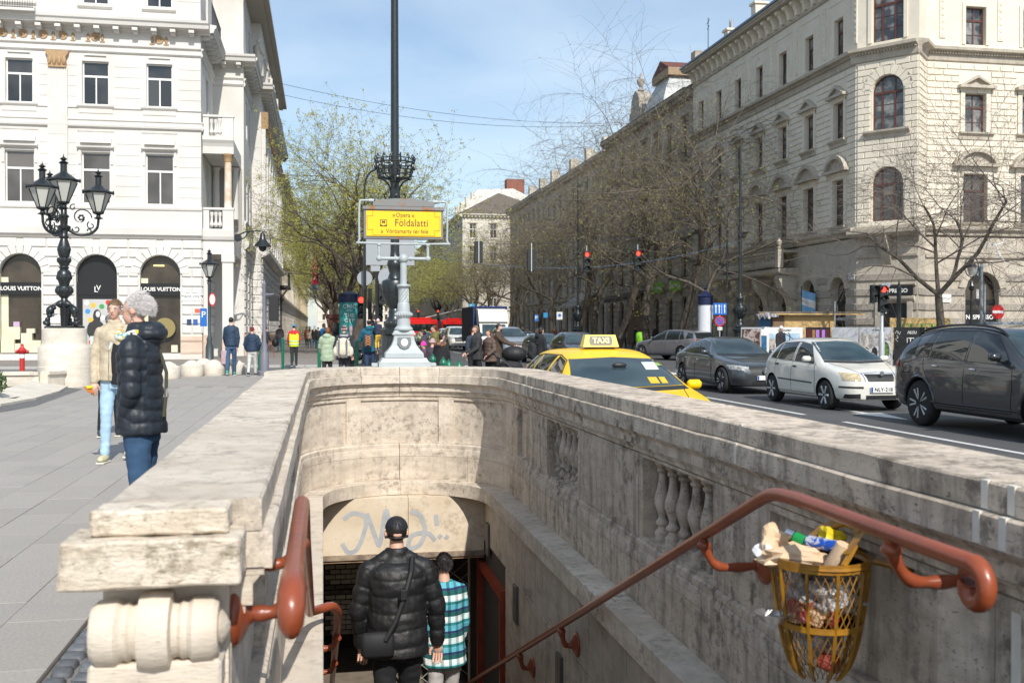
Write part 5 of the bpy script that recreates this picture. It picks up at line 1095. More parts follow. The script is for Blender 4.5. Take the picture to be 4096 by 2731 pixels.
class Car:
 def __init__(s, name, label, cat, x, y, rz, sp, col, group=None):
  s.sp = sp; s.root = thing(name, label, cat, (x, y, -.13), rz, group); L, W = sp['L'], sp['W']; y0 = -L / 2; s.y0 = y0
  ys = sorted(set([0, .06, L - .05, L] + [p[0] for p in sp['top']])); rings = []
  for yy in ys:
   zt = interp(sp['top'], yy); w = interp(sp['plan'], yy) * W / 2; zs = min(interp(sp['belt'], yy), zt - .015); zb = interp(sp.get('bot', [(0, .2)]), yy)
   cab = max(0, min(1, (zt - zs) / .4)); wt = w * (1 - sp.get('tum', .24) * cab) - .02
   zm = (zs + zb) / 2
   P = [(0, zb), (w * .86, zb), (w * .96, zb + .05), (w * 1.0, zb + .2), (w * 1.0, zm + .08), (w * .975, zs - .04), (w * .95 - .02 * cab, zs + .01 * cab), (w * .90 * (1 - cab) + (w * .93 - (w * .93 - wt) * .5) * cab, zs + (zt - zs) * .5), (wt * (1 - .1 * cab) if cab > .3 else w * .72, zt - .05 * cab), (wt * .72 if cab > .3 else w * .5, zt - .008), (0, zt)]
   rings.append([(a, y0 + yy, c) for a, c in P] + [(-a, y0 + yy, c) for a, c in P[-2:0:-1]])
  b = MB(); m = len(rings[0]); vs = [p for r in rings for p in r]
  b.add(vs, [(i * m + j, i * m + (j + 1) % m, (i + 1) * m + (j + 1) % m, (i + 1) * m + j) for i in range(len(rings) - 1) for j in range(m)] + [tuple(range(m)), tuple((len(rings) - 1) * m + j for j in range(m))])
  me = b.mesh('body', [col, TRIM]); o = bpy.data.objects.new('tmp', me); TC.objects.link(o); md = o.modifiers.new('s', 'SUBSURF'); md.levels = 2; md.render_levels = 2
  sm = evaluated(o); bm = bmesh.new(); bm.from_mesh(sm); s.bvh = BVHTree.FromBMesh(bm); bm.free()
  r = sp['r']; cut = MB()
  for ax in sp['ax']:
   for sx in (-1, 1):
    ra = r + sp.get('gap', .055); n = 28
    vs = [(sx * xx, y0 + ax + ra * math.cos(2 * PI * i / n), r + ra * math.sin(2 * PI * i / n)) for xx in (W / 2 - .33, W / 2 + .3) for i in range(n)]
    cut.add(vs, [(i, (i + 1) % n, n + (i + 1) % n, n + i) for i in range(n)] + [tuple(range(n)), tuple(range(n, 2 * n))])
  cm = cut.mesh('cut', [col, TRIM]); cm.polygons.foreach_set('material_index', [1] * len(cm.polygons)); co = bpy.data.objects.new('cut', cm); TC.objects.link(co)
  bo = o.modifiers.new('b', 'BOOLEAN'); bo.operation = 'DIFFERENCE'; bo.object = co; bo.solver = 'EXACT'
  fin = evaluated(o); fin.name = 'body'
  bpy.data.objects.remove(o); bpy.data.objects.remove(co)
  fin.polygons.foreach_set('use_smooth', [True] * len(fin.polygons)); fin.set_sharp_from_angle(angle=math.radians(35)); s.body = link('body', fin, s.root)
  for ax in sp['ax']:
   for sx in (-1, 1): wheel(s.root, sx * (W / 2 - .125), y0 + ax, r, .21, sp.get('sty', 5), ALLOY, 0)
 def hit(s, ax, a, c):
  if ax in ('L', 'R'):
   sg = -1 if ax == 'L' else 1; h = s.bvh.ray_cast(Vector((sg * 3, s.y0 + a, c)), Vector((-sg, 0, 0)))
  elif ax in ('F', 'B'):
   sg = -1 if ax == 'F' else 1; h = s.bvh.ray_cast(Vector((a, sg * 6, c)), Vector((0, -sg, 0)))
  else: h = s.bvh.ray_cast(Vector((a, s.y0 + c, 5)), Vector((0, 0, -1)))
  return h[0], h[1]
 def patch(s, name, ax, lo, up, m, off=.006, n=8, k=5, par=None, thick=True):
  rows = []
  def at(P, t):
   t *= len(P) - 1; i = min(int(t), len(P) - 2); f = t - i; return (P[i][0] + (P[i + 1][0] - P[i][0]) * f, P[i][1] + (P[i + 1][1] - P[i][1]) * f)
  for i in range(k + 1):
   row = []
   for j in range(n + 1):
    a = at(lo, j / n); b = at(up, j / n); f = i / k; q = (a[0] + (b[0] - a[0]) * f, a[1] + (b[1] - a[1]) * f); h, nn = s.hit(ax, *q)
    if h is None: return None
    row.append(h + nn * off)
   rows.append(row)
  b = MB(); b.grid(rows); o = b.build(name, m, par or s.root, smooth=True)
  return o
 def seam(s, ax, pts, w=.006, m=None, name='seam'):
  P = []
  for (a, c), (b2, d) in zip(pts[:-1], pts[1:]):
   for i in range(8):
    h, nn = s.hit(ax, a + (b2 - a) * i / 8, c + (d - c) * i / 8)
    if h is not None: P.append(h)
  h, nn = s.hit(ax, *pts[-1]); P += [h] if h is not None else []
  if len(P) > 1: b = MB(); b.tube(P, w, 4); b.build(name, m or SEAMM, s.root)
 def mirror(s, y, z, col, sides=(-1, 1)):
  for sx in sides:
   h, nn = s.hit('L' if sx < 0 else 'R', y, z); w = abs(h.x); b = MB(); b.cbox((sx * (w + .04), s.y0 + y - .06, z), (sx * (w + .23), s.y0 + y + .05, z + .12), .035); o = b.build('mirror', col, s.root, smooth=60); b = MB(); b.box((sx * (w + .07), s.y0 + y + .051, z + .02), (sx * (w + .21), s.y0 + y + .056, z + .10)); b.build('mirror_glass', CGL, o)
   b = MB(); b.tube([(sx * (w - .03), s.y0 + y, z - .02), (sx * (w + .1), s.y0 + y, z + .02)], .03, 6); b.build('mirror_arm', TRIM, o)
 def handle(s, y, z, m, side=('L', 'R')):
  for sd in side:
   h, nn = s.hit(sd, y, z); b = MB(); b.ell(tuple(h + nn * .012), (.018, .10, .02), 10, 6); b.build('door_handle', m, s.root, smooth=True)
 def plate(s, ax, z, text, x=0, w=.5):
  h, nn = s.hit(ax, x, z); yy = h.y + (-.03 if ax == 'F' else .03); b = MB(); b.box((x - w / 2, yy - .008, z - .055), (x + w / 2, yy + .008, z + .055)); o = b.build('number_plate', PLATE, s.root)
  sg = -1 if ax == 'F' else 1
  b = MB(); b.box((x + sg * (w / 2 - .04) - .02, yy - .010, z - .05), (x + sg * (w / 2 - .04) + .02, yy + .010, z + .05)) if False else b.box((x - w / 2 + .005, yy - .011, z - .05), (x - w / 2 + .045, yy + .011, z + .05)); b.build('plate_band', PBLUE, o)
  if text: lettering(text, .105, BLACK, s.root, (x + .02, yy - .0125, z), name='lettering', ext=.001, bold=.001)
def face(c, sp, glassm=None, headm=None):     # windscreen, side glass, lamps, grille
 w = sp['W'] / 2; ws = sp['wscreen']; g = glassm or CGL
 c.patch('windscreen', 'F', [(-w * .80, ws[0] + .02), (0, ws[0] - .0), (w * .80, ws[0] + .02)], [(-w * .63, ws[1]), (0, ws[1] + .025), (w * .63, ws[1])], CGLW if not glassm else g, n=14, k=8)
 c.patch('cowl', 'F', [(-w * .82, ws[0] - .025), (0, ws[0] - .045), (w * .82, ws[0] - .025)], [(-w * .80, ws[0] + .015), (0, ws[0] - .005), (w * .80, ws[0] + .015)], TRIM, n=14, k=2, off=.004)
 if 'rscreen' in sp: rs = sp['rscreen']; c.patch('rear_screen', 'B', [(-w * .72, rs[0]), (w * .72, rs[0])], [(-w * .6, rs[1]), (w * .6, rs[1])], g, n=10, k=6)
 for sd in 'LR':
  allp = sp['sglass']
  for (lo, up) in allp: c.patch('side_window', sd, lo, up, g, n=10, k=4, off=.005)
  fl = [allp[0][0][0]] + [p for (lo, up) in allp for p in up] + [allp[-1][0][-1]]
  c.seam(sd, [(a, z + .012) for a, z in fl], .009, sp.get('wtrim', TRIM), 'window_trim'); c.seam(sd, [(allp[0][0][0][0] - .02, allp[0][0][0][1] - .015), (allp[-1][0][-1][0] + .02, allp[-1][0][-1][1] - .015)], .008, sp.get('wtrim', TRIM), 'window_trim')
  for d in sp['doors']: c.seam(sd, d)
  c.seam(sd, [(sp['ax'][0] + sp['r'] + .1, sp['sillz']), (sp['ax'][1] - sp['r'] - .1, sp['sillz'])], .012, TRIM, 'sill_trim')
 for sx in (-1, 1):
  lo, up = sp['head']; q = lambda P: [(a * sx, z) for a, z in P]
  c.patch('headlight', 'F', q(lo), q(up), headm or HLG, n=8, k=4, off=.008)
 if 'grille' in sp:
  lo, up = sp['grille']; c.patch('grille', 'F', lo, up, TRIM, n=8, k=4, off=.01)
  for i in range(sp.get('bars', 4)):
   f = (i + .5) / sp.get('bars', 4); z = lo[0][1] + (up[0][1] - lo[0][1]) * f; xa = lo[0][0] + (up[0][0] - lo[0][0]) * f; c.seam('F', [(xa, z), (0, z), (-xa, z)], .011, sp.get('gbar', CHROME), 'grille_bar')
 for (lo, up) in sp.get('intakes', []): c.patch('air_intake', 'F', lo, up, TRIM, n=8, k=3, off=.006)
 for y, z in sp['handles']: c.handle(y, z, sp.get('hm', CHROME))
 if 'hoodseam' in sp:
  hs = sp['hoodseam']
  for sx in (-1, 1): c.seam('T', [(sx * a, b) for a, b in hs], .005)
# specifications
HATCH = dict(L=3.97, W=1.65, r=.30, ax=(.80, 3.26), sty=6, top=[(0, .50), (.04, .66), (.14, .76), (.5, .86), (.98, .95), (1.1, 1.0), (1.55, 1.27), (1.85, 1.40), (2.3, 1.455), (2.9, 1.44), (3.35, 1.37), (3.6, 1.25), (3.82, 1.0), (3.93, .84), (3.97, .55)],
 belt=[(0, .6), (.3, .76), (1.0, .87), (3.6, .95), (3.97, .9)], plan=[(0, .62), (.12, .83), (.45, .96), (1, 1), (3.2, 1), (3.7, .93), (3.9, .82), (3.97, .7)], bot=[(0, .24), (.3, .2), (3.6, .2), (3.97, .3)],
 wscreen=(.97, 1.35), rscreen=(1.02, 1.28), sglass=[([(1.32, .93), (2.2, .95)], [(1.80, 1.29), (2.22, 1.34)]), ([(2.32, .95), (3.08, .97)], [(2.32, 1.34), (3.02, 1.31)]), ([(3.13, .975), (3.42, 1.0)], [(3.07, 1.30), (3.2, 1.25)])],
 doors=[[(1.2, .3), (1.18, .6), (1.25, .92)], [(2.27, .3), (2.27, 1.32)], [(3.06, .62), (3.1, .95)], [(1.2, .3), (2.9, .3)]], sillz=.235, head=([(.42, .60), (.70, .62)], [(.40, .74), (.70, .77)]),
 grille=([(-.27, .60), (.27, .60)], [(-.31, .735), (.31, .735)]), bars=9, gbar=TRIM, intakes=[([(-.33, .255), (.33, .255)], [(-.33, .33), (.33, .33)]), ([(-.68, .27), (-.44, .26)], [(-.68, .35), (-.44, .36)]), ([(.68, .27), (.44, .26)], [(.68, .35), (.44, .36)]), ([(-.74, .47), (-.38, .46)], [(-.74, .505), (-.38, .50)]), ([(.74, .47), (.38, .46)], [(.74, .505), (.38, .50)])],
 handles=[(2.12, .83), (2.98, .86)], hm=TRIM, hoodseam=[(.36, .16), (.62, .95)])
SEDAN = dict(L=4.69, W=1.81, r=.33, ax=(.80, 3.64), tum=.28, top=[(0, .48), (.04, .62), (.16, .75), (.6, .87), (1.2, .94), (1.32, .97), (1.75, 1.2), (2.05, 1.36), (2.5, 1.435), (3.0, 1.42), (3.5, 1.30), (3.95, 1.09), (4.25, 1.03), (4.6, 1.0), (4.69, .6)],
 belt=[(0, .6), (.4, .76), (1.2, .88), (3.9, .97), (4.69, .9)], plan=[(0, .6), (.12, .8), (.45, .95), (1, 1), (3.6, 1), (4.3, .93), (4.6, .82), (4.69, .7)], bot=[(0, .22), (.3, .17), (4.3, .18), (4.69, .3)],
 wscreen=(.97, 1.33), rscreen=(1.08, 1.33), wtrim=CHROME, sglass=[([(1.66, .94), (2.55, .955)], [(2.12, 1.27), (2.55, 1.33)]), ([(2.63, .955), (3.3, .97)], [(2.63, 1.33), (3.2, 1.27)]), ([(3.35, .975), (3.62, 1.0)], [(3.26, 1.25), (3.45, 1.17)])],
 doors=[[(1.42, .28), (1.4, .6), (1.5, .93)], [(2.6, .28), (2.6, 1.33)], [(3.22, .5), (3.42, .7), (3.36, .97)], [(1.42, .28), (3.2, .28)]], sillz=.22, head=([(.46, .58), (.80, .62)], [(.42, .68), (.82, .74)]),
 grille=([(-.36, .47), (.36, .47)], [(-.42, .70), (.42, .70)]), bars=2, intakes=[([(-.38, .24), (.38, .24)], [(-.38, .33), (.38, .33)]), ([(-.76, .30), (-.46, .26)], [(-.78, .40), (-.46, .38)]), ([(.76, .30), (.46, .26)], [(.78, .40), (.46, .38)])],
 handles=[(2.42, .82), (3.28, .85)], hoodseam=[(.42, .2), (.68, 1.25)])
SUV = dict(L=4.92, W=1.95, r=.385, gap=.05, ax=(.85, 3.85), tum=.22, top=[(0, .6), (.04, .8), (.16, .98), (.6, 1.08), (1.15, 1.13), (1.3, 1.18), (1.8, 1.48), (2.1, 1.62), (2.5, 1.70), (3.3, 1.71), (4.0, 1.66), (4.4, 1.58), (4.6, 1.40), (4.8, 1.12), (4.9, .9), (4.92, .6)],
 belt=[(0, .7), (.4, .95), (1.2, 1.06), (4.4, 1.13), (4.92, 1.05)], plan=[(0, .6), (.12, .82), (.45, .96), (1, 1), (4.0, 1), (4.6, .95), (4.85, .84), (4.92, .72)], bot=[(0, .3), (.3, .24), (4.5, .26), (4.92, .4)],
 wscreen=(1.17, 1.58), rscreen=(1.2, 1.52), wtrim=TRIM, sglass=[([(1.58, 1.1), (2.58, 1.12)], [(2.12, 1.52), (2.58, 1.59)]), ([(2.68, 1.12), (3.62, 1.145)], [(2.68, 1.59), (3.58, 1.585)]), ([(3.68, 1.15), (4.02, 1.17)], [(3.63, 1.585), (3.78, 1.56)]), ([(4.12, 1.2), (4.58, 1.22)], [(4.12, 1.5), (4.42, 1.47)])],
 doors=[[(1.5, .38), (1.46, .75), (1.5, 1.08)], [(2.63, .38), (2.63, 1.58)], [(3.42, .6), (3.72, .95), (3.78, 1.14)], [(1.5, .38), (3.35, .38)], [(4.1, .9), (4.35, .88), (4.4, 1.05), (4.12, 1.08)]], sillz=.33, head=([(.5, .78), (.86, .8)], [(.48, .92), (.86, .96)]),
 grille=([(-.4, .62), (.4, .62)], [(-.48, .9), (.48, .9)]), bars=2, handles=[(2.42, 1.0), (3.42, 1.02)])
def scaled(sp, L=1, W=1, H=1, **kw):
 d = dict(sp); d['L'] *= L; d['W'] *= W; d['r'] = sp['r'] * (H * .5 + .5); d['ax'] = tuple(a * L for a in sp['ax'])
 for k in ('top', 'belt', 'bot'): d[k] = [(a * L, z * H) for a, z in sp[k]]
 d['plan'] = [(a * L, w) for a, w in sp['plan']]
 for k in ('wscreen', 'rscreen'): d[k] = tuple(z * H for z in sp[k]) if k in sp else None
 d['sglass'] = [([(a * L, z * H) for a, z in lo], [(a * L, z * H) for a, z in up]) for lo, up in sp['sglass']]; d['doors'] = [[(a * L, z * H) for a, z in q] for q in sp['doors']]
 d['head'] = tuple([(a * W, z * H) for a, z in q] for q in sp['head']); d['grille'] = tuple([(a * W, z * H) for a, z in q] for q in sp['grille']); d['handles'] = [(a * L, z * H) for a, z in sp['handles']]; d['sillz'] = sp['sillz'] * H
 d['intakes'] = [tuple([(a * W, z * H) for a, z in q] for q in pr) for pr in sp.get('intakes', [])]
 if 'hoodseam' in sp: d['hoodseam'] = [(a * W, b * L) for a, b in sp['hoodseam']]
 d.update(kw); return d
WAGON = scaled(SEDAN, 4.75 / 4.69, 1.0, .955, top=[(0, .45), (.04, .58), (.16, .70), (.6, .82), (1.1, .88), (1.22, .90), (1.7, 1.12), (2.05, 1.27), (2.5, 1.36), (3.1, 1.375), (3.8, 1.35), (4.3, 1.29), (4.5, 1.15), (4.66, .95), (4.75, .6)], wscreen=(.915, 1.235), rscreen=(1.0, 1.22),
 sglass=[([(1.62, .90), (2.5, .915)], [(2.15, 1.21), (2.5, 1.27)]), ([(2.6, .915), (3.4, .93)], [(2.6, 1.27), (3.36, 1.265)]), ([(3.5, .935), (4.15, .96)], [(3.46, 1.26), (3.98, 1.23)])], tum=.26, wtrim=TRIM)
YEL = paint('taxi_yellow_paint', (.92, .56, .0), .45); WHT = paint('ivory_white_paint', (.68, .66, .60)); GRA = paint('graphite_metallic', (.075, .085, .095), .3, .55); DGR = paint('dark_grey_metallic', (.045, .047, .052), .3, .45); SIL = paint('silver_metallic', (.36, .40, .44), .3, .5)
MGY = paint('mauve_grey_metallic', (.24, .23, .24), .3, .5); BLU = paint('dark_blue_paint', (.02, .03, .045)); BLKP = paint('black_paint', (.012, .013, .016)); GRN = paint('lime_paint', (.35, .5, .05))
c = Car('taxi', 'yellow taxi with a lit roof sign just behind the stair parapet', 'taxi', 3.72, 13.2, 0, WAGON, YEL); face(c, WAGON); c.mirror(1.72, .86, YEL)
b = MB(); b.prism([(-.25, 0), (.25, 0), (.21, .165), (-.21, .165)], lambda a, z: (a, -.10 + z * .25, z), lambda a, z: (a, .10 - z * .25, z)); sg = b.build('roof_sign', mat('yellow_roof_sign', (.85, .62, .12), rough=.35), c.root); sg.location = (0, .45 - .1, 1.385)
b = MB(); b.prism([(-.15, .025), (.15, .025), (.165, .085), (.15, .145), (-.15, .145), (-.165, .085)], lambda a, z: (a, -.104 + z * .25, z), lambda a, z: (a, -.1 + z * .25, z)); b.build('sign_badge', mat('grey_dotted_badge', (.1, .1, .1), (.25, .24, .2), scale=90, rough=.5), sg)
lettering('TAXI', .105, mat('pale_yellow_letter', (.9, .8, .35), rough=.4), sg, (0, -.088, .085), (math.radians(76), 0, 0), bold=.004); b = MB(); b.box((-.2, -.06, -.03), (.2, .06, 0)); b.build('sign_foot', TRIM, sg)
b = MB(); b.tube([(-.42, .75, 1.37), (-.42, .72, 1.75)], .006, 5); b.build('aerial', TRIM, c.root)
b = MB(); b.ell((0, -.62, 1.17), (.10, .03, .035), 10, 6); b.build('rear_view_mirror', TRIM, c.root, smooth=True)
for (a, z, w, h, m_) in ((.42, 1.15, .09, .045, mat('screen_sticker_white', (.6, .65, .62), rough=.4)), (.56, 1.17, .05, .02, GRN), (.34, .985, .06, .035, mat('phone_yellow', (.7, .45, .02), rough=.4)), (.47, .985, .04, .035, mat('phone_yellow', (.7, .45, .02)))): c.patch('screen_item', 'F', [(a - w, z - h), (a + w, z - h)], [(a - w, z + h), (a + w, z + h)], m_, off=.009, n=2, k=2)
b = MB(); b.tube([(.30 + .16 * math.cos(t / 3), -.86 + .1 * math.sin(t / 3), .93 + .05 * math.sin(t / 3)) for t in range(19)], .01, 5, closed=True); b.build('steering_wheel', TRIM, c.root)
c = Car('hatchback', 'white five door hatchback waiting in the queue between grey sedan and grey off-roader', 'car', 10.78, 20.4, 0, HATCH, WHT); face(c, HATCH, headm=HLY); c.mirror(1.42, .95, WHT); c.plate('F', .44, 'NLY-218'); c.seam('F', [(-.33, .60), (-.35, .75), (0, .77), (.35, .75), (.33, .60)], .015, CHROME, 'grille_frame'); b = MB(); b.lathe([(0, 0), (.045, 0), (.045, -.01), (0, -.01)], (0, -1.985, .76), 14, 'y'); b.build('badge', CHROME, c.root)
for sd in 'L': c.seam(sd, [(1.3, .52), (2.9, .55)], .016, TRIM, 'side_strip')
c = Car('sedan', 'graphite grey executive sedan in the queue behind the white hatchback', 'car', 10.82, 26.15, 0, SEDAN, GRA); face(c, SEDAN); c.mirror(1.72, .97, GRA); c.plate('F', .42, 'PF', w=.5); b = MB(); b.lathe([(.09, 0), (.105, 0), (.105, -.02), (.09, -.02)], (0, -2.38, .585), 20, 'y'); b.build('badge', CHROME, c.root)
c = Car('off_roader', 'dark grey off-roader cut by the right edge of the frame', 'suv', 10.85, 14.35, 0, SUV, DGR); face(c, SUV); c.mirror(1.78, 1.15, BLKP)
for sx in (-1, 1):
 P = [(sx * .63, SUV['L'] * -.5 + yy, c.hit('T', sx * .63, yy)[0].z + (.0 if i in (0, 6) else .045)) for i, yy in enumerate((2.0, 2.2, 2.6, 3.1, 3.6, 4.1, 4.35))]; b = MB(); b.tube(smooth_path(P, 3), .02, 6); b.build('roof_rail', TRIM, c.root)
for sd in 'LR': c.patch('tail_lamp', sd, [(4.5, .98), (4.78, .98)], [(4.56, 1.1), (4.76, 1.1)], TLR, n=5, k=3, off=.008); c.seam(sd, [(1.3, .43), (3.5, .43)], .02, TRIM, 'sill_trim')
for sd in 'LR':
 for ax in SUV['ax']: c.seam(sd, [(ax + (SUV['r'] + .075) * math.cos(t), SUV['r'] + (SUV['r'] + .075) * math.sin(t)) for t in [i * PI / 8 + .0 for i in range(0, 9)]], .022, DGR, 'arch_trim')
MAS = scaled(SUV, 1.0, 1.0, .95); c = Car('parked_crossover', 'mauve grey crossover seen from behind beside the right kerb', 'car', 18.3, 51.5, PI + .42, MAS, MGY); face(c, MAS); c.mirror(1.75, 1.1, MGY)
for sx in (-1, 1): c.patch('tail_lamp', 'B', [(sx * .5, 1.0), (sx * .85, 1.02)], [(sx * .5, 1.07), (sx * .85, 1.1)], TLR, n=4, k=3)
PICK = scaled(SUV, 1.05, 1.0, 1.04, grille=([(-.5, .66), (.5, .66)], [(-.55, .9), (.55, .9)]), bars=4); c = Car('pickup', 'silver pickup truck facing us in front of the blue box lorry', 'pickup', 11.1, 61, 0, PICK, SIL); face(c, PICK); c.mirror(1.75, 1.22, SIL); c.plate('F', .6, 'AAEL-995')
M1 = scaled(HATCH, 1.05, 1.05, 1.0); c = Car('dark_hatchback', 'dark blue hatchback behind the woman with black backpack', 'car', 10.5, 48.2, 0, M1, BLU); face(c, M1); c.mirror(1.45, .97, BLU); c.plate('F', .44, '')
M2 = scaled(HATCH, 1.1, 1.08, 1.05); c = Car('black_hatchback', 'black hatchback queuing directly behind the taxi sign', 'car', 10.7, 42.5, 0, M2, BLKP); face(c, M2); c.mirror(1.5, 1.0, BLKP)
M3 = scaled(SEDAN, 1, 1, .98)
for (nm, lab, x, y, rz, sp, col) in (('silver_car', 'silver car parked by the trees right of the pickup', 17.2, 86, 0, HATCH, SIL), ('white_off_roader', 'white off-roader in the queue to the left of the small white van', 10.8, 89, 0, SUV, WHT), ('lime_taxi', 'lime green car with a small orange roof light in the far queue', 10.4, 106, 0, M3, GRN), ('white_sedan', 'white car at the left end of the far queue', 8.3, 112, 0, M3, WHT), ('distant_car', 'blue car far down beyond the left pavement trees', 4.4, 120, 0, M2, BLU), ('dark_sedan', 'dark sedan in the far queue beside the lime car', 7.4, 100, 0, SEDAN, DGR)):
 c = Car(nm, lab, 'car', x, y, rz, sp, col, 'cars in the far queue'); face(c, sp)
b = MB(); b.box((-.16, -.08, 0), (.16, .08, .13)); o = b.build('roof_sign', mat('orange_lamp', (.8, .4, .05), rough=.4), bpy.data.objects['lime_taxi']); o.location = (0, .2, 1.4)
# small white van and blue box lorry
VAN = scaled(SUV, .95, .95, 1.08, top=[(0, .6), (.05, .85), (.2, 1.0), (.7, 1.15), (.95, 1.22), (1.4, 1.6), (1.65, 1.78), (2.2, 1.86), (3.6, 1.86), (4.4, 1.84), (4.6, 1.7), (4.67, 1.0)], wscreen=(1.22, 1.7)); VAN.pop('rscreen', None); VAN['sglass'] = VAN['sglass'][:1]
c = Car('white_van', 'small white van half hidden by the blue box lorry', 'van', 10.35, 80, 0, VAN, WHT); face(c, VAN); c.mirror(1.7, 1.25, TRIM)
lor = thing('box_lorry', 'box lorry with white cab spoiler and dark blue box body in the queue', 'lorry', (11.2, 68.5, -.13)); LB = mat('blue_lorry_panel', (.006, .03, .16), rough=.4); LD = mat('dark_blue_tarpaulin', (.012, .014, .04), rough=.6); LW = mat('lorry_white', (.72, .72, .7), rough=.35)
b = MB(); b.cbox((-1.15, .2, .75), (1.15, 6.2, 3.15), .04); b.build('box_body', LD, lor); b = MB(); b.box((-1.17, .16, 3.1), (1.17, 6.2, 3.17)); b.box((-1.17, .16, .75), (-1.1, .26, 3.1)); b.box((1.1, .16, .75), (1.17, .26, 3.1)); b.build('edge_frame', LB, lor)
b = MB(); P = [(0, .45), (0, 1.0), (.12, 1.15), (.75, 1.95), (1.0, 2.1), (2.1, 2.1), (2.1, .45)]; b.prism([(a - 1.95, z) for a, z in P], lambda a, z: (-.95, a, z), lambda a, z: (.95, a, z)); b.build('cab', LW, lor)
b = MB(); b.prism([(-1.3, 2.11), (-.75, 2.9), (.1, 3.0), (.1, 2.11)], lambda a, z: (-.98, a, z), lambda a, z: (.98, a, z)); b.build('wind_deflector', LW, lor)
b = MB(); b.add([(-.85, -1.85, 1.16), (.85, -1.85, 1.16), (.78, -1.27, 1.93), (-.78, -1.27, 1.93)], [(0, 1, 2, 3)]); b.build('windscreen', CGLW, lor)
for sx in (-1, 1):
 b = MB(); b.add([(sx * .955, -1.4, 1.15), (sx * .955, -.6, 1.15), (sx * .955, -.6, 1.9), (sx * .955, -1.15, 1.9)], [(0, 1, 2, 3)]); b.build('side_window', CGL, lor); b = MB(); b.cbox((sx * 1.05, -1.5, 1.2), (sx * 1.25, -1.4, 1.6), .02); b.build('mirror', TRIM, lor); b = MB(); b.cbox((sx * .55, -1.975, .75), (sx * .9, -1.94, .95), .01); b.build('headlight', HLG, lor)
 for y in (-1.1, 4.6): wheel(lor, sx * .95, y, .38, .24, 6, ALLOY, 0)
b = MB(); b.box((-.5, -1.965, .72), (.5, -1.952, .98)); b.build('grille', TRIM, lor)
# red trolleybus crossing the far square
bus = thing('trolleybus', 'red articulated trolleybus crossing the far square with a raised pole', 'bus', (16.8, 150, -.13)); RB = mat('bus_red', (.62, .012, .01), rough=.35)
b = MB(); b.cbox((-5.2, -1.25, .45), (-.3, 1.25, 3.0), .12); b.cbox((.3, -1.25, .45), (4.6, 1.25, 2.95), .12); b.build('body', RB, bus); b = MB(); b.box((-.3, -1.1, .5), (.3, 1.1, 2.8)); b.build('bellows', TRIM, bus); b = MB(); b.box((-5.0, -1.27, 1.3), (-.5, -1.255, 2.35)); b.box((.5, -1.27, 1.3), (4.4, -1.255, 2.3)); b.build('side_window', CGL, bus)
b = MB(); b.cbox((-4.6, -1.0, 3.0), (-1.2, 1.0, 3.28), .08); b.cbox((1.0, -1.0, 2.95), (3.8, 1.0, 3.2), .08); b.build('roof_box', RB, bus); b = MB(); b.tube([(-2.0, 0, 3.3), (1.5, .0, 4.1), (5.2, 0, 5.0)], .06, 6); b.build('trolley_pole', mat('pale_pole', (.5, .5, .48), rough=.5), bus)
for x in (-3.8, 1.6, 3.4): wheel(bus, x, -1.1, .45, .25, 6, ALLOY, 0).rotation_euler = (0, 0, PI / 2)
# scooter
scb = thing('scooter', 'black motor scooter with a top box parked behind the green bollard', 'scooter', (*col_D(1444, 34), 0), .5)
b = MB(); b.lathe([(.13, -.05), (.24, -.05), (.27, 0), (.24, .05), (.13, .05)], (0, -.65, .27), 20, 'x'); b.build('wheel', RUB, scb, 40); b = MB(); b.lathe([(.13, -.05), (.24, -.05), (.27, 0), (.24, .05), (.13, .05)], (0, .6, .27), 20, 'x'); b.build('wheel', RUB, scb, 40)
b = MB(); b.lathe([(0, -.03), (.13, -.04), (.13, .04), (0, .03)], (0, -.65, .27), 12, 'x'); b.build('rim', ALLOY, scb); b = MB(); b.ell((0, .35, .62), (.16, .5, .2), 12, 8); b.ell((0, -.45, .75), (.2, .12, .35), 12, 8); b.cbox((-.15, -.4, .25), (.15, .2, .35), .03); b.build('fairing', BLKP, scb, True)
b = MB(); b.ell((0, .3, .82), (.15, .38, .07), 12, 6); b.build('seat', TRIM, scb, True); b = MB(); b.ell((0, .82, 1.0), (.2, .19, .17), 12, 8); b.build('top_box', BLKP, scb, True); b = MB(); b.tube([(-.33, -.35, 1.05), (0, -.42, 1.02), (.33, -.35, 1.05)], .018, 6); b.tube([(0, -.42, 1.02), (0, -.62, .35)], .03, 6); b.build('handlebar', TRIM, scb); b = MB(); b.ell((0, -.5, .9), (.1, .05, .09), 10, 6); b.build('headlight', HLG, scb, True)
# ================================================================ people (facing local -y, origin between the feet)
from mathutils import noise as mnoise
def blob(name, b, vox, m, par, disp=None, sm=2):
 me = b.mesh('t', m); o = bpy.data.objects.new('t', me); TC.objects.link(o)
 r = o.modifiers.new('r', 'REMESH'); r.mode = 'VOXEL'; r.voxel_size = vox; r.use_smooth_shade = True
 if sm: s_ = o.modifiers.new('s', 'SMOOTH'); s_.iterations = sm; s_.factor = .5
 fin = evaluated(o); fin.name = name
 bpy.data.objects.remove(o); fin.materials.clear(); fin.materials.append(m)
 if disp:
  n = len(fin.vertices); co = np.empty(n * 3); no = np.empty(n * 3); fin.vertices.foreach_get('co', co); fin.vertices.foreach_get('normal', no)
  co = co.reshape(-1, 3); no = no.reshape(-1, 3); d = disp(co); fin.vertices.foreach_set('co', (co + no * d[:, None]).ravel()); fin.update()
 fin.polygons.foreach_set('use_smooth', [True] * len(fin.polygons))
 return link(name, fin, par) if par is not None or name else fin
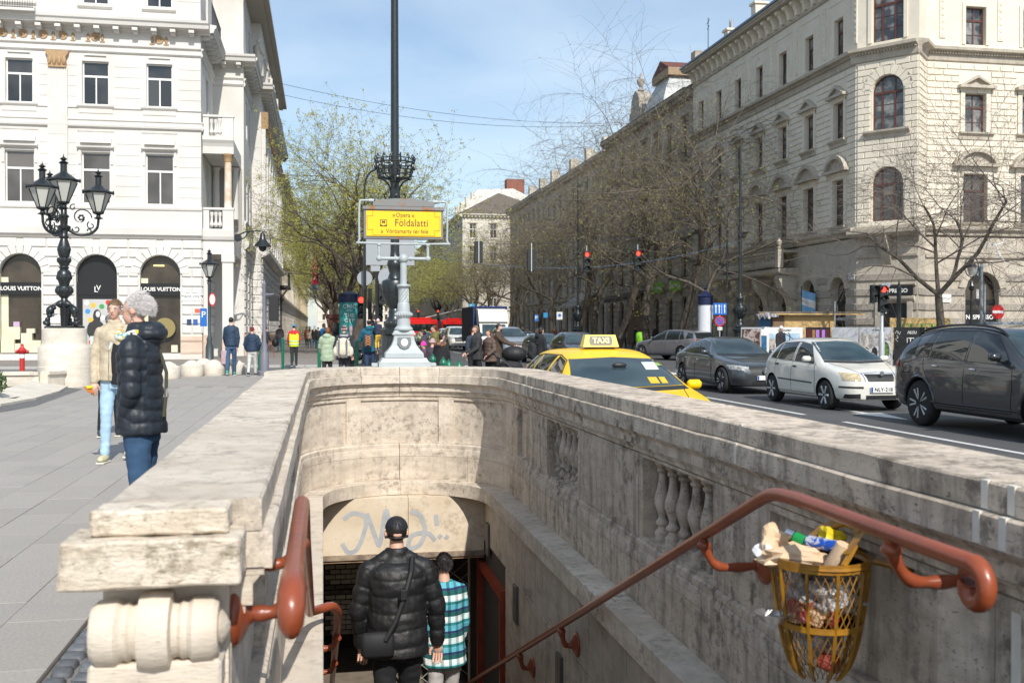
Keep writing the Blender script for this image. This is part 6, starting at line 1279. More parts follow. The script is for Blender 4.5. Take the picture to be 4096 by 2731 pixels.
def cap(b, p, q, r0, r1, n=12):
 p, q = Vector(p), Vector(q); b.ell(p, (r0,) * 3, n, 8); b.ell(q, (r1,) * 3, n, 8); b.tube([p, q], [r0, r1], n)
def loft(b, rings, n=20):     # (z, rx, ry, xo, yo)
 vs = [(r[3] + r[1] * math.cos(2 * PI * j / n), r[4] + r[2] * math.sin(2 * PI * j / n), r[0]) for r in rings for j in range(n)]
 m = len(rings); b.add(vs, [(i * n + j, i * n + (j + 1) % n, (i + 1) * n + (j + 1) % n, (i + 1) * n + j) for i in range(m - 1) for j in range(n)] + [tuple(range(n - 1, -1, -1)), tuple((m - 1) * n + j for j in range(n))])
CL = {}
def cloth(c, rough=.85, k=1.0):
 nm = 'cloth_%d_%d_%d_%d' % (int(c[0] * 999), int(c[1] * 999), int(c[2] * 999), int(rough * 10))
 return mat(nm, tuple(v * .82 for v in c), tuple(min(1, v * 1.15) for v in c), scale=9, rough=rough, bump=.35, bscale=30, bdist=.006, objco=True)
SKIN = mat('skin', (.58, .33, .24), (.64, .39, .29), scale=14, rough=.5, objco=True); LIP = mat('lips', (.42, .16, .14), rough=.5); EYEW = mat('eye_white', (.7, .68, .65), rough=.2); EYED = mat('eye_dark', (.03, .03, .035), rough=.15)
HBR = (.07, .035, .018); HDK = (.018, .013, .012); HGY = (.58, .54, .53); HRD = (.22, .07, .02); HGR = (.2, .17, .15); HLB = (.17, .10, .05)
def hairmat(c): return mat('hair_%d_%d' % (int(c[0] * 999), int(c[2] * 999)), tuple(v * .6 for v in c), tuple(min(1, v * 1.25) for v in c), scale=70, stretch=(1, 1, .15), rough=.55, bump=.6, bscale=90, bdist=.004, objco=True)
HANDM = {}
def hand(par, p, d, s, side, sc=1.0, curl=.6):      # palm at the wrist p, fingers along d
 if curl not in HANDM:
  b = MB(); b.ell((0, 0, -.045), (.036, .014, .05), 10, 8)
  for i, (x, L_) in enumerate(((-.027, .066), (-.009, .078), (.009, .073), (.026, .056))):
   a = (x, 0, -.085); m1 = (x * 1.1, -.012 * curl * 2, -.085 - L_ * .5); m2 = (x * 1.1, -.035 * curl * 2, -.085 - L_ * .85); b.tube([a, m1, m2], [.0095, .0085, .0065], 7)
  b.tube([(-.03, -.004, -.03), (-.052, -.02, -.06), (-.048, -.032, -.088)], [.013, .011, .008], 7)
  HANDM[curl] = b.mesh('hand', SKIN, 60)
 o = link('hand', HANDM[curl], par, tuple(p)); q = Vector(d).normalized().to_track_quat('-Z', 'Y'); o.rotation_mode = 'QUATERNION'; o.rotation_quaternion = q; o.scale = (sc * (1 if side < 0 else -1), sc, sc); return o
def person(label, x, y, rz, H, top, bot, hair=HBR, z=0.0, shoe=(.05, .05, .05), legs=((.1, .05), (-.15, .25)), arms=((.1, .15, .3), (-.1, .15, .3)), lean=.04, hem=.50, wid=1.0, vox=.022, style='short', hat=None, puff=0, group=None, hands=True,
           face=False, turn=0.0, collar=None, hood=False, nod=0.0, skin=None, trs=1.0, topm=None, lower=None, flare=1.0, kid=False):
 hs = (.118 + (.02 if kid else 0)) / .13 * H / 1.72; hz = H - .118 * hs * .98; sh = H * (.81 if kid else .832); hip = H * .50; SK = skin or SKIN
 def T(p): p = Vector(p); p.y -= (p.z - hip) * math.tan(lean) if p.z > hip else 0; return p
 k = H / 1.75; J = {}; sw = .158 * k * wid; leg = []
 for i, s in enumerate((-1, 1)):
  a, kb = legs[i]; h0 = Vector((s * .085 * k, 0, hip)); kn = h0 + Vector((s * .01, -math.sin(a), -math.cos(a))) * .245 * H; an = kn + Vector((0, -math.sin(a - kb), -math.cos(a - kb))) * .225 * H; leg.append((h0, kn, an))
 dz = min(l[2].z for l in leg) - .045 * H
 arm = []
 for i, s in enumerate((-1, 1)):
  fw, ab, el = arms[i][:3]; s0 = T((s * sw, 0, sh - .055 * k)); e = s0 + Vector((s * math.sin(ab), -math.sin(fw) * math.cos(ab), -math.cos(fw) * math.cos(ab))) * .165 * H
  ins = arms[i][3] if len(arms[i]) > 3 else .1
  w_ = e + Vector((-s * math.sin(ins) * 1.0, -math.sin(fw + el) * math.cos(ins), -math.cos(fw + el) * math.cos(ins))) * .145 * H; arm.append((s0, e, w_))
 B = MB(); hc = T((0, 0, hz)); hc += Vector((0, -.02 * k - nod * .06, -.5 * nod * .06)); R = Matrix.Rotation(turn, 3, 'Z') @ Matrix.Rotation(nod, 3, 'X')
 def hp(p): return hc + R @ (Vector(p) * hs)
 B.ell(hp((0, .012, .02)), (.072 * hs, .092 * hs, .092 * hs), 16, 12, R); B.ell(hp((0, -.028, -.04)), (.052 * hs, .058 * hs, .068 * hs), 14, 10, R); B.ell(hp((0, -.045, -.085)), (.026 * hs, .026 * hs, .022 * hs), 10, 8, R); B.ell(hp((0, -.03, -.005)), (.058 * hs, .058 * hs, .075 * hs), 12, 8, R)
 B.tube([hp((0, -.078, .012)), hp((0, -.1, -.02)), hp((0, -.092, -.03))], [.008 * hs, .014 * hs, .012 * hs], 8)
 for s in (-1, 1): B.ell(hp((s * .074, .012, -.005)), (.01 * hs, .022 * hs, .034 * hs), 8, 6, R)
 nb = T((0, .01, sh)); B.tube([nb, hp((0, .01, -.05))], [.062 * k, .05 * hs], 12)
 loft(B, [(hip - .04 * k, .10 * k, .08 * k, 0, 0), (sh - .3 * k, .12 * k, .085 * k, 0, T((0, 0, sh - .3 * k)).y), (sh - .03 * k, .15 * k, .08 * k, 0, T((0, 0, sh)).y), (sh, .08 * k, .06 * k, 0, T((0, 0, sh)).y)])
 for (a, e, w_) in arm: cap(B, a, e, .045 * k, .035 * k); cap(B, e, w_, .034 * k, .024 * k)
 for (a, kn, an) in leg: cap(B, a, kn, .07 * k, .05 * k); cap(B, kn, an, .048 * k, .034 * k)
 root = blob('person', B, min(vox, .014) if face else vox, SK, None) if False else None
 root = blob('person', B, vox * (.6 if face else .85), SK, None, sm=1); root.location = (x, y, z - dz); root.rotation_euler = (0, 0, rz); tag(root, label, 'person', group)
 # trousers
 t = MB(); loft(t, [(hip - .09 * k, .155 * k * trs, .115 * k * trs, 0, 0), (hip + .05 * k, .155 * k, .11 * k, 0, 0), (hip + .12 * k, .145 * k, .1 * k, 0, -.005)])
 for (a, kn, an) in leg: cap(t, a - Vector((0, 0, .03)), kn, .092 * k * trs, .066 * k * trs); cap(t, kn, an + Vector((0, 0, .02)), .064 * k * trs, .052 * k * trs)
 bm_ = bot if not isinstance(bot, tuple) else cloth(bot)
 wr = lambda co: np.array([mnoise.noise(Vector((p[0] * 9, p[1] * 9, p[2] * 22))) * .007 for p in co]) if vox < .016 else 0
 blob('trousers', t, vox, bm_, root, (lambda co: wr(co)) if vox < .016 else None, 1)
 for (a, kn, an) in leg:
  f = MB(); f.ell((an.x, an.y - .06 * k, an.z - .03 * k), (.047 * k, .135 * k, .042 * k), 14, 8); f.ell((an.x, an.y + .01 * k, an.z - .005 * k), (.044 * k, .055 * k, .05 * k), 12, 8)
  o = f.build('shoe', cloth(shoe, .6), root, smooth=True); f = MB(); f.cbox((an.x - .045 * k, an.y - .18 * k, an.z - .045 * H - 0.0), (an.x + .045 * k, an.y + .07 * k, an.z - .045 * H + .022 * k), .008); f.build('sole', mat('pale_sole', (.6, .58, .5), rough=.7), o)
 # top garment
 g = MB(); hm = hem * H; mid = sh - .27 * k
 rg = [(hm, .185 * k * wid * flare, .15 * k * wid * flare), (hm + .10 * k, .18 * k * wid * flare, .145 * k * wid), (mid, .168 * k * wid, .128 * k * wid), (mid + .16 * k, .185 * k * wid, .135 * k * wid), (sh - .05 * k, .19 * k * wid, .12 * k * wid), (sh + .005 * k, .14 * k, .09 * k), (sh + .05 * k, .075 * k, .072 * k)]
 loft(g, [(a, b_, c_, 0, T((0, 0, a)).y) for a, b_, c_ in rg], 24)
 ar = .058 * k * (wid * .5 + .5) * (1.1 if puff else 1)
 for (a, e, w_) in arm: cap(g, a, e, ar * 1.08, ar * .96); cap(g, e, w_, ar * .95, ar * .74); cap(g, T((a.x * .35, 0, sh + .012 * k)), a, ar * .85, ar * 1.0)
 if hood: hq = T((0, .0, sh + .06 * k)); g.ell(hq + Vector((0, .085 * k, -.03 * k)), (.13 * k, .10 * k, .085 * k), 14, 10); g.ell(hq + Vector((0, .02 * k, .0)), (.095 * k, .1 * k, .055 * k), 14, 10)
 if collar: g.tube([T((0, .0, sh)), T((0, -.005, sh + .085 * k))], [.082 * k, .074 * k], 14)
 ph, pa = (puff if isinstance(puff, tuple) else (puff * .085, .011)) if puff else (0, 0)
 segs = [(a, e, 0) for (a, e, w_) in arm] + [(e, w_, (e - a).length) for (a, e, w_) in arm]
 def disp(co):
  d = np.zeros(len(co)); best = np.full(len(co), 9.); sv = co[:, 2] + .0
  if ph:
   for (p, q, s0) in segs:
    p_, q_ = np.array(p), np.array(q); v = q_ - p_; L_ = np.linalg.norm(v); t_ = np.clip(((co - p_) @ v) / L_ ** 2, 0, 1); ds = np.linalg.norm(co - p_ - t_[:, None] * v, axis=1)
    mk_ = (ds < ar * 1.5) & (ds < best); best[mk_] = ds[mk_]; sv = np.where(mk_, s0 + t_ * L_, sv)
   wob = np.array([mnoise.noise(Vector((p[0] * 5, p[1] * 5, p[2] * 3))) for p in co]) * .012
   d = pa * (np.abs(np.sin(PI * (sv + wob) / ph)) ** .38 - .8)
  if vox < .03: d = d + np.array([mnoise.noise(Vector((p[0] * 13, p[1] * 13, p[2] * 17))) + .5 * mnoise.noise(Vector((p[0] * 30, p[1] * 30, p[2] * 30))) for p in co]) * (.006 if vox < .016 else .008)
  return d
 tm_ = topm or (top if not isinstance(top, tuple) else cloth(top, .7 if puff else .85))
 G = blob('jacket', g, vox * (.6 if vox < .016 else 1), tm_, root, disp, 1)
 if hands:
  for i, (a, e, w_) in enumerate(arm): hand(root, w_ + (w_ - e).normalized() * .01, w_ - e, 1, (-1, 1)[i], k)
 # hair and headgear
 hmt = hairmat(hair); h = MB()
 if style != 'none':
  h.ell(hp((0, .022, .03)), (.079 * hs, .096 * hs, .094 * hs), 16, 12, R)
  if style in ('long', 'bun', 'bob'): h.ell(hp((0, .045, -.02)), (.077 * hs, .07 * hs, .10 * hs), 14, 10, R)
  if style == 'long': h.tube([hp((0, .06, 0)), T((0, .10 * k, sh + .02)), T((0, .13 * k, sh - .16 * k))], [.08 * hs, .10 * hs, .05 * hs], 12)
  if style == 'bun': h.ell(hp((0, .12, -.01)), (.04 * hs, .04 * hs, .06 * hs), 10, 8, R)
  o = h.build('hair', hmt, root, smooth=True); me = o.data
  fr = R @ Vector((0, -1, 0)); up = R @ Vector((0, 0, 1)); bm = bmesh.new(); bm.from_mesh(me); dl = []
  for v in bm.verts:
   d = v.co - hc; fy = d.dot(fr); fz = d.dot(up)
   if fy > .035 * hs and fz < .045 * hs: dl.append(v)
   elif style == 'short' and fz < -.055 * hs: dl.append(v)
   elif style == 'bald' and fz > .08 * hs: dl.append(v)
   else: v.co += d.normalized() * .006 * mnoise.noise(v.co * 40)
  bmesh.ops.delete(bm, geom=dl, context='VERTS'); bm.to_mesh(me); bm.free()
 if hat:
  kind, hc_ = hat; b = MB(); cm_ = cloth(hc_, .5 if kind == 'helmet' else .9)
  if kind in ('beanie', 'helmet', 'cap'):
   n = 18; vs = []; top_ = .125 if kind != 'beanie' else .135; base = .0 if kind == 'beanie' else .035
   for i in range(7):
    th = i / 6 * PI / 2
    for j in range(n):
     ph_ = 2 * PI * j / n; vs.append(hp((.087 * math.cos(th) * math.cos(ph_), .012 + .104 * math.cos(th) * math.sin(ph_), base + (top_ - base) * math.sin(th))))
   b.add(vs, [(i * n + j, i * n + (j + 1) % n, (i + 1) * n + (j + 1) % n, (i + 1) * n + j) for i in range(6) for j in range(n)])
   if kind == 'beanie': b.tube([hp((.089 * math.cos(t * PI / 9), .012 + .106 * math.sin(t * PI / 9), .005)) for t in range(18)], .014 * hs, 8, closed=True)
   if kind == 'helmet': b.tube([hp((.093 * math.cos(t * PI / 9), .012 + .115 * math.sin(t * PI / 9), .04)) for t in range(18)], .008 * hs, 6, closed=True); b.tube([hp((0, -.1, .06)), hp((0, -.05, .125)), hp((0, .012, .138)), hp((0, .07, .125)), hp((0, .12, .06))], .01 * hs, 6)
   if kind == 'cap':
    br = [hp((.075 * math.cos(a), -.07 - .085 * math.sin(a), .045 - .012 * math.sin(a))) for a in [PI * i / 8 for i in range(9)]]; b.add(br + [p - Vector((0, 0, .006)) for p in br], [tuple(range(9)), tuple(range(17, 8, -1))])
  if kind == 'hood': b.ell(hp((0, .03, .01)), (.1 * hs, .105 * hs, .13 * hs), 14, 10, R)
  b.build({'beanie': 'beanie', 'helmet': 'helmet', 'cap': 'cap', 'hood': 'hood'}[kind], cm_, root, smooth=True)
 if face:
  for s in (-1, 1):
   e = MB(); e.ell(hp((s * .03, -.078, .005)), (.012 * hs, .008 * hs, .006 * hs), 10, 6, R); eo = e.build('eye', EYEW, root, smooth=True); e = MB(); e.ell(hp((s * .03, -.084, .005)), (.0055 * hs, .004 * hs, .0055 * hs), 8, 6, R); e.build('iris', EYED, eo)
   e = MB(); e.tube([hp((s * .048, -.072, .022)), hp((s * .03, -.083, .028)), hp((s * .014, -.085, .022))], .004 * hs, 6); e.build('eyebrow', hmt, root)
  e = MB(); e.ell(hp((0, -.083, -.052)), (.022 * hs, .008 * hs, .0065 * hs), 10, 6, R); e.build('mouth', LIP, root, smooth=True)
 root['hx'] = hc.x; root['hy'] = hc.y; root['hz'] = hc.z
 return root, hp, T, arm, k, leg
def strands(par, hp, m, n, L, seed, back=.5, rad=.0022, area=None):
 rr = random.Random(seed); b = MB()
 for i in range(n):
  u = rr.uniform(-1, 1); t = rr.uniform(0, 2 * PI); z = rr.uniform(-.55, 1); q = math.sqrt(1 - z * z)
  p = Vector((.074 * q * math.cos(t), .018 + .094 * q * math.sin(t), .028 + .09 * z))
  if p.y < -.035 and p.z < .055: continue
  if p.y < .02 and p.z < .005: continue
  nrm = (p - Vector((0, .015, .02))).normalized(); d = (nrm * .28 + Vector((rr.uniform(-.12, .12), back * rr.uniform(.6, 1.0), rr.uniform(-.7, -.25) if p.y > .05 else rr.uniform(-.1, .25)))).normalized(); l = L * rr.uniform(.5, 1.15)
  mid = p + d * l * .5 + Vector((0, 0, .004)); e = p + d * l + Vector((rr.uniform(-.006, .006), .006, -.006 * rr.random())); b.tube([hp(p * .97), hp(mid), hp(e)], [rad * 2.0, rad * 1.5, rad * .2], 4, cap=False)
 o = b.build('hair_strands', m, par, smooth=True); o['kind'] = 'stuff'; return o
def bag(label, par, p, s, m, m2=None, straps=True, name='backpack', cat='backpack'):      # worn on the back: local +y side
 root = par[0]; T = par[2]; M_ = Matrix.Rotation(root.rotation_euler.z, 4, 'Z'); loc = Vector(root.location) + M_ @ Vector(p); th = thing(name, label, cat, tuple(loc), root.rotation_euler.z)
 b = MB(); b.ell((0, 0, 0), (s[0], s[1], s[2]), 16, 12); b.cbox((-s[0] * .82, -s[1] * .7, -s[2] * .85), (s[0] * .82, s[1] * .8, s[2] * .75), .03); blob('body', b, .018, m, th); b = MB(); b.ell((0, s[1] * .85, -s[2] * .35), (s[0] * .7, s[1] * .4, s[2] * .42), 12, 8); b.build('pocket', m2 or m, th, True)
 if straps:
  b = MB()
  for sx in (-1, 1): b.tube([(sx * s[0] * .55, -s[1] * .5, s[2] * .8), (sx * s[0] * .7, -s[1] - .10, s[2] * .8 + .04), (sx * s[0] * .75, -s[1] - .24, s[2] * .3)], .016, 6)
  b.build('strap', m2 or m, th)
 return th
def P(px, D): return col_D(px, D)
NAVY = (.02, .035, .065); JEAN = (.04, .085, .16); BLK = (.014, .014, .016); OLV = (.12, .11, .035)
# --- near: older woman in a dark quilted jacket, seen from behind at a three-quarter angle
x, y = P(566, 6.55)
W = person('older woman with spiky grey hair and dark quilted jacket, hands in pockets', x, y, -PI / 2 - .18, 1.70, (.026, .033, .045), (.03, .075, .15), HGY, legs=((.05, .02), (-.05, .05)), arms=((-.02, .10, .42, .35), (-.05, .10, .42, .35)), lean=.03, hem=.475, wid=1.04, vox=.014, style='short', puff=(.074, .011), hood=True, hands=False, turn=-.05, face=True, flare=1.04,
           topm=mat('navy_nylon', (.014, .018, .026), (.02, .026, .036), scale=6, rough=.5, spec=.4, bump=.6, bscale=30, bdist=.005, objco=True))
strands(W[0], W[1], mat('grey_hair_strand', (.5, .46, .45), (.8, .77, .75), scale=60, rough=.5, objco=True), 4200, .046, 3, back=.9, rad=.001)
hp = W[1]; b = MB(); b.tube([hp((.032 * math.cos(t * PI / 8) * .75 + .032 * 1.0, -.098, .008 + .022 * math.sin(t * PI / 8))) for t in range(16)], .0018, 5, closed=True); b.tube([hp((-.032 * math.cos(t * PI / 8) * .75 - .032, -.098, .008 + .022 * math.sin(t * PI / 8))) for t in range(16)], .0018, 5, closed=True)
for s in (-1, 1): b.tube([hp((s * .056, -.096, .012)), hp((s * .075, -.03, .008)), hp((s * .078, .015, .006))], .0015, 5)
b.build('spectacles', CHROME, W[0]); b = MB(); [b.tube([hp((s * .082, .012 + .012 * math.cos(t), -.05 + .014 * math.sin(t))) for t in [i * PI / 5 for i in range(9)]], .003, 5) for s in (-1, 1)]; b.build('earring', CHROME, W[0])
b = MB(); T = W[2]; b.tube([T((.10 * math.cos(a), -.02 + .1 * math.sin(a), 1.43 + .012 * math.sin(3 * a))) for a in [i * PI / 12 for i in range(24)]], .032, 8, closed=True)
def tri_mat(name, cols, sc, w='x'):
 m = mat(name, cols[0], rough=.9); N = m.node_tree.nodes; L = m.node_tree.links; tcn = N.new('ShaderNodeTexCoord'); v = N.new('ShaderNodeTexVoronoi'); v.inputs['Scale'].default_value = sc; r = N.new('ShaderNodeValToRGB'); r.color_ramp.interpolation = 'CONSTANT'
 for i, c in enumerate(cols):
  if i < 2: e = r.color_ramp.elements[i]; e.position = i / len(cols)
  else: e = r.color_ramp.elements.new(i / len(cols))
  e.color = (*c, 1)
 L.new(tcn.outputs['Object'], v.inputs['Vector']); sp = N.new('ShaderNodeSeparateColor'); L.new(v.outputs['Color'], sp.inputs[0]); L.new(sp.outputs[0], r.inputs[0]); L.new(r.outputs[0], N['Principled BSDF'].inputs['Base Color']); return m
b.build('scarf', tri_mat('patterned_scarf', [(.7, .7, .66), (.75, .73, .7), (.6, .42, .03), (.15, .38, .38), (.7, .7, .68)], 34), W[0], True)
b = MB(); b.lathe([(0, 0), (.032, 0), (.032, -.006), (0, -.008)], (.0, 0, 0), 16, 'y'); o = b.build('badge', mat('yellow_centre_badge', (.75, .72, .62), rough=.4), W[0], True); o.location = T((.075, -.155, 1.36)); o.rotation_euler = (-.3, 0, .5)
sx_, sy_ = W[0].location.x, W[0].location.y
st = thing('bag_strap', 'dark shoulder bag strap with a metal buckle down the back of the older woman', 'strap', tuple(W[0].location), W[0].rotation_euler.z); b = MB(); b.tube([(-.02, .10, 1.36), (.02, .165, 1.2), (.05, .172, 1.05), (.08, .168, .92)], .012, 6); b.build('webbing', mat('olive_webbing', (.05, .05, .03), rough=.8), st); b = MB(); b.cbox((.035, .17, 1.04), (.065, .185, 1.10), .004); b.build('buckle', CHROME, st)
# --- young man in a beige jacket
x, y = P(464, 11.6)
Y = person('young man in beige zip jacket, black shirt and pale jeans walking towards us', x, y, -.12, 1.80, (.50, .42, .30), (.36, .52, .66), HLB, shoe=(.62, .56, .36), legs=((.16, .05), (-.2, .15)), arms=((.0, .22, .25, .05), (-.1, .1, .2)), hem=.50, vox=.014, style='short', collar=True, face=True, trs=.95)
strands(Y[0], Y[1], mat('brown_hair_strand', (.10, .06, .03), (.22, .14, .08), scale=60, rough=.5, objco=True), 1100, .04, 5, back=.6, rad=.0014)
b = MB(); T = Y[2]; loft(b, [(.86, .062, .05, .04, -.115), (1.1, .065, .06, .04, -.11), (1.3, .06, .05, .03, -.105), (1.43, .05, .05, .0, -.085), (1.47, .03, .03, 0, -.07)], 14); blob('shirt', b, .014, cloth((.012, .012, .014)), Y[0])
b = MB(); b.tube([(-.03, -.172, .87), (-.028, -.178, 1.1), (-.03, -.163, 1.3), (-.05, -.12, 1.43)], .004, 5); b.build('zip', CHROME, Y[0])
for s in (-1, 1): b = MB(); b.prism([(s * .02, 0), (s * .11, .02), (s * .10, -.06), (s * .03, -.075)], lambda a, c: (a, -.105, 1.50 + c), lambda a, c: (a, -.09, 1.50 + c)); b.build('collar', cloth((.50, .42, .30)), Y[0])
w_ = Y[3][0][2]; ph = thing('phone', 'orange cased phone with a small yellow bottle held by the young man', 'phone', tuple(Vector(Y[0].location) + Matrix.Rotation(-.12, 3, 'Z') @ (w_ + Vector((-.04, -.05, -.1)))), .6); b = MB(); b.cbox((-.04, -.08, -.006), (.04, .08, .006), .003); o = b.build('case', mat('orange_case', (.5, .16, .04), rough=.5), ph); o.rotation_euler = (.35, .25, 0); b = MB(); b.lathe([(.02, -.03), (.02, .03), (.012, .04), (0, .04)], (0, 0, .03), 12, 'x'); b.build('bottle', mat('yellow_bottle', (.65, .6, .02), rough=.35), ph, True)
x, y = P(440, 14.2); person('person in a dark green cap and grey green jacket half hidden behind the young man', x, y, PI - .2, 1.68, (.17, .21, .18), BLK, HGR, hat=('cap', (.05, .06, .05)), legs=((.1, 0), (-.1, .1)))
# --- descending man and boy
def zs(yy): return -.15 * (int((yy - 3.75) / .35) + 1)
x, y = .50, 7.02
Dm = person('broad man in black quilted jacket and black cap going down the stairs', x, y, PI + .02, 1.74, (.012, .012, .013), (.010, .011, .014), HDK, z=zs(7.1) - .06, legs=((.32, .42), (-.05, .1)), arms=((.02, .30, .12, -.05), (.02, .26, .3, .1)), lean=.07, hem=.475, wid=1.2, vox=.014, style='short', hat=('cap', (.01, .013, .022)), puff=(.112, .013), collar=True, flare=.98,
   topm=mat('black_nylon', (.008, .008, .009), (.013, .013, .014), scale=7, rough=.55, bump=.7, bscale=26, bdist=.006, objco=True))
hp = Dm[1]; b = MB(); b.ell(hp((0, .098, .0)), (.032, .014, .018), 12, 8); b.build('nape', SKIN, Dm[0], True)
for e_ in (1, -1): b = MB(); b.ell(hp((e_ * .08, .012, -.01)), (.012, .02, .03), 10, 8); b.build('ear', SKIN, Dm[0], True)
b = MB(); b.tube([hp((.082 * math.cos(a), .012 + .1 * math.sin(a), -.022)) for a in [i * PI / 10 for i in range(11)]], .007, 6); b.build('cap_strap', BLACK, Dm[0])
sb = thing('shoulder_bag', 'black crossbody bag slung over the back of the man on the stairs', 'bag', tuple(Dm[0].location), Dm[0].rotation_euler.z)
b = MB(); b.tube([(-.10, .04, 1.485), (-.08, .15, 1.40), (-.03, .20, 1.25), (.03, .225, 1.1), (.10, .235, .98)], .018, 6); b.build('strap', BLACK, sb); b = MB(); b.cbox((.04, .17, .86), (.26, .235, 1.03), .025); b.build('pouch', mat('black_canvas', (.013, .013, .016), rough=.7), sb, True); b = MB(); b.cbox((-.045, .21, 1.24), (0.0, .235, 1.31), .004); b.build('buckle', BLACK, sb)
# plaid
PLD = mat('plaid_flannel', (.1, .3, .3), rough=.9); N = PLD.node_tree.nodes; L = PLD.node_tree.links; tcn = N.new('ShaderNodeTexCoord'); sx = N.new('ShaderNodeSeparateXYZ'); L.new(tcn.outputs['Object'], sx.inputs[0])
def band(out, per, cols):
 m1 = N.new('ShaderNodeMath'); m1.operation = 'MULTIPLY'; m1.inputs[1].default_value = 1 / per; L.new(out, m1.inputs[0]); m2 = N.new('ShaderNodeMath'); m2.operation = 'FRACT'; L.new(m1.outputs[0], m2.inputs[0]); r = N.new('ShaderNodeValToRGB'); r.color_ramp.interpolation = 'CONSTANT'
 for i, (p_, c) in enumerate(cols):
  e = r.color_ramp.elements[i] if i < 2 else r.color_ramp.elements.new(p_); e.position = p_; e.color = (*c, 1)
 L.new(m2.outputs[0], r.inputs[0]); return r.outputs[0]
ca = band(sx.outputs['Z'], .165, [(0, (.8, .8, .76)), (.22, (.01, .10, .10)), (.45, (.02, .03, .12)), (.55, (.12, .42, .5)), (.8, (.02, .2, .2)), (.93, (.6, .7, .72))]); cb = band(sx.outputs['X'], .13, [(0, (1, 1, 1)), (.3, (.35, .45, .5)), (.5, (.75, .95, 1)), (.8, (.12, .3, .32))])
mm = N.new('ShaderNodeMix'); mm.data_type = 'RGBA'; mm.blend_type = 'MULTIPLY'; mm.inputs[0].default_value = .85; L.new(ca, mm.inputs[6]); L.new(cb, mm.inputs[7]); L.new(mm.outputs[2], N['Principled BSDF'].inputs['Base Color'])
by = person('boy with dark curly hair in a teal and white plaid shirt going down the stairs', .96, 8.15, PI + .12, 1.50, (.1, .3, .3), (.45, .43, .42), HDK, z=zs(8.2) + .12, legs=((.25, .3), (0, .1)), arms=((.0, .12, .3), (.1, .18, 1.0, .4)), hem=.42, wid=1.02, vox=.015, style='short', topm=PLD, lean=.05, flare=1.1); strands(by[0], by[1], hairmat(HDK), 1100, .026, 9, back=.2, rad=.0022)
# --- middle distance, left
x, y = P(924, 33); person('tall man in navy quilted jacket and jeans walking away with a paper bag', x, y, PI, 1.86, (.014, .035, .07), JEAN, HDK, shoe=(.05, .35, .3), legs=((.2, .1), (-.2, .35)), arms=((-.1, .18, .15), (.25, .15, .4)), puff=(.09, .01))
x, y = P(897, 32.9); pb = thing('paper_bag', 'brown and lilac paper bag held low by the tall man in navy', 'bag', (x, y, .38), .2); b = MB(); b.prism([(-.1, -.06), (.1, -.06), (.1, .06), (-.1, .06)], lambda a, c: (a, c, 0), lambda a, c: (a, c, .42)); b.build('body', mat('kraft_paper', (.42, .22, .14), (.4, .36, .5), scale=3, rough=.8), pb); b = MB(); b.tube([(-.05, 0, .42), (-.04, 0, .52), (.04, 0, .52), (.05, 0, .42)], .006, 5); b.build('grip', WHITEP, pb)
x, y = P(1008, 32.6); person('child in red beanie, navy jacket and pale grey trousers walking away', x, y, PI - .1, 1.56, (.012, .03, .065), (.5, .5, .47), HDK, shoe=(.03, .03, .04), hat=('beanie', (.55, .03, .03)), legs=((.25, .05), (-.2, .3)), arms=((.0, .35, .6, .3), (.0, .3, .5, .2)), wid=1.1, puff=(.1, .012))
x, y = P(1060, 55); person('stooped person in dark leather jacket with a cane behind the grey lamp post', x, y, PI - .5, 1.58, (.03, .025, .022), BLK, HDK, lean=.15, arms=((.2, .2, .3), (.0, .3, .2)))
x, y = P(1079, 54.5); cn = thing('walking_cane', 'thin brown walking cane leaning beside the grey lamp post', 'cane', (x, y, 0)); b = MB(); b.tube([(.25, 0, 0), (0, 0, .85), (-.05, 0, .9)], .018, 6); b.build('shaft', mat('cane_brown', (.2, .06, .04), rough=.4), cn)
x, y = P(1119, 66); person('man in brown coat and jeans with a dark bag by the white wall', x, y, PI, 1.72, (.045, .04, .045), JEAN, HDK, legs=((.15, .0), (-.15, .2)), wid=1.15)
x, y = P(1101, 65.8); bb = thing('holdall', 'black bag hanging from the hand of the man by the white wall', 'bag', (x, y, .42)); b = MB(); b.ell((0, 0, .2), (.22, .14, .26), 12, 8); b.build('body', BLACK, bb, True); b = MB(); b.tube([(-.12, 0, .4), (0, 0, .6), (.12, 0, .4)], .015, 6); b.build('grip', BLACK, bb)
x, y = P(1176, 41); hv = person('worker in yellow safety vest over red sleeves with a blue hard hat', x, y, PI, 1.66, (.5, .02, .025), (.025, .025, .028), HDK, hat=('helmet', (.02, .38, .6)), legs=((.08, 0), (-.08, .1)), arms=((.05, .25, .5, .3), (.05, .25, .3)), wid=1.05)
T = hv[2]; k = hv[4]; g = MB(); loft(g, [(a * k, b_ * k * 1.05, c_ * k, 0, T((0, 0, a * k)).y) for a, b_, c_ in ((.80, .185, .158), (.95, .192, .158), (1.2, .20, .15), (1.36, .195, .14), (1.44, .12, .09))], 20); blob('safety_vest', g, .03, mat('hi_vis_yellow', (.72, .9, .02), rough=.7), hv[0], sm=1)
for zz in (.92, 1.05): g = MB(); g.tube([((.192) * k * math.cos(t), T((0, 0, zz * k)).y + .165 * k * math.sin(t), zz * k) for t in [i * PI / 10 for i in range(20)]], .022, 6, closed=True); g.build('reflective_band', mat('reflective_grey', (.5, .55, .55), rough=.3), hv[0])
x, y = P(1309, 28.5); person('woman with ginger hair clipped up in a mint green quilted coat seen from behind', x, y, PI - .2, 1.52, (.34, .42, .29), BLK, HRD, style='bun', arms=((.1, .35, .9, .4), (.1, .2, .5)), hood=True, hem=.38, wid=1.2, puff=(.15, .014), turn=.3, hands=False)
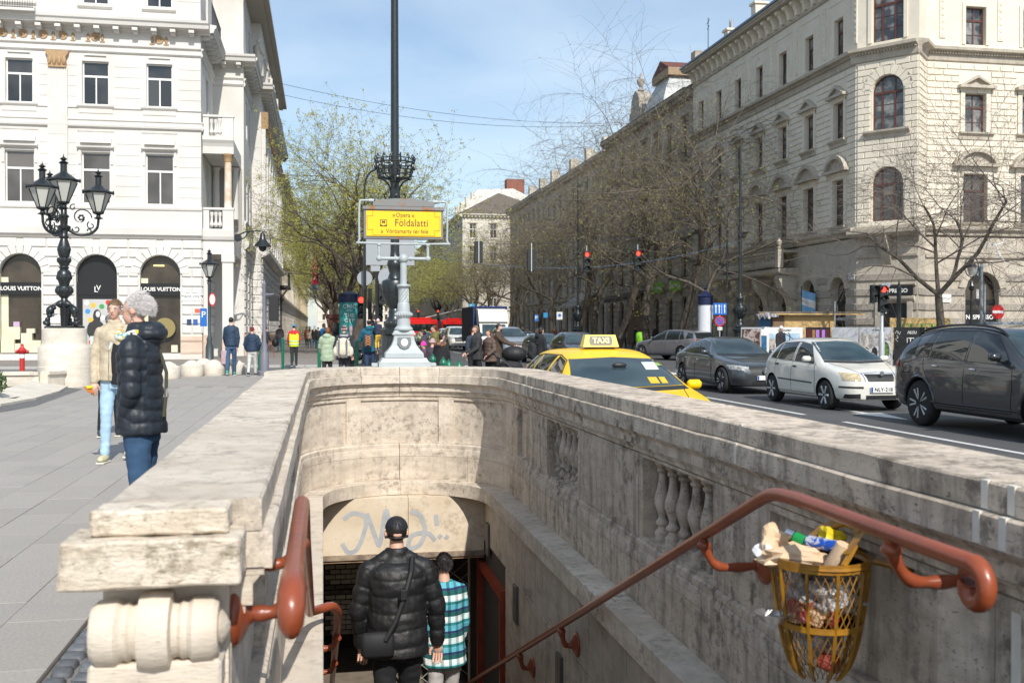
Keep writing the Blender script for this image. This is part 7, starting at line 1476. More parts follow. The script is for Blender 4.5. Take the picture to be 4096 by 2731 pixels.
x, y = P(1376, 27.3); pk = person('person in pink beanie and black anorak with grey hood carrying a cream rucksack', x, y, PI - .1, 1.56, (.025, .028, .04), (.05, .05, .06), HBR, hat=('beanie', (.75, .40, .45)), arms=((.0, .3, .3), (.0, .3, .3)), hood=False, hem=.42, wid=1.22, collar=(.4, .4, .4))
g = MB(); g.tube([pk[2]((.09 * math.cos(a), .02 + .08 * math.sin(a), 1.30)) for a in [i * PI / 8 for i in range(16)]], .035, 8, closed=True); g.build('grey_hood', cloth((.35, .36, .37)), pk[0], True)
CRM = cloth((.62, .56, .44)); rk = bag('cream canvas rucksack with grey buckled straps on the person in the pink beanie', pk, (0, .26, .98), (.21, .12, .27), CRM, name='rucksack', cat='rucksack')
for sx in (-1, 1): b = MB(); b.box((sx * .10 - .018, .10, -.26), (sx * .10 + .018, .175, .22)); b.build('buckle_strap', cloth((.12, .14, .18)), rk); b = MB(); b.ell((sx * .2, 0, -.1), (.07, .09, .14), 10, 8); b.build('side_pocket', CRM, rk, True)
x, y = P(1478, 30); TEAL = (.008, .10, .15); tl = person('man with thinning hair in a teal hooded jacket carrying a child on his arm', x, y, PI, 1.76, TEAL, (.02, .04, .09), HDK, style='bald', hood=True, arms=((.1, .25, .3), (.3, .35, 1.5, .2)), wid=1.18, hem=.46, turn=-.15)
b_ = bag('dark blue backpack laced with orange cord on the man in the teal jacket', tl, (.06, .24, 1.12), (.15, .10, .25), cloth((.03, .055, .09)));
for i in range(4): b = MB(); b.tube([(-.08, .17, -.12 + i * .07), (0, .185, -.085 + i * .07), (.08, .17, -.05 + i * .07)], .008, 5); b.tube([(.08, .17, -.12 + i * .07), (-.08, .17, -.05 + i * .07)], .008, 5); b.build('orange_cord', mat('orange_cord', (.7, .25, .02), rough=.6), b_)
x, y = P(1513, 29.8); person('toddler in pink knitted hat, navy coat and yellow dotted tights held on an arm', x, y, PI + .3, .92, (.02, .025, .06), (.78, .48, .06), HBR, z=.88, hat=('beanie', (.72, .48, .52)), shoe=(.08, .12, .2), legs=((.6, .6), (.4, .5)), arms=((.4, .1, .8), (.4, .1, .8)), kid=True, wid=1.1, style='none', hands=False)
for (px, D, H, t_, bo, hr, lab, st_, ht) in ((1239, 79, 1.68, (.45, .36, .28), (.10, .12, .1), HRD, 'person in a long beige coat on the far left pavement', 'long', None), (1258, 76, 1.72, BLK, JEAN, HGY, 'fair haired person in black coat and jeans on the far left pavement', 'long', None),
  (1272, 74, 1.6, (.02, .02, .02), NAVY, HBR, 'person in black with a teal beanie on the far left pavement', 'none', ('beanie', (.02, .13, .12))), (1292, 77, 1.78, (.01, .16, .45), JEAN, HDK, 'man in a bright blue quilted vest on the far left pavement', 'short', None), (1303, 72, 1.6, BLK, BLK, HGY, 'person in dark coat and lilac hat beside the man in blue', 'none', ('beanie', (.3, .28, .42))),
  (1228, 84, 1.66, (.35, .06, .03), BLK, HDK, 'person in a rust red coat near the green plants', 'short', None), (1318, 88, 1.7, (.2, .15, .12), BLK, HBR, 'person in a brown coat farthest along the left pavement', 'short', None)):
 x, y = P(px, D); person(lab, x, y, PI + random.uniform(-.5, .5), H, t_, bo, hr, vox=.035, style=st_, hat=ht, hem=.42, hands=False, group='pedestrians on the far left pavement')
# --- right of the sign, standing on the carriageway edge
RZ = -.13
for (px, D, H, rz, t_, bo, hr, kw, lab) in (
 (1706, 29.5, 1.60, -2.0, (.055, .04, .06), BLK, HDK, dict(style='bun', hood=True, lean=.15, nod=.3, wid=1.1, turn=.3), 'woman with glasses in plum puffer jacket bending towards a child'),
 (1741, 30.5, 1.72, -1.7, (.15, .13, .04), BLK, HBR, dict(hood=True, wid=1.15), 'man with dark curly hair in an olive parka'),
 (1697, 27, 1.28, -.9, (.10, .06, .09), BLK, HBR, dict(hat=('beanie', (.85, .05, .35)), kid=True, style='none', collar=True), 'child in bright pink beanie and fur collared coat beside the sign post base'),
 (1728, 26.6, 1.36, 2.6, (.06, .045, .06), BLK, HBR, dict(hat=('beanie', (.5, .33, .35)), kid=True, style='none'), 'child in a striped pale pink knitted hat'),
 (1761, 25.8, 1.50, 2.4, BLK, BLK, HDK, dict(style='bob', hem=.35, lean=.1, wid=1.2, turn=-.5), 'woman in black coat with an orange checked scarf'),
 (1908, 28, 1.70, -1.35, (.035, .035, .038), BLK, HLB, dict(style='bob', wid=1.15, hood=True, arms=((.2, .15, .8, .3), (.2, .15, .8, .3)), hem=.45), 'young man in black and grey jacket with a plum hood'),
 (1893, 30.2, 1.66, PI, (.03, .045, .07), BLK, HDK, dict(wid=1.0), 'person in dark blue half hidden behind the young man with plum hood'),
 (1960, 28, 1.60, -1.1, (.10, .065, .05), BLK, HBR, dict(style='long', hem=.44, flare=1.25, wid=1.25, puff=(.1, .016), arms=((.1, .3, .8, .35), (.1, .3, .8, .35)), turn=-.2), 'young woman with long brown hair in a chocolate puffer jacket'),
 (1990, 29.5, 1.75, 1.2, (.07, .045, .03), BLK, HDK, dict(wid=1.1, arms=((.9, .1, .35), (.9, .1, .35)), hem=.44, collar=True), 'bearded man in brown jacket pushing a pushchair'),
 (2160, 28.2, 1.66, 1.9, BLK, (.2, .13, .08), HDK, dict(style='bob', wid=1.15, hem=.45, hood=True, turn=.2), 'woman with black bob and black padded jacket beside the taxi'),
 (2148, 29.4, 1.62, 2.2, BLK, (.2, .13, .08), HBR, dict(style='bun'), 'woman with brown ponytail behind the woman in black')):
 x, y = P(px, D); pr = person(lab, x, y, rz, H, t_, bo, hr, z=RZ, vox=.024, **kw)
 if 'checked' in lab:
  g = MB(); g.tube([pr[2]((.12 * math.cos(a), .02 + .11 * math.sin(a), 1.22)) for a in [i * PI / 8 for i in range(16)]], .06, 8, closed=True); g.build('scarf', tri_mat('orange_checked_scarf', [(.45, .18, .02), (.1, .07, .06), (.3, .12, .03), (.06, .05, .1)], 22), pr[0], True)
 if 'bearded' in lab: g = MB(); g.ell(pr[1]((0, -.055, -.07)), (.05, .045, .04), 10, 8); g.build('beard', hairmat(HDK), pr[0], True)
 if 'black bob' in lab: bag('black backpack with a water bottle worn beside the taxi', pr, (0, .24, 1.0), (.16, .11, .25), cloth((.02, .02, .022)))
x, y = P(2056, 28); sc = thing('pushchair', 'black pushchair with raised canopy pushed by the bearded man', 'pushchair', (x, y, RZ), 1.35)
b = MB(); b.ell((0, 0, .95), (.26, .36, .22), 14, 8); blob('canopy', b, .03, BLACK, sc); b = MB(); b.ell((0, .1, .58), (.24, .34, .22), 12, 8); b.build('seat', cloth((.02, .02, .022)), sc, True)
b = MB(); [b.tube([(s * .25, .55, 1.0), (s * .25, .2, .7), (s * .25, -.35, .15)], .016, 6) for s in (-1, 1)]; [b.tube([(s * .25, -.1, .6), (s * .25, .4, .15)], .016, 6) for s in (-1, 1)]; b.tube([(-.25, .55, 1.0), (.25, .55, 1.0)], .018, 6); b.build('frame', BLKI, sc)
for (a, c) in ((-.27, -.38), (.27, -.38), (-.27, .42), (.27, .42)): b = MB(); b.lathe([(.05, -.02), (.11, -.02), (.12, 0), (.11, .02), (.05, .02)], (a, c, .12), 14, 'x'); b.build('wheel', RUB, sc)
b = MB(); b.ell((0, -.42, .55), (.1, .1, .14), 10, 8); b.build('blanket', cloth((.55, .4, .25)), sc, True)
for (px, D, H, t_, hr, ht, lab) in ((2497, 78, 1.75, (.45, .38, .28), HGY, ('hood', (.5, .43, .33)), 'person in cream hoodie with dark backpack outside the dark shop'), (2541, 76, 1.7, (.015, .02, .04), HDK, None, 'person in navy by the lime green bin'), (2622, 74, 1.75, (.03, .015, .02), HDK, None, 'dark clothed man by the stone doorway under the green sign'),
  (2219, 92, 1.7, (.2, .08, .05), HGY, None, 'distant person behind the roof of the dark hatchback'), (2250, 92, 1.7, (.1, .05, .05), HGY, None, 'distant person beside the tree behind the queue'), (2093, 95, 1.65, BLK, HBR, None, 'distant person right of the silver pickup'), (2108, 95, 1.6, (.02, .06, .08), HDK, ('beanie', (.02, .08, .1)), 'distant person in teal hat right of the silver pickup')):
 x, y = P(px, D); person(lab, x, y, random.uniform(-2, 2), H, t_, BLK, hr, vox=.035, hat=ht, hands=False, style='none' if ht else 'short', group='pedestrians on the right pavement')
x, y = P(3121, 39); person('construction worker in dark jacket and white hard hat behind the white hatchback', x, y, .2, 1.72, (.02, .02, .025), BLK, HDK, z=RZ, hat=('helmet', (.75, .75, .72)), nod=.25, collar=True)
# ================================================================ street furniture
SG = mat('sign_post_grey_paint', (.36, .40, .41), (.41, .45, .46), scale=9, rough=.5, pits=(22, .70, (.28, .12, .04)), bump=.15, bscale=20); RUSTM = mat('rusty_sign_metal', (.20, .205, .20), (.30, .12, .04), scale=11, rough=.7, lo=.52, hi=.62)
YS = mat('enamel_yellow', (.90, .55, .004), rough=.35, coat=.3); INK = mat('sign_ink', (.035, .025, .015), rough=.5)
D_ = 12.2; sx0, sy0 = XC + .0, 12.36
sgn = thing('metro_sign', 'yellow enamel underground entrance sign in a rusty frame on a pale grey cast iron post', 'sign', (sx0 + .07, sy0, 1.05)); sgn.scale = (.96, 1, .935)
def part(par, name, m, smooth, *calls):
 b = MB()
 for f, *a in calls: getattr(b, f)(*a)
 return b.build(name, m, par, smooth)
b = MB()
for (z0, w0, z1, w1) in ((0, .32, .06, .315), (.06, .30, .11, .27), (.115, .24, .17, .235), (.17, .235, .22, .19), (.22, .19, .27, .155), (.27, .155, .33, .132), (.33, .132, .40, .118), (.405, .14, .43, .14), (.43, .13, .46, .12)):
 b.add([(-w0, -w0 * .62, z0), (w0, -w0 * .62, z0), (w0, w0 * .62, z0), (-w0, w0 * .62, z0), (-w1, -w1 * .62, z1), (w1, -w1 * .62, z1), (w1, w1 * .62, z1), (-w1, w1 * .62, z1)], [(0, 1, 2, 3), (4, 5, 6, 7), (0, 1, 5, 4), (1, 2, 6, 5), (2, 3, 7, 6), (3, 0, 4, 7)])
b.cbox((-.40, -.09, 0), (-.325, .09, .045), .006); b.cbox((.325, -.09, 0), (.40, .09, .045), .006); b.build('base', SG, sgn)
b = MB(); b.prism([(-.08, .375), (.08, .375), (.085, .30), (.055, .245), (0, .22), (-.055, .245), (-.085, .30)], lambda a, c: (a, -.075 - (.4 - c) * .25, c), lambda a, c: (a, -.09 - (.4 - c) * .25, c)); b.build('shield', mat('dark_shield', (.13, .14, .15), rough=.6), sgn); b = MB(); b.ell((0, -.125, .31), (.045, .006, .05), 10, 8); b.build('peeling_patch', WHITEP, sgn)
b = MB(); b.lathe([(.11, .46), (.118, .48), (.105, .50), (.085, .52), (.08, .62), (.095, .635), (.105, .66), (.10, .69), (.08, .705), (.075, .80), (.066, .82), (.058, .83), (.058, 1.0), (.07, 1.01), (.088, 1.03), (.085, 1.05), (.042, 1.06), (.042, 1.33)], n=24)
for i in range(10):
 a0 = 2 * PI * i / 10; b.tube([(.06 * math.cos(a0 + t * .35), .06 * math.sin(a0 + t * .35), .83 + t * .034) for t in range(6)], .008, 5)
for i in range(20): a0 = 2 * PI * i / 20; b.ell((.104 * math.cos(a0), .104 * math.sin(a0), .665), (.012, .012, .022), 6, 4)
b.build('column', SG, sgn, 40)
b = MB(); b.ell((0, 0, 1.385), (.062, .062, .062), 20, 12); b.tube([(-.30, 0, 1.385), (.30, 0, 1.385)], .022, 12); [b.ell((s * .305, 0, 1.385), (.038,) * 3, 14, 10) for s in (-1, 1)]; [b.tube([(s * .305, 0, 1.41), (s * .305, 0, 1.56)], .018, 10) for s in (-1, 1)]; [b.ell((s * .305, 0, 1.56), (.027,) * 3, 10, 8) for s in (-1, 1)]; [b.lathe([(.03, -.012), (.034, 0), (.03, .012)], (s * .09, 0, 1.385), 12, 'x') for s in (-1, 1)]; b.build('cross_arm', SG, sgn, 60)
fr = [(-.38, 0, 2.12), (-.50, 0, 2.12), (-.545, 0, 2.07), (-.545, 0, 1.63), (-.50, 0, 1.58), (.50, 0, 1.58), (.545, 0, 1.63), (.545, 0, 2.07), (.50, 0, 2.12), (.38, 0, 2.12)]
b = MB(); b.tube(smooth_path(fr, 4), .014, 10); [b.tube([(s * .37, 0, 2.12), (s * .43, 0, 2.12)], .024, 10) for s in (-1, 1)]; b.build('tube_frame', SG, sgn, 60)
part(sgn, 'sign_box', RUSTM, False, ('cbox', (-.495, -.04, 1.63), (.495, .04, 2.045), .006)); part(sgn, 'sign_ledge', RUSTM, False, ('cbox', (-.51, -.06, 2.0), (.51, .06, 2.045), .006))
b = MB(); b.prism([(-.38, 2.05), (.38, 2.05), (.38, 2.10), (.30, 2.13), (.1, 2.15), (-.1, 2.15), (-.30, 2.13), (-.38, 2.10)], lambda a, c: (a, -.05, c), lambda a, c: (a, .05, c)); b.build('sign_crest', RUSTM, sgn)
part(sgn, 'enamel_face', YS, False, ('box', (-.465, -.052, 1.665), (.465, -.041, 1.985)))
def line(par, pts, w, y, m):
 b = MB()
 for (a, c), (d, e) in zip(pts[:-1], pts[1:]): b.box((min(a, d) - w, y, min(c, e) - w), (max(a, d) + w, y + .002, max(c, e) + w))
 o = b.build('border_line', m, par)
for s in (-1, 1): line(sgn, [(s * .385, 1.985), (s * .385, 1.92), (s * .452, 1.92), (s * .452, 1.745), (s * .385, 1.745), (s * .385, 1.678), (0, 1.678)], .0016, -.0545, INK)
lettering('Opera', .08, INK, sgn, (-.01, -.0535, 1.935), sx=.85, ext=.001); lettering('»', .08, INK, sgn, (-.125, -.0535, 1.935), ext=.001); lettering('«', .08, INK, sgn, (.115, -.0535, 1.935), ext=.001)
lettering('Földalatti', .132, INK, sgn, (.095, -.0535, 1.835), sx=.84, ext=.001, sp=1.02); lettering('a  Vörösmarty tér felé', .078, INK, sgn, (.01, -.0535, 1.728), sx=.84, ext=.001)
part(sgn, 'metro_mark', INK, False, ('box', (-.295, -.0555, 1.79), (-.21, -.0535, 1.875))); b = MB(); b.prism([(-.287, 1.867), (-.218, 1.867), (-.218, 1.812), (-.2525, 1.797), (-.287, 1.812)], lambda a, c: (a, -.0565, c), lambda a, c: (a, -.0557, c)); b.build('metro_mark_field', YS, sgn); lettering('M', .05, INK, sgn, (-.2525, -.0575, 1.842), ext=.0006, bold=.002)
# tall black mast with crown basket
def mast(name, label, px, D, H, r, basket=True, rot=0):
 x, y = P(px, D); t = thing(name, label, 'mast', (x, y, 0), rot); b = MB()
 b.lathe([(.36, 0), (.36, .15), (.32, .2), (.29, .25), (.29, 1.35), (.36, 1.38), (.38, 1.48), (.26, 1.55)], n=8); b.build('pedestal', BLKI, t)
 b = MB(); b.lathe([(.25, 1.55), (.27, 1.62), (.21, 1.7), (.15, 1.8), (.16, 1.9), (.13, 1.97), (.22, 2.1), (.31, 2.3), (.34, 2.5), (.30, 2.62), (.17, 2.68), (.13, 2.8), (.17, 2.95), (.19, 3.0), (.17, 3.08), (r * 1.35, 3.15), (r * 1.2, 3.3)], n=20)
 for i in range(12): a = 2 * PI * i / 12; b.ell((.22 * math.cos(a), .22 * math.sin(a), 1.64), (.045, .045, .05), 8, 6); b.tube([(.18 * math.cos(a), .18 * math.sin(a), 2.05), (.32 * math.cos(a), .32 * math.sin(a), 2.35), (.34 * math.cos(a), .34 * math.sin(a), 2.52)], .022, 5)
 b.build('vase', BLKI, t, 45); b = MB(); b.tube([(0, 0, 3.2), (0, 0, H * .55), (0, 0, H)], [r * 1.2, r, r * .72], 14)
 for z in (5.0, H * .58, H * .66): b.lathe([(r, -.1), (r * 1.5, -.06), (r * 1.5, .06), (r, .1)], (0, 0, z), 14)
 b.build('pole', BLKI, t, 40)
 if basket:
  b = MB(); zb = 5.1
  for (rr, zz, q) in ((.42, zb + .1, .016), (.45, zb + .27, .018), (.40, zb - .02, .013), (.46, zb + .35, .012)): b.tube([(rr * math.cos(i * PI / 12), rr * math.sin(i * PI / 12), zz) for i in range(24)], q, 6, closed=True)
  for i in range(14):
   a = 2 * PI * i / 14; ca, sa = math.cos(a), math.sin(a); b.tube([(q * ca, q * sa, zb + h) for q, h in ((.1, -.12), (.25, -.08), (.38, -.05), (.42, .1), (.44, .26), (.48, .38), (.45, .45), (.41, .4))], .016, 5); b.ell((.45 * ca, .45 * sa, zb + .17), (.035, .035, .06), 6, 5)
  b.build('crown_basket', BLKI, t); b = MB()
  for i in range(4):
   a = 2 * PI * i / 4 + .1; ca, sa = math.cos(a), math.sin(a); b.tube(smooth_path([(q * ca, q * sa, zb + h) for q, h in ((.4, -.08), (.22, -.15), (.12, -.3), (.1, -.48), (.17, -.58), (.25, -.5), (.2, -.42))], 4), .022, 6)
  b.build('scroll', BLKI, t)
 return t
m1 = mast('catenary_mast', 'very tall black iron mast with a crown shaped basket behind the yellow sign', 1580, 24, 16, .088); o = part(m1, 'graffiti', mat('blue_marker', (.02, .12, .3), rough=.5), False, ('box', (-.08, -.287, .95), (.12, -.284, 1.2))); b = MB(); b.tube([(-.1, 0, 9.8), (-.35, 0, 9.7), (-.42, 0, 9.8)], .018, 5); b.build('hook', BLKI, m1)
mast('catenary_mast', 'tall black iron mast with a bulbous base behind the no stopping sign', 2960, 50.5, 10.5, .07, False); mast('catenary_mast', 'black iron mast with round base further along the right kerb behind the taxi', 2311, 70, 11.5, .06, False)
for (px, D, lab, H) in ((1459, 35, 'slim black lamp post with a curled arm holding a hanging lamp behind the mast', 8.2), (2908, 56, 'slim lamp post with hanging bell lamp among the branches by the cream house', 9.8)):
 x, y = P(px, D); t = thing('street_lamp', lab, 'street lamp', (x, y, 0), group='lamp posts with hanging lamps'); b = MB(); b.tube([(0, 0, 0), (0, 0, H * .7)], .055, 8); b.lathe([(.12, 0), (.1, .9), (.06, 1.1)], n=10); b.lathe([(.05, 0), (.09, .05), (.05, .1)], (0, 0, H * .68), 8); b.build('post', BLKI, t)
 b = MB(); z = H * .7; b.tube(smooth_path([(0, 0, z), (0, 0, z + .6), (.15, 0, z + 1.05), (.5, 0, z + 1.25), (.95, 0, z + 1.27)], 5), .035, 6)
 b.tube([(.98 + (.34 - .022 * i) * math.cos(-PI / 2 + i * .5), 0, z + 1.6 + (.34 - .022 * i) * math.sin(-PI / 2 + i * .5)) for i in range(14)], .022, 5); b.tube([(.7 + (.22 - .013 * i) * math.cos(PI / 2 + i * .45), 0, z + .98 + (.22 - .013 * i) * math.sin(PI / 2 + i * .45)) for i in range(13)], .016, 5); b.tube([(.95, 0, z + 1.3), (.95, 0, z + .05)], .02, 5); b.build('curled_arm', BLKI, t)
 part(t, 'lamp', mat('lamp_housing_brown', (.1, .09, .08), rough=.4), 50, ('lathe', [(.03, .1), (.12, .05), (.3, -.02), (.3, -.08), (.2, -.12), (.14, -.35), (0, -.42)], (.95, 0, z), 14))
# candelabrum on its stone pedestal
LGL = mat('frosted_lantern_glass', (.5, .5, .46), rough=.35); PS = mat('pedestal_limestone', (.60, .54, .45), (.70, .64, .55), scale=2.5, stretch=(1, 1, 3), rough=.85, bump=.4, bscale=30, dirt=((.38, .33, .27), .5, 4), pits=(30, .68, (.35, .3, .25)))
x, y = P(258, 26.8); cl = thing('candelabrum', 'ornate dark candelabrum with four lanterns on a round stone pedestal', 'street lamp', (x, y, 0)); b = MB(); b.lathe([(.66, 0), (.66, .52), (.645, .53), (.645, 1.0), (.62, 1.04), (.56, 1.1), (.55, 1.14), (.55, 1.5), (.52, 1.52)], n=36); b.build('pedestal', PS, cl, 35)
b = MB(); b.lathe([(.50, 1.52), (.50, 1.57), (.44, 1.59)], n=6)
for i in range(3):
 a = 2 * PI * i / 3 + .45 + PI; ca, sa = math.cos(a), math.sin(a); b.tube(smooth_path([(q * ca, q * sa, z) for q, z in ((.46, 1.6), (.40, 1.72), (.36, 1.95), (.25, 2.12), (.1, 2.15))], 4), [.07 + .035 * math.sin(j * .9) for j in range(17)], 8)
 for j in range(5): b.ell(((.46 - j * .05) * ca, (.46 - j * .05) * sa, 1.65 + j * .1), (.07, .07, .06), 8, 5)
b.lathe([(.09, 1.58), (.11, 2.1), (.16, 2.16), (.1, 2.22), (.08, 2.3), (.2, 2.42), (.22, 2.52), (.2, 2.6), (.12, 2.64), (.14, 2.72), (.19, 2.84), (.17, 2.98), (.1, 3.06), (.13, 3.1), (.1, 3.14), (.16, 3.25), (.17, 3.3), (.11, 3.36), (.13, 3.4), (.16, 3.52), (.15, 3.66), (.09, 3.85), (.13, 3.9), (.09, 3.96), (.1, 4.08), (.16, 4.12), (.17, 4.18), (.09, 4.22), (.1, 4.4), (.14, 4.44), (.08, 4.5), (.07, 4.75), (.13, 4.8), (.06, 4.86)], n=18)
for (z, r_, n_) in ((2.5, .2, 12), (2.85, .17, 10), (3.3, .15, 10), (3.58, .14, 10)):
 for i in range(n_): a = 2 * PI * i / n_; b.ell((r_ * math.cos(a), r_ * math.sin(a), z), (.035, .035, .07), 6, 5)
b.build('stem', BLKI, cl, 45)
def lantern(par, p, s=1.0):
 b = MB(); x_, y_, z_ = p
 def ring(r, z): return [(x_ + r * s * math.cos(PI / 3 * i + .26), y_ + r * s * math.sin(PI / 3 * i + .26), z_ + z * s) for i in range(6)]
 b.lathe([(.03, 0), (.13, .03), (.06, .07), (.05, .12), (.14, .16), (.15, .2)], (x_, y_, z_), 12)
 for q, w in zip(ring(.13, .2), ring(.34, .72)): b.tube([q, w], .014, 4)
 for i in range(6): R_ = ring(.4, .78); b.tube([R_[i], R_[(i + 1) % 6]], .028, 5); b.ell(R_[i], (.03, .03, .06), 6, 5)
 A, B_ = ring(.4, .76), ring(.15, .95); vs = A + B_; b.add(vs, [(i, (i + 1) % 6, 6 + (i + 1) % 6, 6 + i) for i in range(6)])
 b.lathe([(.15, .93), (.11, .98), (.085, 1.0), (.085, 1.2), (.14, 1.22), (.05, 1.24), (.05, 1.28), (.13, 1.3), (.04, 1.32), (.04, 1.36), (.10, 1.38), (.02, 1.4), (.035, 1.46), (.015, 1.5), (.0, 1.56)], (x_, y_, z_), 10) if s == 1 else b.lathe([(a * s, c * s) for a, c in [(.15, .93), (.085, 1.0), (.085, 1.2), (.13, 1.24), (.04, 1.3), (.10, 1.34), (.02, 1.4), (.0, 1.5)]], (x_, y_, z_), 10)
 o = b.build('lantern', BLKI, par, 40); g = MB(); A, B_ = ring(.12, .2), ring(.335, .74); g.add(A + B_, [(i, (i + 1) % 6, 6 + (i + 1) % 6, 6 + i) for i in range(6)]); g.build('lantern_glass', LGL, o); return o
lantern(cl, (0, 0, 4.62), .98)
for i in range(3):
 a = .12 + i * 2 * PI / 3; ca, sa = math.cos(a), math.sin(a); b = MB(); b.tube(smooth_path([(q * ca, q * sa, z) for q, z in ((.1, 4.1), (.33, 3.98), (.62, 4.0), (.8, 4.15), (.84, 4.38)) ], 5), [.045 - .0006 * j for j in range(21)], 7)
 for (cq, cz, rr, st) in ((.42, 4.42, .26, 0), (.66, 4.22, .11, 2), (.3, 4.12, .1, 3), (.22, 4.68, .09, 1), (.6, 4.08, .08, 4)): b.tube([((cq + (rr - rr * .05 * j) * math.cos(st + j * .42)) * ca, (cq + (rr - rr * .05 * j) * math.cos(st + j * .42)) * sa, cz + (rr - rr * .05 * j) * math.sin(st + j * .42)) for j in range(15)], .018, 5)
 for j in range(6): t_ = j / 6 * 2 * PI; b.ell(((.42 + .06 * math.cos(t_)) * ca, (.42 + .06 * math.cos(t_)) * sa, 4.42 + .06 * math.sin(t_)), (.035, .035, .035), 6, 4)
 b.build('scrolled_arm', BLKI, cl); lantern(cl, (.84 * ca, .84 * sa, 4.38), .92)
# planter wall by the pedestal, hydrant, shrub
pw = thing('planter_wall', 'low white stone planter wall curving in from the left edge to the pedestal', 'wall', (0, 0, 0));
A = [P(-700, 24), P(-60, 25.2), P(160, 25.5), P(230, 26.2)]
for (h0, h1, off) in ((0, .36, 0), (.361, .44, -.05)):
 for a, c in zip(A[:-1], A[1:]):
  a, c = Vector((*a, 0)), Vector((*c, 0)); d = (c - a).normalized(); nr = Vector((d.y, -d.x, 0)); b = MB(); q = [a + nr * (.2 - off), c + nr * (.2 - off), c - nr * (.2 - off), a - nr * (.2 - off)]; b.add([(v.x, v.y, h0) for v in q] + [(v.x, v.y, h1) for v in q], [(0, 1, 2, 3), (4, 5, 6, 7), (0, 1, 5, 4), (1, 2, 6, 5), (2, 3, 7, 6), (3, 0, 4, 7)]); b.build('wall_stone', PS, pw)
ks = thing('planter_kerb', 'broad sloping stone kerb in front of the planter at the left edge', 'kerb', (0, 0, 0)); A = [P(-700, 16.5), P(-200, 18.3), P(0, 19.8), P(140, 21.6), P(235, 24), P(270, 26.1)]
for a, c in zip(A[:-1], A[1:]):
 a, c = Vector((*a, 0)), Vector((*c, 0)); d = (c - a).normalized(); nr = Vector((-d.y, d.x, 0)) * .75; b = MB(); q = [a + d * .01, c - d * .01, c - d * .01 + nr, a + d * .01 + nr]; b.add([(v.x, v.y, .002) for v in q] + [(q[0].x, q[0].y, .05), (q[1].x, q[1].y, .05), (q[2].x, q[2].y, .22), (q[3].x, q[3].y, .22)], [(0, 1, 2, 3), (4, 5, 6, 7), (0, 1, 5, 4), (1, 2, 6, 5), (2, 3, 7, 6), (3, 0, 4, 7)]); b.build('kerb_stone', PS, ks)
b = MB(); q = [P(-700, 17.6), P(-200, 19.3), P(60, 20.9), P(150, 23), P(150, 25.2), P(-60, 24.9), P(-700, 23.6)]; b.add([(a, c, .1) for a, c in q], [tuple(range(7))]); o = b.build('planter_soil', mat('mulch', (.07, .04, .03), (.13, .08, .06), scale=30, rough=.95, bump=1, bscale=50, bdist=.02), None); o['kind'] = 'stuff'; tag(o, 'brown mulch filling the planter', None)
b = MB(); q = [(a, c - .65) for a, c in A] + [(a, c) for a, c in A[::-1]]; n_ = len(A); q2 = [P(-700, 15.4), P(-200, 17.2), P(0, 18.4), P(140, 19.9), P(235, 22.4), P(330, 25.5)]
b.grid([[(a, c, .004) for a, c in q2], [(a, c, .004) for a, c in A]]); struct(b.build('cobble_apron', mat('dark_cobble_apron', (.10, .10, .10), (.17, .165, .16), scale=9, rough=.85, bump=.8, bscale=16, bdist=.02), None))
x, y = P(88, 33.5); hy = thing('hydrant', 'red fire hydrant with white band near the shop window', 'hydrant', (x, y, 0)); part(hy, 'body', mat('hydrant_red', (.5, .03, .03), rough=.4), 40, ('lathe', [(.13, 0), (.14, .05), (.08, .1), (.08, .55)], (0, 0, 0), 14), ('lathe', [(.085, .68), (.13, .72), (.15, .8), (.1, .86), (.05, .92), (.05, 1.0), (0, 1.02)], (0, 0, 0), 14), ('tube', [(-.2, 0, .76), (.2, 0, .76)], .05, 8)); part(hy, 'band', WHITEP, 40, ('lathe', [(.082, .551), (.082, .679)], (0, 0, 0), 14))
# lantern on post with parking sign
x, y = P(838, 40); t = thing('street_lamp', 'old style lantern post with round and blue P signs beside the white porch', 'street lamp', (x, y, 0)); part(t, 'post', mat('grey_green_iron', (.05, .065, .07), rough=.45), 40, ('lathe', [(.2, 0), (.2, .1), (.16, .15), (.15, .8), (.1, 1.0), (.12, 1.1), (.06, 1.25), (.055, 3.2), (.09, 3.3), (.05, 3.4)], (0, 0, 0), 12)); lantern(t, (0, 0, 3.35), .88)
part(t, 'round_sign', mat('sign_red', (.6, .02, .02), rough=.4), False, ('lathe', [(0, 0), (.26, 0), (.26, .02), (0, .02)], (0, -.09, 2.65), 24, 'y')); part(t, 'round_sign_face', WHITEP, False, ('lathe', [(0, -.004), (.2, -.004), (.2, 0), (0, 0)], (0, -.092, 2.65), 24, 'y'))
for o in t.children:
 if o.name.startswith('round_sign'): o.scale = (.5, 1, 1); o.location.x = .12
part(t, 'parking_sign', mat('parking_sign_blue', (.012, .13, .46), rough=.5), False, ('cbox', (-.34, -.13, 1.6), (-.08, -.10, 2.3), .004)); lettering('P', .34, WHITEP, t, (-.21, -.14, 2.05))
x, y = P(1057, 33); t = thing('signal_post', 'grey lilac post with a dark box seen from behind next to the child in navy', 'post', (x, y, 0)); LIL = mat('lilac_grey_paint', (.17, .17, .21), rough=.5); part(t, 'post', LIL, 40, ('lathe', [(.2, 0), (.2, .12), (.15, .16), (.14, .7), (.1, .8), (.11, .95), (.06, 1.1), (.055, 2.9), (.07, 2.95), (.04, 3.0), (0, 3.1)], (0, 0, 0), 12)); part(t, 'signal_box', BLACK, False, ('cbox', (.16, -.1, 1.75), (.46, .12, 2.55), .02)); part(t, 'arm', LIL, False, ('tube', [(0, 0, 2.6), (.3, 0, 2.62)], .03, 6))
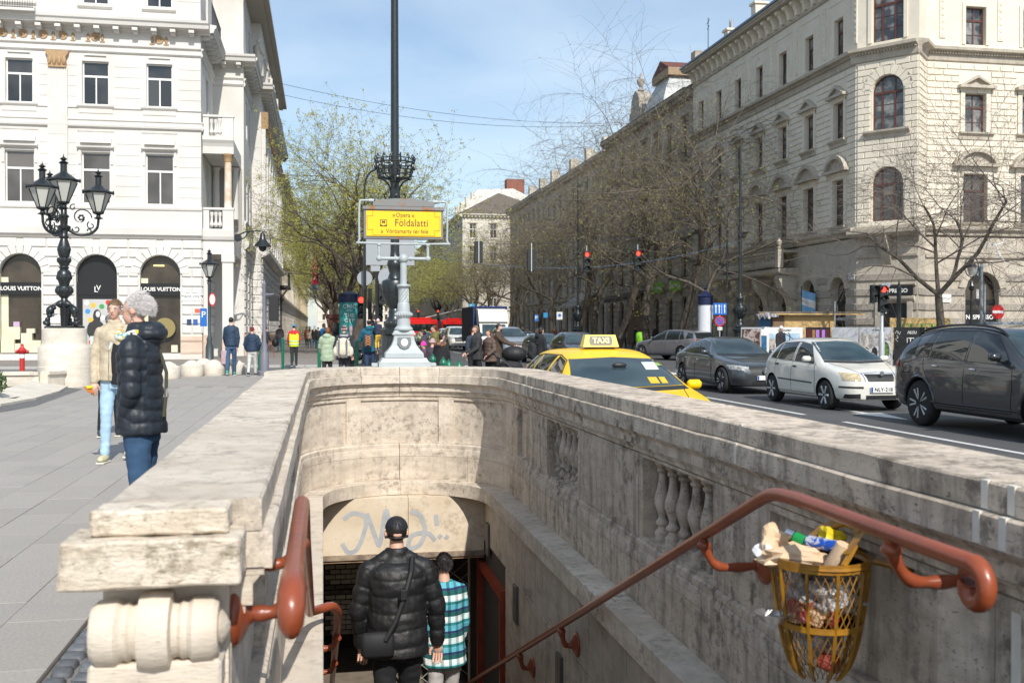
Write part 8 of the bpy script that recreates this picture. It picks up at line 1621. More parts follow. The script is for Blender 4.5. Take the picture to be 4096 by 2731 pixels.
# bollards
kb = MB(); kb.lathe([(.33, 0), (.35, .04), (.35, .32), (.34, .36), (.24, .40), (.2, .44), (.1, .5), (0, .52)], n=24); sbm = kb.mesh('stone_bollard', PS, 35)
for (px, D, lab) in ((673, 30.9, 'white stone bollard just right of the older woman\'s back, nearest of the row'), (767, 32.4, 'white stone bollard with domed top left of the lantern post'), (815, 34.5, 'white stone bollard half hidden behind its neighbour by the lantern post'), (855, 33, 'white stone bollard at the foot of the lantern post'), (937, 33.8, 'white stone bollard behind the legs of the tall man in navy')):
 x, y = P(px, D); o = link('stone_bollard', sbm, None, (x, y, 0)); tag(o, lab, 'bollard', 'round white stone bollards')
GRB = mat('green_bollard_paint', (.01, .13, .07), rough=.35); kb = MB(); kb.lathe([(.055, 0), (.055, 1.0), (.065, 1.01), (.065, 1.05), (.05, 1.06), (.05, 1.09), (.06, 1.12), (.03, 1.17), (0, 1.18)], n=12); gb = kb.mesh('bollard', GRB, 40)
for (px, D, lab) in ((1131, 38, 'slim green bollard left of the worker in yellow vest'), (1171, 47, 'slim green bollard behind the worker in yellow vest'), (1037, 37, 'slim green bollard behind the child in navy'), (1426, 29.3, 'slim green bollard beside the black scooter'), (1277, 30, 'slim green bollard behind the mint coat'), (2575, 74, 'slim green bollard next to the lime bin on the right pavement')):
 x, y = P(px, D); o = link('bollard', gb, None, (x, y, 0)); tag(o, lab, 'bollard', 'slim green bollards')
kb = MB(); kb.lathe([(.1, 0), (.1, .74), (.14, .77), (.14, .79), (.1, .81), (.1, .87), (.14, .9), (.155, .93), (.15, .96), (.09, 1.02), (.04, 1.05), (.045, 1.07), (0, 1.09)], n=18); g2 = kb.mesh('bollard', GRB, 40)
for (px, D, lab, dz) in ((1731, 22.5, 'thick green capped bollard nearest to the sign post base', 0.02), (1773, 20.1, 'thick green capped bollard second from the sign post base', -.02), (1795, 18.7, 'thick green capped bollard third from the sign post base', -.03), (1836, 18.0, 'thick green capped bollard nearest to the black jacketed young man', -.04)):
 x, y = P(px, D); o = link('bollard', g2, None, (x, y, 0)); o.scale = (.5, .5, .88); tag(o, lab, 'bollard', 'thick green capped bollards')
# traffic signals
RL = mat('red_signal_lit', (.8, .02, .02), rough=.3, emit=((1, .04, .02), 3.2)); GL_ = mat('green_signal_lit', (.0, .6, .35), rough=.3, emit=((.05, 1, .6), 2.2)); LOFF = mat('signal_dark_lens', (.02, .03, .028), rough=.2); SB = mat('signal_black', (.015, .017, .018), rough=.45)
def signal(par, x, z, n, lit, w=.3, y=0, litm=RL, back=False, h=.33):
 o = part(par, 'signal_head', SB, False, ('cbox', (x - w / 2, y - .1, z), (x + w / 2, y + .1, z + n * h), .02))
 for i in range(n):
  zc = z + (n - i - .5) * h; s = -1 if not back else 1; part(o, 'lens', litm if i == lit else LOFF, True, ('ell', (x, y + s * .1, zc), (.1, .02, .1), 14, 8)); b = MB(); b.tube([(x + .12 * math.cos(a), y + s * .1, zc + .12 * math.sin(a)) for a in [-.2 + i_ * .39 for i_ in range(10)]], .01, 4); b.grid([[(x + .125 * math.cos(a), y + s * q, zc + .125 * math.sin(a)) for a in [-.2 + i_ * .39 for i_ in range(10)]] for q in (.1, .25)]); b.build('visor', SB, o)
 return o
for (px, lit, lab) in ((2346, 1, 'hanging signal with red lamp, left of the pair over the avenue'), (2550, 1, 'hanging signal with red lamp, right of the pair over the avenue'), (1914, 0, 'hanging signal seen from behind above the blue lorry'), (2124, 0, 'hanging signal seen from behind right of the lorry')):
 x, y = P(px, 48); zt = {2346: 5.15, 2550: 5.2, 1914: 5.6, 2124: 5.2}[px]; t = thing('hanging_signal', lab, 'traffic light', (x, y, zt - 1.0), group='signals hung over the avenue')
 if lit: signal(t, 0, 0, 3, 0); part(t, 'hanger', SIL, False, ('box', (-.02, -.02, 1.0), (.02, .02, 1.25)))
 else: part(t, 'signal_head', SB, False, ('cbox', (-.19, -.1, 0), (.19, .1, 1.0), .02)); part(t, 'hanger', mat('pale_pole', (.5, .5, .48)), False, ('box', (-.018, -.13, -.02), (.018, -.11, 1.3)))
for (px, D) in ((1673, 138), (1752, 138)):
 x, y = P(px, D); t = thing('distant_signal', 'distant signal with red lamp over the bus, ' + ('on the left' if px < 1700 else 'on the right'), 'traffic light', (x, y, 3.0)); signal(t, 0, 0, 3, 0, w=.36, h=.36)
x, y = P(3522, 38); t = thing('traffic_light', 'traffic light showing red on a silver pole in front of the hoarding', 'traffic light', (x, y, -.13)); part(t, 'pole', mat('silver_pole', (.45, .46, .47), rough=.45, metal=.4), 40, ('lathe', [(.11, 0), (.11, 1.5), (.06, 1.6), (.05, 3.3)], (.05, 0, 0), 12)); signal(t, 0, 2.25, 3, 0, y=-.12); o = signal(t, -.3, 2.6, 2, -1, w=.2); part(t, 'sign_back', mat('sign_back_grey', (.3, .32, .34), rough=.5), False, ('prism', [(.1, 3.35), (.5, 3.35), (.3, 3.0)], lambda a, c: (a, .1, c), lambda a, c: (a, .12, c)), ('box', (.24, .08, 2.2), (.3, .1, 3.35)))
x, y = P(1468, 35.5); t = thing('traffic_light', 'cluster of pedestrian signals with a red figure on the slim black post', 'traffic light', (x, y, 0)); part(t, 'post', SB, False, ('tube', [(.1, 0, 0), (.1, 0, 2.9)], .07, 8)); signal(t, -.2, 1.85, 3, 0, w=.26, h=.26); signal(t, .42, 1.75, 3, -1, w=.24, h=.3); part(t, 'sign_back', mat('sign_back_grey', (.3, .32, .34)), False, ('lathe', [(0, 0), (.26, 0), (.26, .02), (0, .02)], (-.08, -.1, 3.25), 20, 'y'))
x, y = P(1508, 33); t = thing('traffic_light', 'signal heads turned sideways on a post left of the vase shaped mast base', 'traffic light', (x, y, 0)); part(t, 'post', SB, False, ('tube', [(0, 0, 0), (0, 0, 3.3)], .06, 8)); signal(t, .2, 2.3, 2, -1, w=.3); part(t, 'sign_back', mat('sign_back_grey', (.3, .32, .34)), False, ('box', (-.35, -.08, 3.55), (1.2, -.06, 4.7)), ('lathe', [(0, 0), (.32, 0), (.32, .02), (0, .02)], (.35, -.1, 3.15), 20, 'y'), ('box', (-.2, -.08, 3.35), (.1, -.06, 3.53)))
x, y = P(1491, 60); t = thing('green_signal', 'small green lit signal far behind the man in teal', 'traffic light', (x, y, 1.4)); signal(t, 0, 0, 2, 1, w=.2, litm=GL_, h=.3)
# signs on the right
x, y = P(2880, 44.5); t = thing('lane_sign', 'blue lane arrows sign over a round no stopping sign with 30 m plate', 'sign', (x, y, -.13)); part(t, 'post', mat('silver_pole', (.45, .46, .47)), False, ('tube', [(0, .04, 0), (0, .04, 2.7)], .03, 8)); part(t, 'arrow_panel', mat('sign_blue', (.01, .12, .45)), False, ('box', (-.32, -.02, 2.25), (.30, 0, 2.75)))
for a in (-.2, -.05, .2): b = MB(); b.prism([(a - .018, 2.32), (a + .018, 2.32), (a + .018, 2.6), (a + .05, 2.6), (a, 2.7), (a - .05, 2.6), (a - .018, 2.6)], lambda p, q: (p, -.026, q), lambda p, q: (p, -.021, q)); b.build('arrow', WHITEP, t)
part(t, 'panel_line', WHITEP, False, ('box', (.06, -.026, 2.3), (.075, -.021, 2.7))); part(t, 'no_stopping_sign', mat('sign_red', (.6, .02, .02)), False, ('lathe', [(0, 0), (.23, 0), (.23, .02), (0, .02)], (-.02, -.02, 1.97), 24, 'y')); part(t, 'sign_field', mat('sign_blue', (.01, .12, .45)), False, ('lathe', [(0, -.004), (.18, -.004), (.18, 0), (0, 0)], (-.02, -.022, 1.97), 24, 'y'))
for s in (1, -1): b = MB(); b.tube([(-.02 - .14, -.03, 1.97 - s * .14), (-.02 + .14, -.03, 1.97 + s * .14)], .018, 4); b.build('cross_bar', mat('sign_red', (.6, .02, .02)), t)
part(t, 'distance_plate', WHITEP, False, ('box', (-.12, -.02, 1.58), (.1, 0, 1.71))); lettering('30 m', .1, BLACK, t, (-.01, -.025, 1.645))
x, y = P(3990, 42.5); t = thing('no_entry_sign', 'red no entry sign on a thin grey post above the grey off-roader', 'sign', (x, y, -.1)); part(t, 'post', mat('silver_pole', (.45, .46, .47)), False, ('tube', [(.2, .03, 0), (.2, .03, 2.6)], .03, 8)); part(t, 'disc', mat('sign_red', (.6, .02, .02)), False, ('lathe', [(0, 0), (.30, 0), (.30, .02), (0, .02)], (0, -.02, 2.7 - .4), 28, 'y')); part(t, 'bar', WHITEP, False, ('box', (-.25, -.03, 2.25), (.25, -.022, 2.36)))
x, y = P(3925, 44); t = thing('sign_pole', 'grey double post carrying sign backs beside the coffee shop arch', 'sign', (x, y, 0)); part(t, 'post', mat('sign_back_grey', (.3, .32, .34)), False, ('tube', [(0, 0, 0), (0, 0, 4.2)], .06, 8), ('tube', [(.15, 0, 0), (.15, 0, 3.4)], .05, 8)); part(t, 'sign_back', mat('sign_back_grey', (.3, .32, .34)), False, ('prism', [(-.5, 4.1), (.25, 4.3), (.0, 3.7)], lambda a, c: (a, .1, c), lambda a, c: (a, .12, c))); part(t, 'small_board', WHITEP, False, ('box', (-.28, -.05, 2.8), (-.16, -.03, 3.2)))
x, y = P(3885, 43); t = thing('street_lamp', 'lantern in a round iron hoop in front of the coffee shop arch', 'street lamp', (x, y, 0)); part(t, 'post', BLKI, False, ('lathe', [(.12, 0), (.1, .8), (.06, 1.0), (.05, 3.1), (.1, 3.15), (.12, 3.3), (.05, 3.5)], (0, 0, 0), 12), ('tube', [(.32 * math.sin(i * PI / 10), 0, 4.1 - .42 * math.cos(i * PI / 10)) for i in range(20)], .022, 6, True, True)); part(t, 'lamp', mat('white_lamp_glass', (.6, .58, .52), rough=.4), 40, ('lathe', [(.1, 3.75), (.18, 4.05), (.18, 4.1)], (0, 0, 0), 12)); part(t, 'lamp_cap', BLKI, 40, ('lathe', [(.24, 4.1), (.1, 4.3), (.05, 4.5)], (0, 0, 0), 12))
x, y = P(3595, 43); t = thing('iron_post', 'slim black pointed iron post in front of the shop door', 'post', (x, y, 0)); part(t, 'shaft', BLKI, False, ('lathe', [(.1, 0), (.09, 3.1), (.12, 3.15), (.06, 3.3), (0, 3.6)], (0, 0, 0), 10))
# hoarding of poster panels
HP = [(2963, 3045), (3066, 3212), (3222, 3322), (3326, 3434), (3437, 3572), (3575, 3700), (3703, 3860), (3863, 4100)]; HM = mat('hoarding_grey', (.42, .43, .45), (.46, .47, .49), scale=2, rough=.6)
def prn(n_, a, b_, sc): return mat(n_, a, b_, scale=sc, rough=.5, lo=.46, hi=.54, objco=True)
for i, (a, c) in enumerate(HP):
 pa, pc = Vector((*P(a, 42.6), 0)), Vector((*P(c, 42.2), 0)); d = pc - pa; w = d.length; t = thing('hoarding_panel', ['poster panel of brown tree trunks at the left end of the hoarding', 'white framed hoarding panel with a pale blue street photograph', 'hoarding panel with purple and maroon trousers print', 'plain grey hoarding panel behind the white hatchback', 'hoarding panel with a print of an arched palace and a tree', 'black hoarding panel with white slogan and graffiti', 'plain dark hoarding panel behind the grey off-roader', 'plain grey hoarding panel at the right end behind the off-roader'][i], 'hoarding', tuple(pa), math.atan2(d.y, d.x), 'hoarding panels round the building site')
 fm_ = [HM, mat('white_board', (.7, .7, .68), rough=.5), BLACK, HM, HM, mat('black_board', (.016, .016, .017), rough=.4), mat('black_board', (.016, .016, .017)), HM][i]; part(t, 'board', fm_, False, ('box', (.01, 0, -.1), (w - .01, .06, 1.57)), ('box', (.1, .06, -.1), (.15, .4, 1.3)))
 if i == 0: part(t, 'print', prn('bark_print', (.08, .04, .03), (.4, .33, .3), 5), False, ('box', (.05, -.01, .1), (w - .05, 0, 1.5)))
 if i == 1: part(t, 'print', prn('sky_print', (.35, .5, .62), (.6, .66, .7), 1.5), False, ('box', (.12, -.01, .6), (w - .12, 0, 1.32))); part(t, 'print_buildings', prn('arch_print', (.25, .2, .17), (.5, .42, .36), 6), False, ('box', (.12, -.012, .1), (.35, -.011, 1.1))); lettering('W BUDAPEST', .09, BLACK, t, (w / 2, -.012, 1.44)); b = MB(); b.tube([(.7, -.015, 1.35), (1.2, -.015, 1.0), (1.25, -.015, .7)], .012, 4); b.tube([(.9, -.015, .9), (.95, -.015, 1.2), (.88, -.015, 1.35)], .016, 4); b.build('print_lamp', BLACK, t)
 if i == 2: part(t, 'print', mat('maroon_print', (.09, .015, .02), rough=.5), False, ('box', (.05, -.01, .1), (w - .05, 0, 1.48))); part(t, 'print_trousers', mat('purple_print', (.38, .2, .6), rough=.5), False, ('box', (.42, -.014, .2), (.55, -.011, 1.46)), ('box', (.66, -.014, .2), (.78, -.011, 1.46))); part(t, 'print_figure', mat('ochre_print', (.35, .2, .03), rough=.5), False, ('box', (.28, -.014, .2), (.38, -.011, 1.46)))
 if i == 4:
  lettering('W BUDAPEST', .08, BLACK, t, (w / 2 + .1, -.012, 1.45)); part(t, 'print', prn('palace_print', (.30, .27, .24), (.55, .52, .5), 4), False, ('box', (.08, -.01, -.05), (w - .08, 0, 1.3))); part(t, 'print_tree', prn('tree_print', (.04, .10, .02), (.12, .2, .05), 9), True, ('ell', (w * .78, -.012, .62), (.16, .006, .36), 12, 8))
  for q in (.28, .6): b = MB(); b.prism([(q - .12, 0), (q + .12, 0), (q + .12, .55), (q + .08, .7), (q, .76), (q - .08, .7), (q - .12, .55)], lambda a_, c_: (a_, -.013, c_), lambda a_, c_: (a_, -.011, c_)); b.build('print_arch', BLACK, t)
 if i == 5:
  lettering("IT'S ALL", .30, WHITEP, t, (1.0, -.012, 1.02)); lettering('ABOUT', .30, WHITEP, t, (.95, -.012, .72)); strokes([[(.02, 0), (.1, .2), (.14, 0)], [(.18, .02), (.2, .2), (.3, .18), (.2, .1), (.32, .02), (.18, .02)], [(.36, 0), (.38, .2), (.5, .16), (.4, .0)], [(.55, .2), (.5, .05), (.62, .02), (.66, .18)]], .014, -.006, t, WHITEP, x=.52, z=1.3, sc=.55); strokes([[(0, 0), (.08, .14), (.12, -.02)], [(.06, -.1), (.14, -.22), (.02, -.3), (.12, -.42)], [(.14, .1), (.2, -.05), (.26, .1)]], .012, -.006, t, WHITEP, x=.06, z=1.32, sc=.8)
OSB = mat('chipboard', (.46, .30, .12), (.60, .42, .19), scale=16, rough=.8, bump=.4, bscale=40)
x, y = P(3090, 46.5); t = thing('site_hut', 'building site hut of chipboard with a ragged tarred roof behind the hoarding', 'hut', (x, y, 0), -.1); part(t, 'wall', OSB, False, ('box', (.55, 0, 0), (2.9, 1.8, 2.12))); part(t, 'side_wall', mat('brown_board', (.2, .13, .08), rough=.8), False, ('box', (.0, .02, 0), (.54, 1.8, 2.1))); part(t, 'roof', mat('tar_sheet', (.12, .11, .1), (.25, .2, .15), scale=6, rough=.8), False, ('box', (-.75, -.3, 2.22), (4.2, 2.0, 2.28))); part(t, 'roof_edge', OSB, False, ('box', (-.7, -.32, 2.14), (4.2, -.28, 2.2))); part(t, 'door', mat('blue_door', (.02, .12, .25), rough=.5), False, ('box', (-.6, .1, 0), (-.05, .16, 2.0))); part(t, 'door_window', WHITEP, False, ('box', (-.5, .08, 1.2), (-.15, .09, 1.6)))
b = MB(); rr = random.Random(4); b.grid([[(-.9 + i * .08, -.35, 2.2 + rr.uniform(-.05, .06)) for i in range(14)], [(-.9 + i * .08, -.45 + rr.uniform(-.06, .06), 2.05 + rr.uniform(-.25, .1) * (1 - i / 14)) for i in range(14)]]); b.build('torn_foil', mat('grey_foil', (.14, .14, .15), rough=.4), t); part(t, 'pole', mat('silver_pole', (.45, .46, .47)), False, ('tube', [(2.75, -.4, 0), (2.75, -.4, 2.75)], .03, 6))
x, y = P(3560, 44.5); t = thing('board_fence', 'chipboard fence strip with green mesh barriers behind the hoarding', 'fence', (x, y, 0)); part(t, 'board', OSB, False, ('box', (0, 0, .4), (2.9, .05, 1.98))); GM = mat('barrier_green', (.05, .35, .06), rough=.5)
for i in range(5): b = MB(); a = .4 + i * .5; b.tube([(a, -.2, .5), (a, -.2, 1.72), (a + .45, -.2, 1.72), (a + .45, -.2, .5)], .025, 5); [b.tube([(a + q * .09, -.2, .5), (a + q * .09, -.2, 1.72)], .008, 3) for q in range(1, 5)]; b.build('barrier', GM, t);
x, y = P(3990, 44); t = thing('pipe_stack', 'stack of grey plastic pipes on timber trestles at the right edge', 'pipe stack', (x, y, 0)); PG_ = mat('grey_pipe', (.22, .25, .28), rough=.45)
for i in range(6): b = MB(); b.tube([(-.6, i % 3 * .22, 1.45 + (i // 3) * .24), (5, i % 3 * .22 + .1, 1.5 + (i // 3) * .24)], .11, 10); b.build('pipe', PG_, t)
part(t, 'trestle', OSB, False, ('box', (.3, -.1, 0), (.4, .6, 1.6)), ('box', (.55, -.1, 0), (.62, .6, 1.6)))
# advertising columns, banners, flag, shop signs
x, y = P(2822, 53.5); t = thing('advert_column', 'round advertising column with blank white sheet and navy cap beside the right pavement', 'advertising column', (x, y, 0)); part(t, 'drum', mat('white_sheet', (.62, .63, .66), rough=.6), 40, ('lathe', [(.38, 0), (.38, 2.75)], (0, 0, 0), 28)); part(t, 'cap', mat('navy_enamel', (.01, .015, .06), rough=.4), 40, ('lathe', [(.4, 2.75), (.4, 3.15), (.46, 3.2), (.25, 3.35), (.07, 3.45), (.05, 3.55), (.09, 3.62), (0, 3.7)], (0, 0, 0), 28)); b = MB(); b.grid([[(.39 * math.cos(a), .39 * math.sin(a), z) for a in [-.95 + i * .14 for i in range(6)]] for z in (.4, 2.0)]); b.build('poster', mat('dancer_poster', (.02, .02, .02), (.4, .2, .05), scale=2, rough=.5, lo=.55, hi=.6), t)
x, y = P(1397, 62); t = thing('advert_column', 'round teal advertising column with white lettering by the big left tree', 'advertising column', (x, y, 0)); part(t, 'drum', mat('teal_poster', (.03, .28, .28), (.06, .36, .34), scale=1.2, rough=.6), 40, ('lathe', [(.6, 0), (.6, 3.1)], (0, 0, 0), 24)); part(t, 'cap', mat('navy_enamel', (.01, .015, .06)), 40, ('lathe', [(.64, 3.1), (.64, 3.6), (.3, 3.75), (0, 3.8)], (0, 0, 0), 24))
for (s, z) in (('CHIC', 2.85), ('AND', 2.6), ('THE', 2.3), ('GYP', 2.0)): lettering(s, .33 if s != 'AND' else .16, WHITEP, t, (0, -.62, z))
part(t, 'print_figure', mat('poster_skin', (.5, .35, .25), (.1, .15, .4), scale=5), True, ('ell', (.1, -.6, 1.4), (.16, .04, .35), 8, 6))
x, y = P(1262, 92); bn = thing('banner', 'tall red theatre banner with white vertical letters on the left houses', 'banner', (x, y, 5.0)); part(bn, 'cloth', mat('banner_red', (.45, .02, .05), rough=.7), False, ('box', (-.28, 0, .5), (.28, .03, 4.0)), ('tube', [(-.3, 0, 4.02), (-3.0, 0, 4.02)], .03, 5)); part(bn, 'lower_cloth', mat('banner_grey', (.12, .16, .2), rough=.7), False, ('box', (-.28, 0, 0), (.28, .03, .49)))
for i, s in enumerate('THÁLIA'): lettering(s, .5, WHITEP, bn, (0, -.01, 3.65 - i * .52))
fl = thing('flag', 'pale blue and white flag hanging at the entrance under the balcony', 'flag', (25.6, 51.0, 2.4), -1.2); b = MB(); b.grid([[(-.5 + i * .12, .04 * math.sin(i * 1.3) , z - .03 * i) for i in range(9)] for z in (0, .4)]); b.grid([[(-.5 + i * .12, .04 * math.sin(i * 1.3), z - .03 * i) for i in range(9)] for z in (.8, 1.2)]); b.build('blue_stripe', mat('flag_blue', (.2, .42, .65), rough=.8), fl); b = MB(); b.grid([[(-.5 + i * .12, .04 * math.sin(i * 1.3), z - .03 * i) for i in range(9)] for z in (.4, .8)]); b.build('white_stripe', WHITEP, fl); b = MB(); b.tube([(-.6, .05, 1.4), (-.5, 0, -.3)], .025, 6); b.build('pole', BLKI, fl)
X1r = bpy.data.objects['sooty_town_house']; GS = mat('shop_sign_green', (.16, .45, .02), rough=.5)
for (u, w, s) in ((15.2, 3.2, 'Travel Agency'), (19.6, 2.4, 'Utazási Iroda')): X1.box('shop_sign', u - w / 2, u + w / 2, .3, .36, 4.3, 5.1, GS); lettering(s, .38, WHITEP, X1r, X1.T @ Vector((u, -.375, 4.7)), (PI / 2, 0, -PI / 2))
for (u, w, z, lab) in ((9.5, 5.5, 4.6, 0),): X1.box('dark_shopfront', u - w / 2, u + w / 2, .03, .12, .2, 4.4, mat('dark_shop', (.012, .011, .01), rough=.3)); b = X1.mb(); b.prism([(.1, 4.7), (2.2, 4.0), (2.2, 3.75), (.1, 4.5)], lambda a, c: (u - w / 2, -a, c), lambda a, c: (u + w / 2, -a, c)); b.build('awning', mat('brown_awning', (.09, .07, .06), rough=.9), X1r)
aw = thing('awning', 'pale sloping shop awning behind the right hand trees', 'awning', (26, 98, 3.2)); b = MB(); b.prism([(0, 2.0), (0, 1.9), (-2.6, .3), (-2.6, .45)], lambda a, c: (a, -3.2, c), lambda a, c: (a, 3.2, c)); b.build('cloth', mat('pale_awning', (.45, .42, .37), rough=.9), aw)
x, y = P(2560, 72); t = thing('litter_bin', 'lime green litter bin on the right pavement', 'bin', (x, y, 0)); part(t, 'body', mat('lime_bin', (.25, .6, .03), rough=.4), True, ('lathe', [(.1, .3), (.27, .4), (.3, .7), (.3, 1.1), (.22, 1.25), (0, 1.3)], (0, 0, 0), 16)); part(t, 'post', GRB, False, ('tube', [(0, 0, 0), (0, 0, .35)], .05, 6))
for (px, D, c_, lab, s, hw, z0_, h_) in ((2146, 66, (.02, .12, .35), 'blue P parking sign on the right kerb', 'P', .13, 2.1, .42), (2182, 72, (.02, .25, .5), 'blue bus stop sign on the right kerb', '', .15, 2.4, .34), (2238, 66, (.6, .6, .58), 'white sign with a small no stopping roundel on the right kerb', '', .19, 2.2, .5), (1887, 76, (.02, .25, .45), 'blue parking direction sign above the lorry', 'P', .23, 3.2, .26)):
 x, y = P(px, D); t = thing('road_sign', lab, 'sign', (x, y, -.1)); part(t, 'post', BLKI, False, ('tube', [(0, .03, 0), (0, .03, z0_ + h_)], .03, 6)); part(t, 'panel', mat('panel_%d' % px, c_, rough=.5), False, ('box', (-hw, -.02, z0_), (hw, 0, z0_ + h_)))
 if s: lettering(s, h_ * .8, WHITEP, t, (-hw * .2, -.025, z0_ + h_ / 2))
 if px == 2238: part(t, 'roundel', mat('sign_blue', (.01, .12, .45)), False, ('lathe', [(0, 0), (.1, 0), (.1, -.01), (0, -.01)], (0, -.025, z0_ + .28), 16, 'y'))
# cafe plants and kiosk on the left pavement
ko = thing('news_kiosk', 'dark red kiosk beside the teal advertising column', 'kiosk', (*P(1360, 66), 0)); part(ko, 'body', mat('kiosk_red', (.13, .03, .02), rough=.5), False, ('box', (-.7, 0, 0), (.7, 1.5, 2.2)), ('box', (-.85, -.15, 2.2), (.85, 1.6, 2.45))); part(ko, 'window', GLASSD, False, ('box', (-.5, -.02, .9), (.5, 0, 1.9)))
# overhead wires
def wire(lab, a, c, sag, r=.014, m=WIRON, k=14):
 a, c = Vector(a), Vector(c); b = MB(); b.tube([a + (c - a) * (i / k) - Vector((0, 0, sag * 4 * (i / k) * (1 - i / k))) for i in range(k + 1)], r, 4, cap=False); o = b.build('overhead_wire', m, None); tag(o, lab, 'wire'); return o
wire('upper of the two thin wires crossing the sky', (-3.3, 73, 18.6), (25.8, 86, 19.4), .9, .014); wire('lower of the two thin wires crossing the sky', (-3.3, 70, 17.2), (25.8, 82, 18.6), 1.1, .014)
xa, ya = P(1580, 24); wire('cable carrying the hanging signals over the avenue', (*P(1500, 48.5), 6.1), (*P(2965, 50), 6.9), .9, .009); wire('pale blue cable strung below the hanging signals', (*P(1600, 47.5), 5.2), (*P(2960, 50), 5.8), 1.1, .008, mat('blue_cable', (.10, .17, .27), rough=.6))
pls = thing('plastic_scrap', 'white plastic scrap caught in the bare branches at the right edge', 'plastic scrap', (*P(3980, 39.5), 4.35)); b = MB(); b.tube([(-.35, 0, .28), (-.28, 0, .42), (0, 0, .38), (.12, 0, .1), (.2, 0, -.05), (.38, 0, -.22)], [.03, .03, .04, .035, .045, .015], 5); b.tube([(0, 0, .38), (.28, 0, .45), (.36, 0, .62)], .028, 5); b.build('plastic', WHITEP, pls)
# ================================================================ trees
BARK = mat('bark', (.055, .044, .034), (.12, .10, .078), scale=6, stretch=(1, 1, .4), rough=.95, bump=1.0, bscale=12, bdist=.03); TWIG = mat('twig', (.075, .055, .042), (.13, .10, .08), scale=2, rough=.9); TWIGR = mat('brown_twig', (.11, .088, .072), (.18, .15, .125), scale=2, rough=.9)
BUD = mat('yellow_green_buds', (.26, .27, .045), (.38, .37, .09), scale=1.2, rough=.8)
def tree_mesh(seed, H, tr, fork, nl, spread, droop, budn, bs=.07, twign=5, lean=(0, 0), twr=.009, kink=.25, lv=4):
 rr = random.Random(seed); T_ = MB(); W_ = MB(); B_ = MB()
 def rv(s): return Vector((rr.gauss(0, s), rr.gauss(0, s), rr.gauss(0, s)))
 def bud(p):
  for _ in range(budn):
   q = p + rv(.07); a = rv(1).normalized() * bs * rr.uniform(.5, 1.2); c = rv(1).normalized() * bs * rr.uniform(.5, 1.2); B_.add([q, q + a, q + a * .4 + c], [(0, 1, 2)])
 def grow(p, d, L, r, lev):
  k = 4 if lev < 2 else 3; pts = [p]; rs = [r]
  for i in range(k):
   d = (d + rv(kink * (.55 if lev == 0 else 1)) + Vector((0, 0, (.10 if lev < 2 else -droop * (.5 + lev * .3))))).normalized(); p = p + d * (L / k); pts.append(p); rs.append(r * (1 - .55 * (i + 1) / k) if lev else r * (1 - .3 * (i + 1) / k))
  if lev <= 1: T_.tube(smooth_path(pts, 2), [rs[0] + (rs[-1] - rs[0]) * i / (2 * k) for i in range(2 * k + 1)], 8 if lev == 0 else 6, cap=False)
  else: W_.tube(pts, rs, 4 if lev == 2 else 3, cap=False)
  if lev >= lv:
   if budn:
    for q in pts[1:]: bud(q)
   return
  n = nl if lev == 0 else (6 if lev < lv - 1 else twign)
  for i in range(n):
   t = 1.0 if (lev == 0 or i == 0) else rr.uniform(.25, 1); j = min(int(t * k), k - 1); q = pts[j].lerp(pts[j + 1], t * k - j) if lev else pts[-1]
   az = 2 * PI * (i + rr.uniform(-.3, .3)) / n; side = Vector((math.cos(az), math.sin(az), rr.uniform(-.2, .3)))
   dd = (d * (.8 if lev else .75) + side * (spread if lev == 0 else .75)).normalized(); rad = rs[min(j + 1, k)] * (.72 if lev == 0 else .55); grow(q, dd, L * (rr.uniform(.62, .85) if lev else (H - fork) / fork * rr.uniform(.42, .6)), max(rad, twr * (1.0 if lev < lv - 1 else .6)), lev + 1)
 grow(Vector((0, 0, -.1)), Vector((lean[0], lean[1], 1)).normalized(), fork, tr, 0)
 return T_.mesh('trunk', BARK, 60), W_.mesh('crown', TWIGR if budn < 2 else TWIG), (B_.mesh('buds', BUD) if budn else None)
TV = {}
def tree(key, label, x, y, rz, sc, group, **kw):
 if key not in TV: TV[key] = tree_mesh(**kw)
 a, c, b_ = TV[key]; t = thing('street_tree', label, 'tree', (x, y, 0), rz, group); t.scale = (sc,) * 3; link('trunk', a, t); link('crown', c, t)
 if b_: link('foliage', b_, t)
 return t
LKW = dict(seed=11, H=13.8, tr=.33, fork=4.2, nl=5, spread=.62, droop=.02, budn=9, bs=.09, twign=7, twr=.011, lean=(-.12, 0), kink=.24)
tree('left', 'big budding tree with leaning trunk directly behind the yellow sign', 1.9, 60.6, 2.0, 1.0, 'budding trees along the left pavement', **LKW)
for i, (x, y, rz, s, lab) in enumerate(((1.2, 76, 4.1, .98, 'budding tree overhanging the white building, left of the big tree'), (1.4, 94, 1.3, 1.0, 'budding tree in front of the soot blackened house'), (1.3, 112, 3.0, .95, 'budding tree by the red theatre banner'), (1.5, 132, 5.2, 1.0, 'budding tree far along the left pavement'), (1.4, 155, .5, 1.0, 'more distant budding tree on the left side'), (1.4, 185, 2.2, 1.1, 'farthest budding tree on the left side'), (10, 205, 1.1, .95, 'budding tree closing the view above the bus'), (14.5, 215, 3.1, .9, 'budding tree in the far square left of the lit pale house'), (6, 240, 4.1, 1.1, 'hazy budding tree at the far end of the avenue'), (2, 270, 3.3, 1.2, 'farthest tree in the middle of the view'))):
 tree('left', lab, x, y, rz, s, 'budding trees along the left pavement', **LKW)
RKW = dict(seed=23, H=14.5, tr=.24, fork=4.6, nl=4, spread=.5, droop=.07, budn=1, bs=.06, twign=8, twr=.0105, lean=(-.18, 0), kink=.3); RKW2 = dict(seed=31, H=14, tr=.23, fork=4.0, nl=4, spread=.55, droop=.08, budn=2, bs=.065, twign=8, twr=.0105, lean=(-.22, .05), kink=.34)
